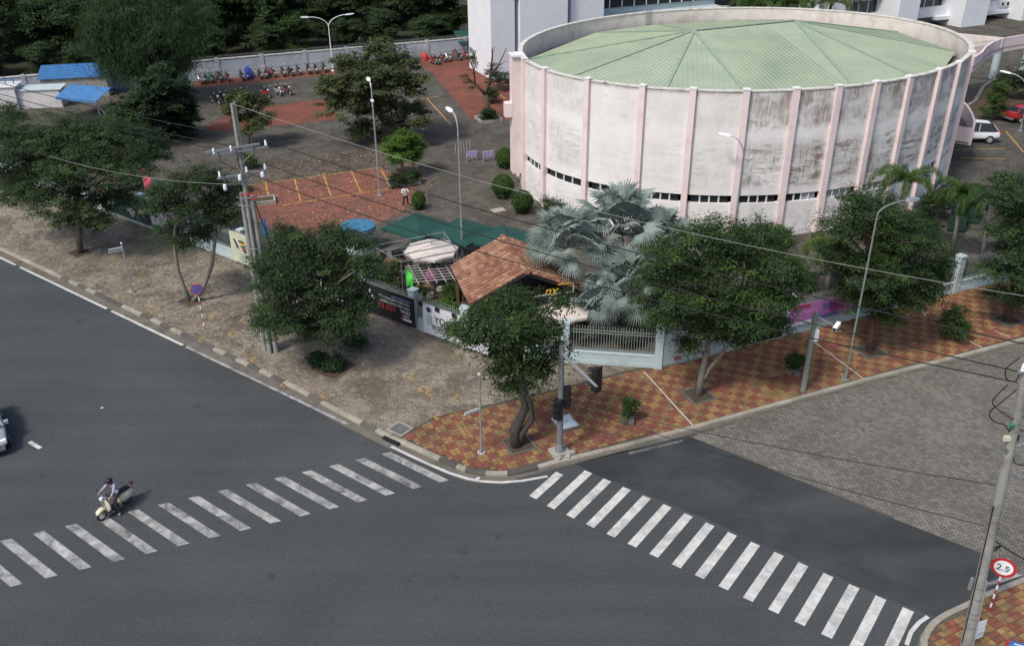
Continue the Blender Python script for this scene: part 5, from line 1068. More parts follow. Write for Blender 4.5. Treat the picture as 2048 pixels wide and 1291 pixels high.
car('silver car entering at the left picture edge', (-25.45, 35.9, 0), -.99, 'silver', False)
# ------------------------------------------------------------------ sheds on the left
def shed(px, w_, d_, h, rz, wm, rm, label, name='shed', ridges=True, tilt=.25):
    c = at(*px, PZ); t = thing(name, label, 'shed', (c.x, c.y, PZ), rz); MB().box((0, 0, h/2), (w_*.92, d_*.88, h)).build('wall', wm, t)
    rise = d_*tilt; P = [(-w_/2, -d_/2, h), (w_/2, -d_/2, h), (w_/2, d_/2, h+rise), (-w_/2, d_/2, h+rise)]
    o = MB().hexa(P+[(a, b, z+.06) for a, b, z in P]).build('roof', rm, t)
    if ridges:
        for k in range(9):
            f = (k+.5)/9; y = -d_/2+d_*f; MB().bar((-w_/2, y, h+rise*f+.08), (w_/2, y, h+rise*f+.08), .08, .07).build('roof_rib', rm, o)
    return t
shed((160, 190), 7.4, 3.0, 2.2, .2, 'concrete', 'blue_roof', 'low shed with ribbed bright blue roof by the back wall', tilt=.3)
c = at(188, 232, PZ); t = thing('gazebo', 'blue canvas gazebo in front of the ribbed blue roof', 'gazebo', (c.x, c.y+.8, PZ), -.35); t.scale = (1.2, 1.3, 1.0)
for x in (-1.9, 1.9):
    for y in (-1.5, 1.5): MB().tube([(x, y, 0), (x, y, 2.2)], .04, 8).build('post', 'galv', t)
for sd in (-1, 1): MB().hexa([(-2.2, sd*1.8, 2.1), (2.2, sd*1.8, 2.1), (2.2, 0, 2.9), (-2.2, 0, 2.9), (-2.2, sd*1.8, 2.14), (2.2, sd*1.8, 2.14), (2.2, 0, 2.95), (-2.2, 0, 2.95)]).build('roof', 'blue_roof', t); MB().box((0, sd*1.8, 2.0), (4.4, .03, .24)).build('valance', 'blue_roof', t)
shed((78, 212), 6.0, 2.2, 1.9, .12, 'shed_white', 'plaster_blue', 'low white shed with flat pale roof left of the blue roof', ridges=False, tilt=.05)
shed((10, 216), 4.0, 2.4, 2.4, .12, 'shed_white', 'shed_white', 'white shed with blue window bars at the far left', ridges=False, tilt=.03)
c = at(22, 205, PZ)
for k, x in enumerate((8, 24, 40)):
    c = at(x, 214, PZ); MB().tube([(0, 0, 0), (0, 0, 3.2)], .06, 8).build('blue_post', 'blue', loc=c, label='blue steel post before the white shed, '+ORD[k]+' from the left', cat='post', group='blue posts')
# awning and shop things near tower, racks, bins
c = at(945, 108, PZ); t = thing('awning', 'dark green canvas awning at the tower foot', 'awning', (c.x, c.y, PZ), .36); MB().hexa([(-2.2, -1.4, 1.7), (2.2, -1.4, 1.5), (2.2, 1, 2.9), (-2.2, 1, 2.9), (-2.2, -1.4, 1.73), (2.2, -1.4, 1.53), (2.2, 1, 2.93), (-2.2, 1, 2.93)]).build('canvas', 'green_cloth', t)
for x in (-2.1, 2.1): MB().tube([(x, -1.3, 0), (x, -1.3, 1.6)], .04, 6).build('post', 'galv', t)
for k, px in enumerate((944, 977)):
    c = at(px, 322, PZ); t = thing('striped_barrier', ('left', 'right')[k]+' purple and white striped barrier panel in the yard beside the hall', 'barrier', (c.x, c.y, PZ), .42, 'striped barriers'); MB().box((0, 0, .62), (1.0, .04, .6)).build('panel', 'shirt_white', t)
    for j in range(7): MB().box((-.43+j*.143, -.024, .62), (.07, .01, .58)).build('stripe', 'stripe_purple', t)
    for x in (-.45, .45): MB().box((x, 0, .3), (.05, .3, .6)).build('leg', 'galv_dark', t)
c = at(925, 305, PZ); t = thing('bike_rack', 'heap of thin steel rods beside the striped barriers', 'rack', (c.x, c.y, PZ), .3)
for k in range(6): MB().tube([(-.8+k*.3, -.3, 0), (-.6+k*.25, .1, .9+.1*(k % 3))], .025, 6).build('rod', 'galv', t)
for k, (x, y, rz) in enumerate(((1912, 455, .5), (1940, 438, .5))):
    c = at(x, y, PZ); t = thing('skip_bin', ('nearer', 'farther')[k]+' of two dark green waste containers behind the right fence', 'container', (c.x, c.y, PZ), rz+.6, 'waste containers'); 
    for a, b, sx, sy in ((0, -.55, 1.9, .06), (0, .55, 1.9, .06), (-.95, 0, .06, 1.1), (.95, 0, .06, 1.1)): MB().box((a, b, .65), (sx, sy, 1.1), tp=1.02).build('side', 'bin_green', t)
    MB().box((0, 0, .14), (1.9, 1.1, .06)).build('floor', 'bin_green', t); MB().box((0, -.6, 1.2), (2.0, .08, .08)).build('rim', 'bin_green', t)
    for x_ in (-.7, .7):
        for y_ in (-.4, .4): MB().ball((x_, y_, .06), .06, 8, 6).build('castor', 'rubber', t)
# planter walls in the yard
for px, py, sx, sy, rz, lb in ((808, 366, 2.6, 1.3, .30, 'low clipped hedge bed under the bright green tree'), (520, 405, 2.4, 1.2, .30, 'concrete planter wall beside the utility pole'), (977, 240, 2.3, 2.0, .35, 'stone edged bed round the bare tree')):
    c = at(px, py, PZ); t = thing('planter_bed', lb, 'planter', (c.x, c.y, PZ), rz)
    for a, b, w_, d_ in ((0, sy/2, sx, .14), (0, -sy/2, sx, .14), (sx/2-.07, 0, .14, sy-.14), (-sx/2+.07, 0, .14, sy-.14)): MB().box((a, b, .14), (w_, d_, .3)).build('edging', 'concrete', t)
    MB().box((0, 0, .1), (sx-.14, sy-.14, .2)).build('earth', 'soil', t)
# ------------------------------------------------------------------ vegetation
NR = np.random.default_rng(11)
def leaf_mesh(name, mat, C, Nn, size, tint, asp=.45, hang=0.0):
    n = len(C); r = NR.normal(size=(n, 3)); Nn = Nn*(1-hang*np.array([0, 0, 1.0])); Nn = Nn/np.maximum(np.linalg.norm(Nn, axis=1, keepdims=True), 1e-6)
    t = np.cross(Nn, r)*(1-hang)+hang*(np.array([0, 0, -1.0])+r*.22); t /= np.maximum(np.linalg.norm(t, axis=1, keepdims=True), 1e-6); b = np.cross(Nn, t); s = size[:, None]
    v = np.empty((n, 4, 3)); v[:, 0] = C-t*s; v[:, 1] = C+b*s*asp+t*s*.15; v[:, 2] = C+t*s-Nn*s*.25; v[:, 3] = C-b*s*asp+t*s*.15
    me = bpy.data.meshes.new(name); me.vertices.add(4*n); me.vertices.foreach_set('co', v.ravel()); me.loops.add(4*n); me.loops.foreach_set('vertex_index', np.arange(4*n, dtype=np.int32))
    me.polygons.add(n); me.polygons.foreach_set('loop_start', np.arange(0, 4*n, 4, dtype=np.int32)); me.polygons.foreach_set('loop_total', np.full(n, 4, dtype=np.int32))
    a = me.attributes.new('tint', 'FLOAT', 'FACE'); a.data.foreach_set('value', np.clip(tint, 0, 1).astype(np.float32)); me.materials.append(M[mat]); me.update(calc_edges=True); return me
def cloud(lobes, dens=1.0, leaf=.12, per=34, cr=.34, flat=.75, droop=0.0):
    """lobes: (x, y, z, r). returns leaf centres, normals, sizes, tints"""
    Cs, Ns, Ss, Ts = [], [], [], []
    for x, y, z, r in lobes:
        k = max(5, int((8+22*r*r)*dens)); d = NR.normal(size=(k, 3)); d /= np.linalg.norm(d, axis=1, keepdims=True); d[:, 2] = np.where(d[:, 2] < -.35, d[:, 2]*-.6, d[:, 2]); rad = r*NR.uniform(.45, 1.05, size=(k, 1))**.6
        out = NR.random(k) < .14; rad = np.where(out[:, None], r*NR.uniform(1.05, 1.38, size=(k, 1)), rad)
        cc = np.array([x, y, z])+d*rad*np.array([1, 1, flat])
        ct = NR.beta(1.1, 1.7, size=k)*.85+np.clip(d[:, 2], 0, 1)*.12; ck = NR.uniform(.6, 1.35, size=k)  # random clump tint, plus top light painted into upward-facing clumps
        m = NR.integers(int(per*.5), int(per*1.4), size=k); idx = np.repeat(np.arange(k), m); n = len(idx)
        q = NR.normal(size=(n, 3))*np.array([cr, cr, cr*.34])*.6*ck[idx][:, None]+d[idx]*NR.normal(size=(n, 1))*cr*.45; q[:, 2] -= droop*(q[:, 0]**2+q[:, 1]**2)/cr
        Cs.append(cc[idx]+q); Ns.append(np.array([0, 0, 1.0])+d[idx]*.6+NR.normal(size=(n, 3))*.34); Ss.append(leaf*NR.uniform(.65, 1.25, size=n)); Ts.append(ct[idx]+NR.normal(size=n)*.06)
    return np.concatenate(Cs), np.concatenate(Ns), np.concatenate(Ss), np.concatenate(Ts)
def tree(name, label, base, lobes, stems, mat='leaf_street', bark='bark', cat='tree', group=None, dens=1.0, leaf=.078, per=56, cr=.36, limb=.05, droop=.1, flat=.78, asp=.45, hang=0.0):
    """lobes in world metres; stems: list of [(point, radius), ...] in world metres"""
    base = Vector(base); t = thing(name, label, cat, base, 0, group); L = [(a-base.x, b-base.y, c-base.z, r) for a, b, c, r in lobes]
    obj('crown', leaf_mesh('crown', mat, *cloud(L, dens, leaf, per, cr, flat, droop), asp, hang), t)
    mb = MB(); pts = []
    for st in stems:
        mb.tube([p-base for p, r in st], [r for p, r in st], 9); pts += [(p-base, r) for p, r in st[1:]]
    br = mb
    for x, y, z, r in L:
        e = Vector((x, y, z)); c, rr = min(pts, key=lambda q: (q[0]-e).length+max(0, q[0].z-e.z)*2); m = c.lerp(e, .5)+V(NR.uniform(-.2, .2), NR.uniform(-.2, .2), .12)
        br.tube([c, m, e], [min(rr*.7, limb*1.5), limb, limb*.35], 6)
        for _ in range(2):
            q = e+V(*NR.normal(size=3))*r*.5; br.tube([m, (m+q)/2+V(0, 0, .1), q], [limb*.6, limb*.4, limb*.2], 5)
    mb.build('trunk', bark, t, smooth=True); return t
def pxl(lst, Y, spread=1.0, seed=0):
    rg = random.Random(seed); o = []
    for i, (x, y, r) in enumerate(lst):
        yy = Y+rg.uniform(-1, 1)*spread; p = aty(x, y, yy); o.append((p.x, p.y, p.z, r*1.1*mpx(p)))
    return o
def stem(pts, r0, r1, Y=None):
    n = len(pts); o = []
    for i, q in enumerate(pts):
        p = q if isinstance(q, Vector) else aty(q[0], q[1], Y); o.append((p, r0+(r1-r0)*i/(n-1)))
    return o
def ptree(name, label, b, lobes, sts, r0=.17, r1=.08, spread=1.2, seed=1, **kw):
    B = pp(*b); return tree(name, label, B, pxl(lobes, B.y, spread, seed), [stem([B-V(0, 0, .1)]+list(s[0]), s[1], s[2], B.y) for s in sts], **kw)
ptree('street_tree', 'big dense roadside tree at the far left of the pavement', (160, 505), [(60, 300, 58), (140, 270, 58), (210, 275, 56), (280, 290, 46), (90, 355, 66), (180, 345, 74), (255, 340, 56), (15, 330, 50), (120, 405, 58), (190, 420, 46), (40, 390, 40), (230, 395, 34), (312, 312, 28), (-5, 290, 50), (30, 265, 35), (150, 330, 60), (175, 290, 50), (140, 440, 30), (190, 450, 26), (100, 300, 46)], [([(158, 470), (156, 430), (150, 390)], .24, .12)], mat='leaf_dark', seed=3, spread=2.0, dens=1.5)
ptree('street_tree', 'twin-stemmed roadside tree behind the no stopping sign', (382, 602), [(350, 385, 40), (395, 365, 44), (445, 395, 40), (330, 420, 32), (390, 425, 46), (440, 440, 34), (345, 462, 30), (472, 385, 24), (405, 468, 26), (365, 485, 22), (318, 385, 20), (425, 365, 28), (460, 425, 22)], [([(368, 575), (356, 540), (350, 500), (350, 455), (370, 420)], .15, .07), ([(405, 580), (424, 530), (430, 480), (432, 440), (420, 400)], .15, .07)], bark='bark_grey', mat='leaf_dark', seed=4, dens=1.4)
ptree('street_tree', 'dense rounded roadside tree right of the tall utility pole', (668, 735), [(600, 485, 36), (660, 478, 38), (712, 492, 34), (560, 510, 40), (640, 535, 52), (708, 550, 44), (548, 570, 42), (600, 605, 52), (680, 615, 52), (728, 600, 28), (540, 620, 34), (575, 655, 34), (645, 668, 36), (700, 655, 28), (600, 545, 50), (660, 580, 50), (730, 530, 24), (525, 645, 16), (530, 540, 26), (620, 640, 40), (565, 465, 22), (690, 640, 36)], [([(664, 700), (655, 650), (645, 600)], .20, .10)], mat='leaf_dark', seed=5, dens=1.5)
ptree('street_tree', 'leaning young tree with charred trunk at the pavement corner', (1034, 890), [(1035, 592, 30), (1000, 612, 30), (1068, 620, 34), (962, 640, 32), (1030, 655, 44), (1100, 660, 30), (928, 655, 24), (1008, 695, 36), (1068, 698, 40), (1118, 700, 22), (1040, 735, 34), (905, 655, 16), (1000, 738, 20), (1075, 745, 22), (1122, 602, 22), (985, 665, 30), (945, 680, 20), (1010, 770, 14), (1040, 770, 22), (1060, 660, 36), (1040, 625, 32), (1095, 725, 18)], [([(1028, 862), (1040, 838), (1050, 815), (1046, 780), (1042, 735), (1036, 690)], .30, .09), ([(1046, 862), (1064, 838), (1062, 812), (1050, 782)], .20, .11)], mat='leaf_street', seed=6, dens=1.15, bark='bark_char', limb=.04, droop=.5)
ptree('street_tree', 'spreading forked roadside tree in front of the silver palms', (1397, 790), [(1400, 480, 46), (1455, 470, 40), (1530, 480, 46), (1330, 512, 40), (1400, 540, 56), (1480, 540, 56), (1560, 530, 40), (1310, 560, 38), (1370, 600, 46), (1450, 605, 56), (1530, 600, 52), (1332, 640, 32), (1400, 655, 38), (1480, 655, 38), (1548, 648, 34), (1588, 565, 24), (1430, 500, 44), (1500, 505, 44), (1420, 620, 44), (1360, 545, 40), (1300, 600, 24), (1510, 650, 34), (1450, 670, 26), (1375, 690, 20), (1570, 600, 26)], [([(1403, 750), (1412, 710), (1425, 660), (1430, 600)], .19, .09), ([(1402, 765), (1420, 735), (1450, 700), (1470, 655), (1480, 610)], .12, .06)], seed=7, bark='bark_grey', dens=1.4)
ptree('street_tree', 'tall layered roadside tree behind the cobra head lamp', (1740, 702), [(1700, 398, 24), (1760, 415, 38), (1680, 455, 40), (1740, 475, 56), (1810, 468, 44), (1860, 490, 36), (1690, 535, 46), (1770, 545, 58), (1838, 550, 46), (1722, 595, 38), (1790, 605, 44), (1850, 590, 32), (1660, 500, 22), (1888, 525, 18), (1720, 430, 34), (1790, 505, 46), (1740, 540, 50), (1820, 600, 34), (1690, 590, 22), (1870, 555, 24), (1770, 635, 26), (1800, 440, 26)], [([(1743, 660), (1750, 610), (1755, 560)], .24, .10)], seed=8, bark='bark_red', dens=1.4)
ptree('street_tree', 'dark roadside tree cut by the right picture edge', (2015, 640), [(2005, 400, 34), (2050, 385, 46), (1995, 465, 34), (2045, 475, 46), (2015, 545, 40), (2065, 555, 50), (1980, 540, 18), (2005, 590, 24), (2085, 450, 50), (2030, 430, 40), (2030, 510, 40), (2100, 520, 50), (2010, 360, 20), (2045, 600, 34)], [([(2020, 600), (2030, 550), (2040, 500)], .24, .1)], mat='leaf_dark', seed=9, bark='bark_red', dens=1.6)
# yard trees
ptree('yard_tree', 'broad olive tree in the middle of the parking yard', (767, 286), [(700, 135, 34), (755, 112, 36), (800, 130, 32), (668, 170, 30), (740, 165, 50), (808, 180, 38), (690, 215, 38), (760, 220, 42), (822, 225, 28), (728, 262, 28), (790, 258, 30), (648, 182, 16), (775, 150, 40), (715, 190, 40), (840, 245, 14), (770, 90, 20), (830, 160, 18)], [([(766, 255), (762, 215), (758, 175)], .2, .1), ([(700, 262), (720, 225)], .12, .06)], mat='leaf_olive', seed=12, leaf=.15, cr=.42, dens=.7, spread=2)
ptree('yard_tree', 'small thin tree behind the tall utility pole', (498, 292), [(480, 195, 20), (505, 212, 24), (464, 208, 16), (490, 238, 22), (520, 248, 17), (541, 234, 9), (500, 262, 13), (455, 225, 10), (515, 200, 14)], [([(498, 270), (495, 240), (492, 215)], .09, .05)], mat='leaf_olive', seed=13, leaf=.13, dens=.9, spread=1)
ptree('yard_tree', 'small bright green tree beside the yard lamp post', (805, 352), [(793, 286, 18), (818, 283, 20), (783, 300, 16), (832, 298, 15), (806, 303, 22), (805, 275, 15), (795, 320, 12), (825, 315, 13)], [([(805, 335), (806, 315), (806, 295)], .06, .04)], mat='leaf_bright', seed=14, leaf=.12, dens=1.2, spread=.6)
ptree('conifer', 'dark bushy conifer beside the left motorbike rows', (330, 283), [(322, 140, 18), (312, 175, 34), (345, 180, 32), (300, 210, 40), (352, 215, 38), (275, 245, 36), (335, 250, 46), (372, 240, 22), (300, 260, 34), (365, 262, 22), (330, 210, 40), (260, 262, 24)], [([(330, 262), (326, 220), (322, 165)], .2, .06)], mat='leaf_conifer', seed=15, leaf=.16, dens=.9, cr=.4, spread=1.4)
ptree('weeping_tree', 'tall dark weeping tree rising at the back wall', (285, 205), [(235, 40, 50), (300, 25, 60), (365, 50, 48), (215, 90, 44), (285, 90, 56), (345, 105, 46), (240, 135, 38), (305, 140, 40), (380, 90, 26), (200, 50, 34), (270, 50, 50), (330, 65, 50), (360, 135, 22), (250, 5, 40), (330, 0, 40)], [([(287, 160), (290, 110), (292, 50)], .25, .1), ([(300, 165), (340, 120), (352, 90)], .1, .05)], mat='leaf_conifer', seed=16, leaf=.34, per=50, dens=.85, cr=.7, droop=.6, spread=2.4, bark='bark_grey', asp=.09, hang=.6)
ptree('yard_tree', 'small tree with pale branches left of the conifer', (225, 300), [(240, 236, 22), (215, 252, 22), (195, 248, 18), (255, 258, 20), (230, 215, 14), (262, 230, 14)], [([(228, 275), (235, 245), (240, 215)], .08, .04), ([(232, 262), (215, 235), (200, 215)], .05, .03)], mat='leaf_dark', seed=17, bark='bark_grey', leaf=.13, dens=.8)
ptree('yard_tree', 'leafy tree behind the fence at the far left edge', (10, 300), [(10, 240, 22), (35, 235, 20), (-10, 225, 30), (20, 215, 16)], [([(10, 275), (10, 240)], .1, .05)], mat='leaf_dark', seed=18)
# bare pollarded tree
B = pp(978, 241); t = thing('bare_tree', 'leafless pollarded tree beside the hall in a stone edged bed', 'tree', B); mb = MB(); q = lambda *l: [aty(x, y, B.y)-B for x, y in l]
mb.tube([V(0, 0, -.05)]+q((976, 215), (971, 190)), [.30, .25, .22], 10)
for pth, r0, r1 in ((((971, 190), (956, 172), (940, 160), (930, 150)), .16, .07), (((971, 192), (978, 165), (982, 140), (985, 110), (984, 95)), .17, .05), (((980, 155), (996, 132), (1006, 112), (1013, 96)), .10, .03), (((997, 131), (1012, 122)), .05, .02), (((950, 168), (948, 140), (938, 118), (922, 105)), .09, .03), (((946, 148), (952, 125), (946, 110)), .06, .02), (((938, 160), (922, 158)), .05, .02), (((984, 112), (990, 92)), .04, .02), (((975, 175), (990, 160), (998, 152)), .06, .02), (((940, 162), (926, 172)), .04, .02), (((948, 140), (935, 140), (922, 132)), .04, .015)):
    mb.tube(q(*pth), [r0+(r1-r0)*i/(len(pth)-1) for i in range(len(pth))], 7)
mb.build('trunk', 'bark_red', t, smooth=True)
L = [(*(aty(x, y, B.y)-B), r) for x, y, r in ((928, 152, .3), (936, 165, .3), (985, 130, .25), (1010, 150, .35), (945, 175, .25))]
obj('foliage', leaf_mesh('foliage', 'leaf_olive', *cloud(L, .5, .1, 22, .3)), t)
# shrubs
def shrub(px, py, rx, label, mat='leaf_topiary', n=3, hgt_=1.0, dens=1.6, leaf=.075, name='shrub', cat='shrub', z0=PZ, tall=1.0, spread=.5, group=None):
    b_ = at(px, py, z0); r = rx*mpx(b_); rg = random.Random(int(px*7+py)); t = thing(name, label, cat, b_, 0, group); L = []
    for i in range(n):
        k = i/max(1, n-1) if n > 1 else .5; L.append((rg.uniform(-1, 1)*r*spread, rg.uniform(-1, 1)*r*spread, r*(.55+tall*1.1*k), r*(.85-.25*k)))
    obj('foliage', leaf_mesh('foliage', mat, *cloud(L, dens*(1.5 if r < .8 else 1), leaf, 30, .22, .9)), t); MB().tube([(0, 0, 0), (.02, 0, r*.9)], [.05, .03], 6).build('stem', 'bark', t); return t
def clipped(px, py, r_px, label, h=1.2):
    b_ = at(px, py, PZ); r = r_px*mpx(b_); t = thing('clipped_bush', label, 'bush', b_, 0, 'clipped bushes'); n = 2600; d = NR.normal(size=(n, 3)); d /= np.linalg.norm(d, axis=1, keepdims=True); d[:, 2] = np.abs(d[:, 2])*np.where(NR.random(n) < .12, -1, 1)
    C = d*r*NR.uniform(.86, 1.03, size=(n, 1))*np.array([1, 1, h])+np.array([0, 0, r*h*.75]); obj('foliage', leaf_mesh('foliage', 'leaf_topiary', C, d+NR.normal(size=(n, 3))*.5, np.full(n, .075), NR.beta(2, 2.5, n)), t)
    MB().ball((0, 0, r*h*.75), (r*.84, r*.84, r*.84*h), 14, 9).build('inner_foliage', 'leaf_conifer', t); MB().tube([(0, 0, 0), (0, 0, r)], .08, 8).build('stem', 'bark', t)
clipped(1010, 335, 19, 'rounded clipped bush nearest the striped barriers'); clipped(1006, 395, 23, 'rounded clipped bush in the middle beside the hall wall'); clipped(1045, 425, 22, 'rounded clipped bush at the hall base behind the silver palms'); clipped(838, 418, 14, 'small cone bush right of the standing man', 1.5)
b_ = at(1983, 240, PZ); t = thing('topiary_tree', 'tall clipped topiary tree behind the white car', 'tree', b_); rr = mpx(b_); L = [(0, 0, 52*rr, 17*rr), (0, 0, 66*rr, 15*rr), (.2, 0, 30*rr, 20*rr), (-14*rr, 0, 18*rr, 15*rr), (15*rr, 0, 16*rr, 16*rr), (0, 0, 42*rr, 18*rr)]
obj('crown', leaf_mesh('crown', 'leaf_topiary', *cloud(L, 1.3, .1, 30, .3, 1.0)), t); MB().tube([(0, 0, 0), (0, 0, 50*rr)], .1, 8).build('trunk', 'bark', t)
SH = [(672, 738, 15, 'low dark growth around the foot of the dense tree', 'leaf_conifer'), (640, 728, 14, 'small weed clump left in the wide tree pit', 'leaf_dark'), (715, 690, 14, 'small leafy sapling right of the dense tree', 'leaf_dark'), (830, 590, 18, 'leafy plant left of the green flag pole', 'leaf_street'), (897, 628, 15, 'leafy plant against the kiosk left wall', 'leaf_bright'), (780, 566, 24, 'bush between the terrace frame and black banner', 'leaf_olive'), (742, 552, 26, 'bush behind the fence beside the terrace frame', 'leaf_street'), (905, 598, 15, 'small bush under the tile roof corner', 'leaf_topiary'), (690, 545, 24, 'bush below the blue lidded tank', 'leaf_street'), (1300, 660, 22, 'low fronded plant at the right corner pillar', 'palm_green'), (1440, 625, 30, 'shrub behind the pale blue banner', 'leaf_street'), (1690, 560, 26, 'shrub behind the dark blue banner', 'leaf_street'), (1780, 545, 26, 'shrub behind the side street fence below the foxtail palm', 'leaf_street'), (880, 650, 20, 'bushy green plant behind the yoga banner, left end', 'leaf_topiary'), (915, 655, 22, 'bushy green plant behind the yoga banner, middle', 'leaf_bright'), (955, 668, 24, 'bushy green plant behind the yoga banner, right end', 'leaf_olive'), (870, 628, 12, 'bright broad leaved plant right of the green flag', 'leaf_bright'), (762, 590, 28, 'dark bush behind the black banner, left end', 'leaf_street'), (800, 592, 22, 'dark bush behind the black banner, right end', 'leaf_olive'), (712, 570, 24, 'dark bush behind the fence at the dense tree', 'leaf_dark'), (842, 562, 16, 'low bush below the beige parasol', 'leaf_street'), (935, 560, 20, 'bush left of the tile roof eave', 'leaf_dark'), (610, 530, 24, 'dark shrub behind the dense tree, left one', 'leaf_conifer'), (560, 520, 22, 'feathery dark shrub beside the closed blue parasol', 'leaf_conifer'), (500, 335, 16, 'low clipped plant behind the crossarm pole', 'leaf_topiary'), (265, 380, 26, 'dark shrub behind the faded photo banner', 'leaf_dark'), (330, 410, 22, 'dark shrub behind the pink flag', 'leaf_dark'), (40, 400, 34, 'dark hanging foliage at the left edge below the big tree', 'leaf_dark'), (1180, 680, 24, 'leafy plant inside the corner fence, left', 'leaf_olive'), (1250, 690, 24, 'leafy plant inside the corner fence, right', 'leaf_street'), (1530, 590, 30, 'shrub behind the fence left of the purple banner', 'leaf_dark'), (1600, 580, 26, 'shrub behind the fence at the purple banner', 'leaf_street'), (1880, 440, 34, 'dark shrub at the right base of the hall', 'leaf_dark'), (1840, 470, 30, 'dark shrub behind the tall layered tree', 'leaf_dark'), (1930, 420, 30, 'dark shrub beside the waste containers', 'leaf_dark'), (1560, 490, 24, 'shrub at the hall foot behind the forked tree', 'leaf_street'), (1100, 440, 26, 'shrub at the hall foot behind the silver palms', 'leaf_dark'), (1925, 560, 22, 'low shrub above the right fence end', 'leaf_street'), (995, 180, 24, 'dark ivy shrub at the tower foot', 'leaf_conifer'), (955, 140, 26, 'dark shrub below the green awning', 'leaf_conifer'), (985, 205, 16, 'low plants behind the bare tree', 'leaf_olive'), (978, 243, 15, 'low grass tuft in the bare tree bed', 'leaf_conifer'), (795, 372, 14, 'left half of the low hedge under the bright tree', 'leaf_dark'), (825, 368, 14, 'right half of the low hedge under the bright tree', 'leaf_dark'), (2030, 200, 36, 'dark garden shrubs below the curved canopy, left', 'leaf_conifer'), (2060, 180, 36, 'dark garden shrubs below the curved canopy, right', 'leaf_conifer')]
for x, y, r, lb, mt in SH: shrub(x, y, r, lb, mt, n=4, tall=.7, leaf=.085)
shrub(1905, 678, 30, 'round shrub growing on the checkered pavement', 'leaf_street', n=6, tall=1.25, leaf=.07, spread=.35)
def potted(px, py, label, h, rr, mat):
    b_ = pp(px, py); t = thing('potted_plant', label, 'potted plant', b_); MB().lathe([(.20, 0), (.26, .22), (.29, .34), (.25, .36), (.001, .30)], 10).build('pot', 'gutter_dark', t)
    for k in range(4): MB().box((.26*math.cos(k*1.6+.4), .26*math.sin(k*1.6+.4), .13), (.26, .2, .28), k).build('stone', 'gutter', t)
    L = [(0, 0, .55, rr), (.08, .05, .55+h*.35, rr*.95), (-.06, 0, .55+h*.7, rr*.8), (.26, 0, .6+h*.5, rr*.5)]; obj('foliage', leaf_mesh('foliage', mat, *cloud(L, 2.4, .07, 26, .16, 1.0)), t); MB().tube([(0, 0, .3), (0, 0, .5+h*.6)], .03, 6).build('stem', 'bark', t)
potted(1256, 843, 'slender potted plant weighted with stones on the red paving', .85, .26, 'leaf_street'); potted(1586, 746, 'bushy potted plant left of the camera pole', .5, .42, 'leaf_street')
# ------------------------------------------------------------------ silver fan palms
def fan(mb, hub, dirv, nrm, r, seg=30, span=5.0, tint=.5, rg=random):
    dirv = dirv.normalized(); s = dirv.cross(nrm).normalized(); n = s.cross(dirv).normalized(); o = []
    for i in range(seg):
        a = -span/2+span*(i+.5)/seg; wa_ = span/seg*.5; rr = r*(.80+.2*math.cos(a*.55))*rg.uniform(.93, 1.05); up_ = n*(.10*r*abs(math.sin(a))-.02*r)
        d0 = dirv*math.cos(a)+s*math.sin(a); dl = dirv*math.cos(a-wa_)+s*math.sin(a-wa_); dr = dirv*math.cos(a+wa_)+s*math.sin(a+wa_)
        tip = hub+d0*rr+up_-n*.16*r-V(0, 0, .26*r*rg.random()); k = len(mb.v); c = tint+rg.uniform(-.18, .18)
        mb.v += [tuple(hub), tuple(hub+dl*rr*.54+up_*.6), tuple(hub+d0*rr*.58+up_*.6+n*.05*r), tuple(hub+dr*rr*.54+up_*.6), tuple(tip)]
        mb.f += [[k, k+1, k+2], [k, k+2, k+3], [k+1, k+4, k+2], [k+2, k+4, k+3]]; mb.c += [c, c+.06, c, c+.06]; mb.m += [0]*4
def fan_palm(px, py, hub_px, label, nl, pet, r, seed, low=-.5):
    b_ = pp(px, py); t = thing('fan_palm', label, 'palm', b_, 0, 'silver fan palms'); h = aty(hub_px[0], hub_px[1], b_.y)-b_; rg = random.Random(seed)
    MB().tube([(0, 0, 0), h*.5, h], [.26, .22, .2], 10).build('trunk', 'bark_grey', t, smooth=True)
    for k in range(nl):
        az_ = k*2.399+rg.uniform(-.2, .2); e = low+(1.45-low)*((k+.5)/nl)**.8+rg.uniform(-.1, .1); d = V(math.cos(az_)*math.cos(e), math.sin(az_)*math.cos(e), math.sin(e)); L = pet*rg.uniform(.85, 1.1)*(1.0 if e > 0 else .85)
        m = h+d*L*.55+V(0, 0, .12); hub = h+d*L-V(0, 0, .10*L*(1-max(0, math.sin(e))))
        pe = MB().tube([h, m, hub], [.05, .035, .025], 5).build('petiole', 'palm_silver', t); mb = MB()
        dv = (hub-m).normalized()+V(0, 0, -.25 if e < .3 else 0); side = dv.cross(V(0, 0, 1)); side = side.normalized() if side.length > .01 else V(1, 0, 0); nr = side.cross(dv).normalized()+side*rg.uniform(-.9, .9)
        fan(mb, hub, dv, nr, r*rg.uniform(.85, 1.12), tint=.5+rg.uniform(-.22, .22), rg=rg); mb.build('frond', 'palm_silver' if e > -.35 else 'palm_dry', t)
fan_palm(1142, 640, (1135, 497), 'silver fan palm nearest the tile roof', 25, 1.7, 1.22, 1, -.25); fan_palm(1235, 618, (1240, 470), 'tall silver fan palm in the middle of the clump', 30, 2.15, 1.28, 2, -.2); fan_palm(1262, 668, (1258, 585), 'low silver fan palm directly behind the corner fence', 24, 1.8, 1.22, 3, -.45); fan_palm(1330, 610, (1322, 500), 'silver fan palm at the right of the clump', 20, 1.8, 1.22, 4, -.1); fan_palm(1195, 676, (1190, 615), 'short silver fan palm beside the closed blue parasol', 9, 1.0, 1.05, 5, -.5)
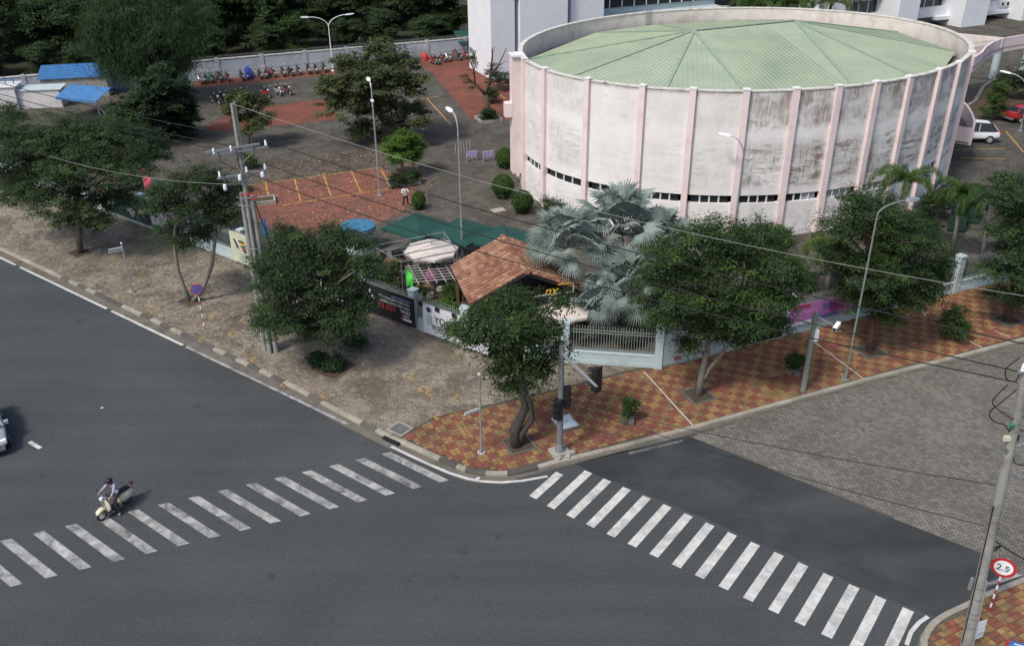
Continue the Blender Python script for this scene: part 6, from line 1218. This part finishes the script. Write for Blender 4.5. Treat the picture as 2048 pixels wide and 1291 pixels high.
# ------------------------------------------------------------------ feather palms
def frond(mb, base, az_, e0, L, droop, rg, lw=.42, plum=True, tint=.5):
    p = Vector(base); e = e0; n = 12; pts = [p.copy()]
    for i in range(n):
        d = V(math.cos(az_)*math.cos(e), math.sin(az_)*math.cos(e), math.sin(e)); p = p+d*L/n; pts.append(p.copy()); e -= droop/n*(1+i*.12)
    mb.tube(pts, [.03*(1-i/(n+1))+.006 for i in range(n+1)], 4, tint)
    for i in range(2, n*4):
        f = i/(n*4); k = min(int(f*n), n-1); q = pts[k].lerp(pts[k+1], f*n-k); d = (pts[k+1]-pts[k]).normalized(); s = d.cross(V(0, 0, 1)).normalized(); u_ = s.cross(d); ll = lw*math.sin(math.pi*min(.98, .16+f*.86))**.6
        for a in ((-1.25, -.3, .55, 1.35, math.pi-.5, math.pi+.5) if plum else (-.2, math.pi+.2)):
            a += rg.gauss(0, .25); o = (s*math.cos(a)+u_*math.sin(a))*.8+d*.6; tp = q+o.normalized()*ll*rg.uniform(.8, 1.1)-V(0, 0, .25*ll); ww = d*.028; c = len(mb.v)
            mb.v += [tuple(q-ww), tuple(q.lerp(tp, .55)+ww*1.1), tuple(tp), tuple(q.lerp(tp, .5)-ww*1.1)]; mb.f.append([c, c+1, c+2, c+3]); mb.c.append(tint+rg.uniform(-.3, .3)); mb.m.append(0)
def feather_palm(px, py, hub, label, nf, L, seed, mat='palm_green', e_lo=.1, tr=.13, tint=.45, plum=True, lw=.42, group='feather palms'):
    b_ = pp(px, py); t = thing('feather_palm', label, 'palm', b_, 0, group); h = aty(hub[0], hub[1], b_.y)-b_; rg = random.Random(seed); MB().tube([(0, 0, 0), h*.5+V(.05, 0, 0), h], [tr*1.3, tr, tr*.8], 10).build('trunk', 'bark_grey', t, smooth=True); MB().tube([h-V(0, 0, .7), h], [tr*.9, tr*.6], 8).build('crownshaft', 'palm_green', t)
    for k in range(nf):
        mb = MB(); frond(mb, h, k*2.399+seed, e_lo+(1.2-e_lo)*(k+.5)/nf+rg.uniform(-.08, .08), L*rg.uniform(.9, 1.1), 1.9, rg, lw, plum, tint+rg.uniform(-.15, .15)); mb.build('frond', mat, t)
    return t
feather_palm(1800, 470, (1811, 362), 'foxtail palm with arching fronds against the hall wall', 12, 3.2, 1, e_lo=.35); feather_palm(1903, 512, (1922, 385), 'foxtail palm with leaning trunk beside the waste containers', 10, 2.4, 2, tint=.25); feather_palm(1962, 528, (1978, 400), 'foxtail palm right of the leaning trunk palm', 10, 2.4, 3, tint=.2); feather_palm(1655, 590, (1652, 490), 'yellowish foxtail palm left of the tall layered tree', 9, 2.0, 4, tint=.8, tr=.2)
feather_palm(1478, 505, (1480, 470), 'left of two spiky young palms at the hall foot', 14, 1.7, 5, plum=False, lw=.35); feather_palm(1532, 500, (1533, 462), 'right of two spiky young palms at the hall foot', 14, 1.8, 6, plum=False, lw=.35)
for k, x in enumerate((1500, 1560, 1630)):
    P = fac(tpx(x)[0], -2.0); t = copy_tree(bpy.data.objects['feather_palm']); t.location = (P.x, P.y, 0); t.scale = (1.5,)*3; t['label'] = 'dark palm against the office block behind the roof, '+ORD[k]+' from the left'; t.rotation_euler.z = k*1.1
# ------------------------------------------------------------------ belt of trees beyond the back wall
protos = []
for k in range(4):
    rg = random.Random(50+k); L = []
    for i in range(19):
        a = rg.uniform(0, 6.28); r = rg.uniform(0, 2.6); L.append((r*math.cos(a), r*math.sin(a), 2.2+rg.uniform(0, 6.0)-.35*r, rg.uniform(1.1, 1.8)))
    protos.append((leaf_mesh('crown', ('leaf_back', 'leaf_street', 'leaf_back', 'leaf_dark')[k], *cloud(L, .75, .17, 34, .5)), MB().tube([(0, 0, 0), (.1, 0, 2.5), (0, .1, 5)], [.2, .15, .08], 7).tube([(0, 0, 2.6), (1.2, .3, 4.8)], [.1, .04], 5).tube([(0, 0, 2.8), (-1.1, .5, 5.0)], [.1, .04], 5).mesh('trunk', 'bark')))
rg = random.Random(77); belt = []
def belt_tree(x, y, s, k, lb=None):
    q = V(x, y, 0)-CAM; px = 1024+FPX*q.dot(RT)/q.dot(FW); py = 645.5-FPX*q.dot(UP)/q.dot(FW)
    if px < -130 or px > 2180 or py < -75: return False
    t = thing('belt_tree', lb or 'dark leafy tree deep in the belt, behind the front row beyond the back wall', 'tree', (x, y, -.06), rg.uniform(0, 6.28), 'front row of trees behind the back wall' if lb else 'trees deeper in the belt'); t.scale = (s, s, s*rg.uniform(.9, 1.1)); obj('crown', protos[k][0], t); obj('trunk', protos[k][1], t); return True
wn_ = V(-wd.y, wd.x, 0); fr_n = 0
for r_ in range(6):
    n = 15 if r_ < 5 else 18
    for i in range(n):
        P = WLx+wd*(((WR-WLx).length+6)*(i+.5+rg.uniform(-.3, .3)+.5*(r_ % 2))/n)+wn_*(4.0+r_*9+rg.uniform(-1.5, 1.5)+(2.0 if r_ == 0 else 0)); P -= wd*r_*3.4
        if belt_tree(P.x, P.y, rg.uniform(.85, 1.2)*(.62 if r_ == 0 else 1)+(.25 if r_ > 3 else 0), rg.randrange(4), ('small tree of the front row just behind the back wall, '+ORD[fr_n]+' from the left') if r_ == 0 else None) and r_ == 0: fr_n += 1
for i in range(0): belt_tree(34+i*15, 165+rg.uniform(-6, 6), 1.3, rg.randrange(4))
# fallen leaves on the red bays and on the grey pavement
def litter(px, n, z, name, mat, sz):
    poly_ = [at(x, y, PZ) for x, y in px]; xs = [p.x for p in poly_]; ys = [p.y for p in poly_]; C = []
    while len(C) < n:
        p = (NR.uniform(min(xs), max(xs)), NR.uniform(min(ys), max(ys)))
        if inside(p, poly_): C.append((p[0], p[1], z+NR.uniform(.005, .03)))
    C = np.array(C); me = leaf_mesh(name, mat, C, np.array([0, 0, 1.0])+NR.normal(size=(n, 3))*.25, np.full(n, sz)*NR.uniform(.6, 1.3, n), NR.random(n)); obj(name, me, label='scattered dry fallen leaves on the paving', cat='leaves', kind='stuff')
litter([(470, 330), (780, 290), (880, 360), (820, 430), (600, 475), (500, 440)], 2600, YZ+.01, 'fallen_leaves', 'dead_leaf', .11)
litter([(0, 470), (300, 440), (700, 620), (760, 740), (600, 760), (100, 540)], 1500, PZ+.004, 'fallen_leaves', 'palm_dry', .08)
# ------------------------------------------------------------------ people
def figure(name, par, J, E, zones, mats, root=0):
    """J: {key: (pos, radius)}; E: edges; skin + subdivision, then one mesh whose faces take the cloth of their region"""
    keys = list(J); me = bpy.data.meshes.new(name); me.from_pydata([J[k][0] for k in keys], [(keys.index(a), keys.index(b)) for a, b in E], []); o = bpy.data.objects.new(name, me); COL.objects.link(o)
    o.modifiers.new('k', 'SKIN'); sk = me.skin_vertices[0].data
    for i, k in enumerate(keys):
        r = J[k][1]; sk[i].radius = r if hasattr(r, '__len__') else (r, r); sk[i].use_root = (i == root)
    md = o.modifiers.new('s', 'SUBSURF'); md.levels = 2; md.render_levels = 2
    m2 = bpy.data.meshes.new_from_object(o.evaluated_get(bpy.context.evaluated_depsgraph_get())); bpy.data.objects.remove(o); m2.name = name; m2.materials.clear()
    for q in mats: m2.materials.append(M[q])
    for p in m2.polygons: p.use_smooth = True; p.material_index = zones(p.center)
    return obj(name, m2, par)
def limbs(J, E, side, sh, el_, ha, hip, kn_, an_, toe, k=1.0):
    n = 'l' if side > 0 else 'r'; H = Vector(ha); d = (H-Vector(el_)).normalized(); s = d.cross(V(0, 0, 1)).normalized()
    J[n+'sh'] = (sh, .078); J[n+'el'] = (el_, .058); J[n+'wr'] = (tuple(H-d*.05), .04); J[n+'ha'] = (tuple(H+d*.03), (.036, .022)); E += [('chest', n+'sh'), (n+'sh', n+'el'), (n+'el', n+'wr'), (n+'wr', n+'ha')]
    for i, (o, L) in enumerate(((-.03, .055), (-.01, .068), (.012, .064), (.032, .05))):
        p = H+d*.05+s*o; J[n+'f%d' % i] = (tuple(p), .010); J[n+'g%d' % i] = (tuple(p+d*L-V(0, 0, .03)), .008); E += [(n+'ha', n+'f%d' % i), (n+'f%d' % i, n+'g%d' % i)]
    J[n+'th'] = (tuple(H-s*side*.045+d*.02-V(0, 0, .03)), .010); E.append((n+'wr', n+'th'))
    J[n+'hp'] = (hip, .10); J[n+'kn'] = (kn_, .078); J[n+'an'] = (an_, .052); J[n+'to'] = (toe, (.042, .032)); E += [('pel', n+'hp'), (n+'hp', n+'kn'), (n+'kn', n+'an'), (n+'an', n+'to')]
def headbits(par, c, f, rr=.1, hat=None):
    c = Vector(c); f = Vector(f).normalized(); s = f.cross(V(0, 0, 1)).normalized(); MB().ball(c+f*.098-V(0, 0, .01), (.014, .014, .02), 8, 6).build('nose', 'skin', par); MB().bar(c+f*.088-s*.025-V(0, 0, .055), c+f*.088+s*.025-V(0, 0, .055), .008, .01).build('mouth', 'ink_red', par)
    for q in (-1, 1): MB().ball(c+f*.085+s*q*.033+V(0, 0, .015), (.011, .011, .008), 8, 6).build('eye', 'black', par); MB().ball(c+s*q*.092, (.018, .018, .03), 8, 6).build('ear', 'skin', par)
    if hat: MB().lathe([(.135, -.01), (.142, .05), (.125, .11), (.08, .155), (.001, .17)], 16, c-V(0, 0, .02)).build('helmet', hat, par, smooth=True); MB().bar(c+f*.12+V(0, 0, .035), c+f*.20+V(0, 0, .01), .17, .012).build('visor', hat, par)
    else: MB().lathe([(.095, -.02), (.104, .03), (.092, .08), (.055, .115), (.001, .125)], 14, c-f*.018+V(0, 0, .005)).build('hair', 'hair', par, smooth=True)
# standing man in the yard
mp = at(812, 413, PZ); fd_ = math.atan2(-mp.y, -mp.x)+math.pi/2+.1
man = thing('person', 'standing person in pale shirt and dark trousers holding hands before the chest', 'person', mp, fd_)
J = {'pel': ((0, 0, .90), (.125, .10)), 'sp': ((0, .01, 1.10), (.115, .085)), 'chest': ((0, .01, 1.32), (.135, .095)), 'nk': ((0, 0, 1.47), .05), 'hd': ((0, -.02, 1.585), (.078, .09)), 'tp': ((0, -.01, 1.67), (.07, .08))}; E_ = [('pel', 'sp'), ('sp', 'chest'), ('chest', 'nk'), ('nk', 'hd'), ('hd', 'tp')]
for sd in (1, -1): limbs(J, E_, sd, (sd*.19, .01, 1.40), (sd*.27, -.05, 1.15), (sd*.08, -.26, 1.22), (sd*.10, 0, .86), (sd*.15, -.02, .48), (sd*.19, .02, .09), (sd*.21, -.13, .045))
figure('body', man, J, E_, lambda c: 3 if c.z < .085 else 1 if c.z < .92 else (2 if c.z > 1.455 or (c.y < -.15 and abs(c.x) < .2 and c.z > 1.0) else 0), ['shirt_white', 'trousers', 'skin', 'lamp_white']); headbits(man, (0, -.02, 1.60), (0, -1, -.25))
# scooter and rider on the crossing
ra_, rb2 = at(205, 1040), at(258, 1004); mid_ = (ra_+rb2)/2; hd_ = ra_-rb2; sa_ = math.atan2(hd_.y, hd_.x)
sc_ = thing('scooter', 'cream classic scooter crossing the zebra stripes', 'scooter', (mid_.x, mid_.y, .01), sa_)
for x in (.64, -.60):
    o = MB().lathe([(.17, -.05), (.23, -.045), (.25, -.02), (.25, .02), (.23, .045), (.17, .05)], 22).build('wheel', 'rubber', sc_, loc=(x, 0, .25)); o.rotation_euler.x = R(90); MB().tube([(0, 0, -.04), (0, 0, .04)], .17, 16).build('rim', 'chrome', o)
def loft(secs, mat, name, par=sc_, smooth=True):
    mb = MB(); n = len(secs[0])
    for s in secs: mb.v += [tuple(q) for q in s]
    for i in range(len(secs)-1):
        for j in range(n): mb.f.append([i*n+j, i*n+(j+1) % n, (i+1)*n+(j+1) % n, (i+1)*n+j]); mb.c.append(0); mb.m.append(0)
    mb.f += [list(range(n))[::-1], [(len(secs)-1)*n+j for j in range(n)]]; mb.c += [0, 0]; mb.m += [0, 0]; return mb.build(name, mat, par, smooth=smooth)
def ring(x, z, hy, hz, n=12, sq=.75, ax='x'):
    o = []
    for k in range(n):
        a = 2*math.pi*k/n; c, s = math.cos(a), math.sin(a); c = math.copysign(abs(c)**sq, c); s = math.copysign(abs(s)**sq, s); o.append((x, hy*c, z+hz*s))
    return o
loft([ring(-.98, .52, .05, .05), ring(-.92, .52, .16, .15), ring(-.70, .52, .235, .22), ring(-.42, .52, .235, .22), ring(-.24, .50, .18, .20), ring(-.16, .44, .12, .14)], 'cream', 'rear_body')
loft([ring(.86, .40, .06, .04), ring(.80, .47, .11, .07), ring(.62, .53, .13, .07), ring(.46, .50, .12, .08), ring(.40, .40, .10, .08)], 'cream', 'front_fender')
mb = MB(); rows_ = [(.40, .30, .16), (.37, .42, .27), (.36, .60, .30), (.37, .78, .24), (.39, .93, .14), (.40, .99, .09)]
for x, z, hw in rows_:
    for k in range(7):
        a = -1+2*k/6; mb.v.append((x+.07*(1-a*a)-.02, hw*a, z))
for i in range(5):
    for k in range(6): mb.f.append([i*7+k, i*7+k+1, i*7+8+k, i*7+7+k]); mb.c.append(0); mb.m.append(0)
o = mb.build('leg_shield', 'cream', sc_, smooth=True); md = o.modifiers.new('s', 'SOLIDIFY'); md.thickness = .03
MB().box((.12, 0, .27), (.56, .40, .06)).build('floorboard', 'black', sc_)
for s in (-1, 1): MB().bar((.38, s*.2, .25), (-.2, s*.19, .25), .03, .04).build('side_trim', 'chrome', sc_)
loft([ring(-.86, .76, .10, .04), ring(-.78, .79, .14, .06), ring(-.45, .80, .155, .06), ring(-.20, .79, .13, .06), ring(-.10, .77, .07, .04)], 'black', 'seat')
loft([ring(.30, 1.03, .06, .04), ring(.37, 1.04, .11, .06), ring(.46, 1.03, .10, .07), ring(.51, 1.02, .05, .05)], 'chrome', 'headset'); MB().disc((.515, 0, 1.02), (1, 0, .1), .075, .03, 16).build('headlight', 'lamp_white', sc_)
MB().tube([(.30, -.34, 1.04), (.38, -.12, 1.05), (.38, .12, 1.05), (.30, .34, 1.04)], .018, 8).build('handlebar', 'chrome', sc_)
for s in (-1, 1): MB().tube([(.29, s*.37, 1.04), (.31, s*.26, 1.045)], .024, 8).build('grip', 'black', sc_); MB().tube([(.37, s*.2, 1.05), (.38, s*.27, 1.24)], .008, 6).build('mirror_stalk', 'chrome', sc_); MB().disc((.38, s*.28, 1.27), (1, 0, 0), .05, .02, 12).build('mirror', 'black', sc_)
MB().tube([(.40, 0, .95), (.60, 0, .27)], .04, 8).build('steering_column', 'chrome', sc_); MB().box((.47, 0, .60), (.03, .05, .16)).build('badge', 'galv_dark', sc_); MB().box((-1.0, 0, .46), (.03, .18, .14)).build('number_plate', 'lamp_white', sc_); MB().box((-.99, 0, .60), (.05, .1, .06)).build('tail_light', 'red', sc_); MB().tube([(-.35, -.2, .22), (-.9, -.22, .26)], [.04, .055], 8).build('exhaust', 'galv_dark', sc_)
MB().tube([(-.80, 0, .78), (-.96, 0, .82), (-1.0, 0, .86)], .02, 6).build('rear_rack', 'chrome', sc_); loft([ring(-1.05, .87, .07, .05), ring(-1.0, .88, .11, .08), ring(-.93, .86, .10, .06)], 'trousers', 'backrest')
rid = thing('person', 'scooter rider in grey top, black helmet and pink scarf with one foot down', 'person', (mid_.x, mid_.y, .01), sa_)
J = {'pel': ((-.26, 0, .90), (.13, .12)), 'sp': ((-.23, 0, 1.08), (.115, .095)), 'chest': ((-.16, 0, 1.30), (.13, .105)), 'nk': ((-.10, 0, 1.45), .05), 'hd': ((-.06, 0, 1.56), (.08, .09)), 'tp': ((-.06, 0, 1.64), (.07, .08))}; E_ = [('pel', 'sp'), ('sp', 'chest'), ('chest', 'nk'), ('nk', 'hd'), ('hd', 'tp')]
limbs(J, E_, 1, (-.13, .19, 1.38), (.06, .30, 1.18), (.28, .33, 1.08), (-.22, .12, .86), (.14, .28, .66), (.02, .37, .13), (.16, .40, .05)); limbs(J, E_, -1, (-.13, -.19, 1.38), (.06, -.30, 1.18), (.28, -.33, 1.08), (-.22, -.12, .86), (.20, -.19, .72), (.16, -.15, .38), (.31, -.15, .33))
figure('body', rid, J, E_, lambda c: 3 if (c.z < .12 or (c.y < 0 and c.z < .40)) else 1 if (c.z < .96 and not (c.x > .1 and c.z > .9)) else (2 if (c.z > 1.46 or c.x > .26) else 0), ['shirt_grey', 'trousers', 'skin', 'shirt_grey']); headbits(rid, (-.06, 0, 1.575), (1, 0, -.12), hat='bike_black'); MB().lathe([(.075, -.05), (.10, 0), (.085, .05)], 12, (-.08, 0, 1.44)).build('scarf', 'magenta', rid, smooth=True)
c = at(204, 815); MB().box((0, 0, .01), (.12, .08, .02), .5).build('litter_scrap', 'lamp_white', loc=c, label='tiny white scrap of litter on the wide road', cat='litter')
c = at(956, 956); MB().box((0, 0, .012), (.16, .1, .03), .3).build('litter_scrap', 'paper', loc=c, label='pale blue scrap of litter beside the corner kerb', cat='litter')
c = at(892, 24); car('white car glimpsed among the trees far behind the wall', (c.x, c.y, 0), .4, 'white_gloss')
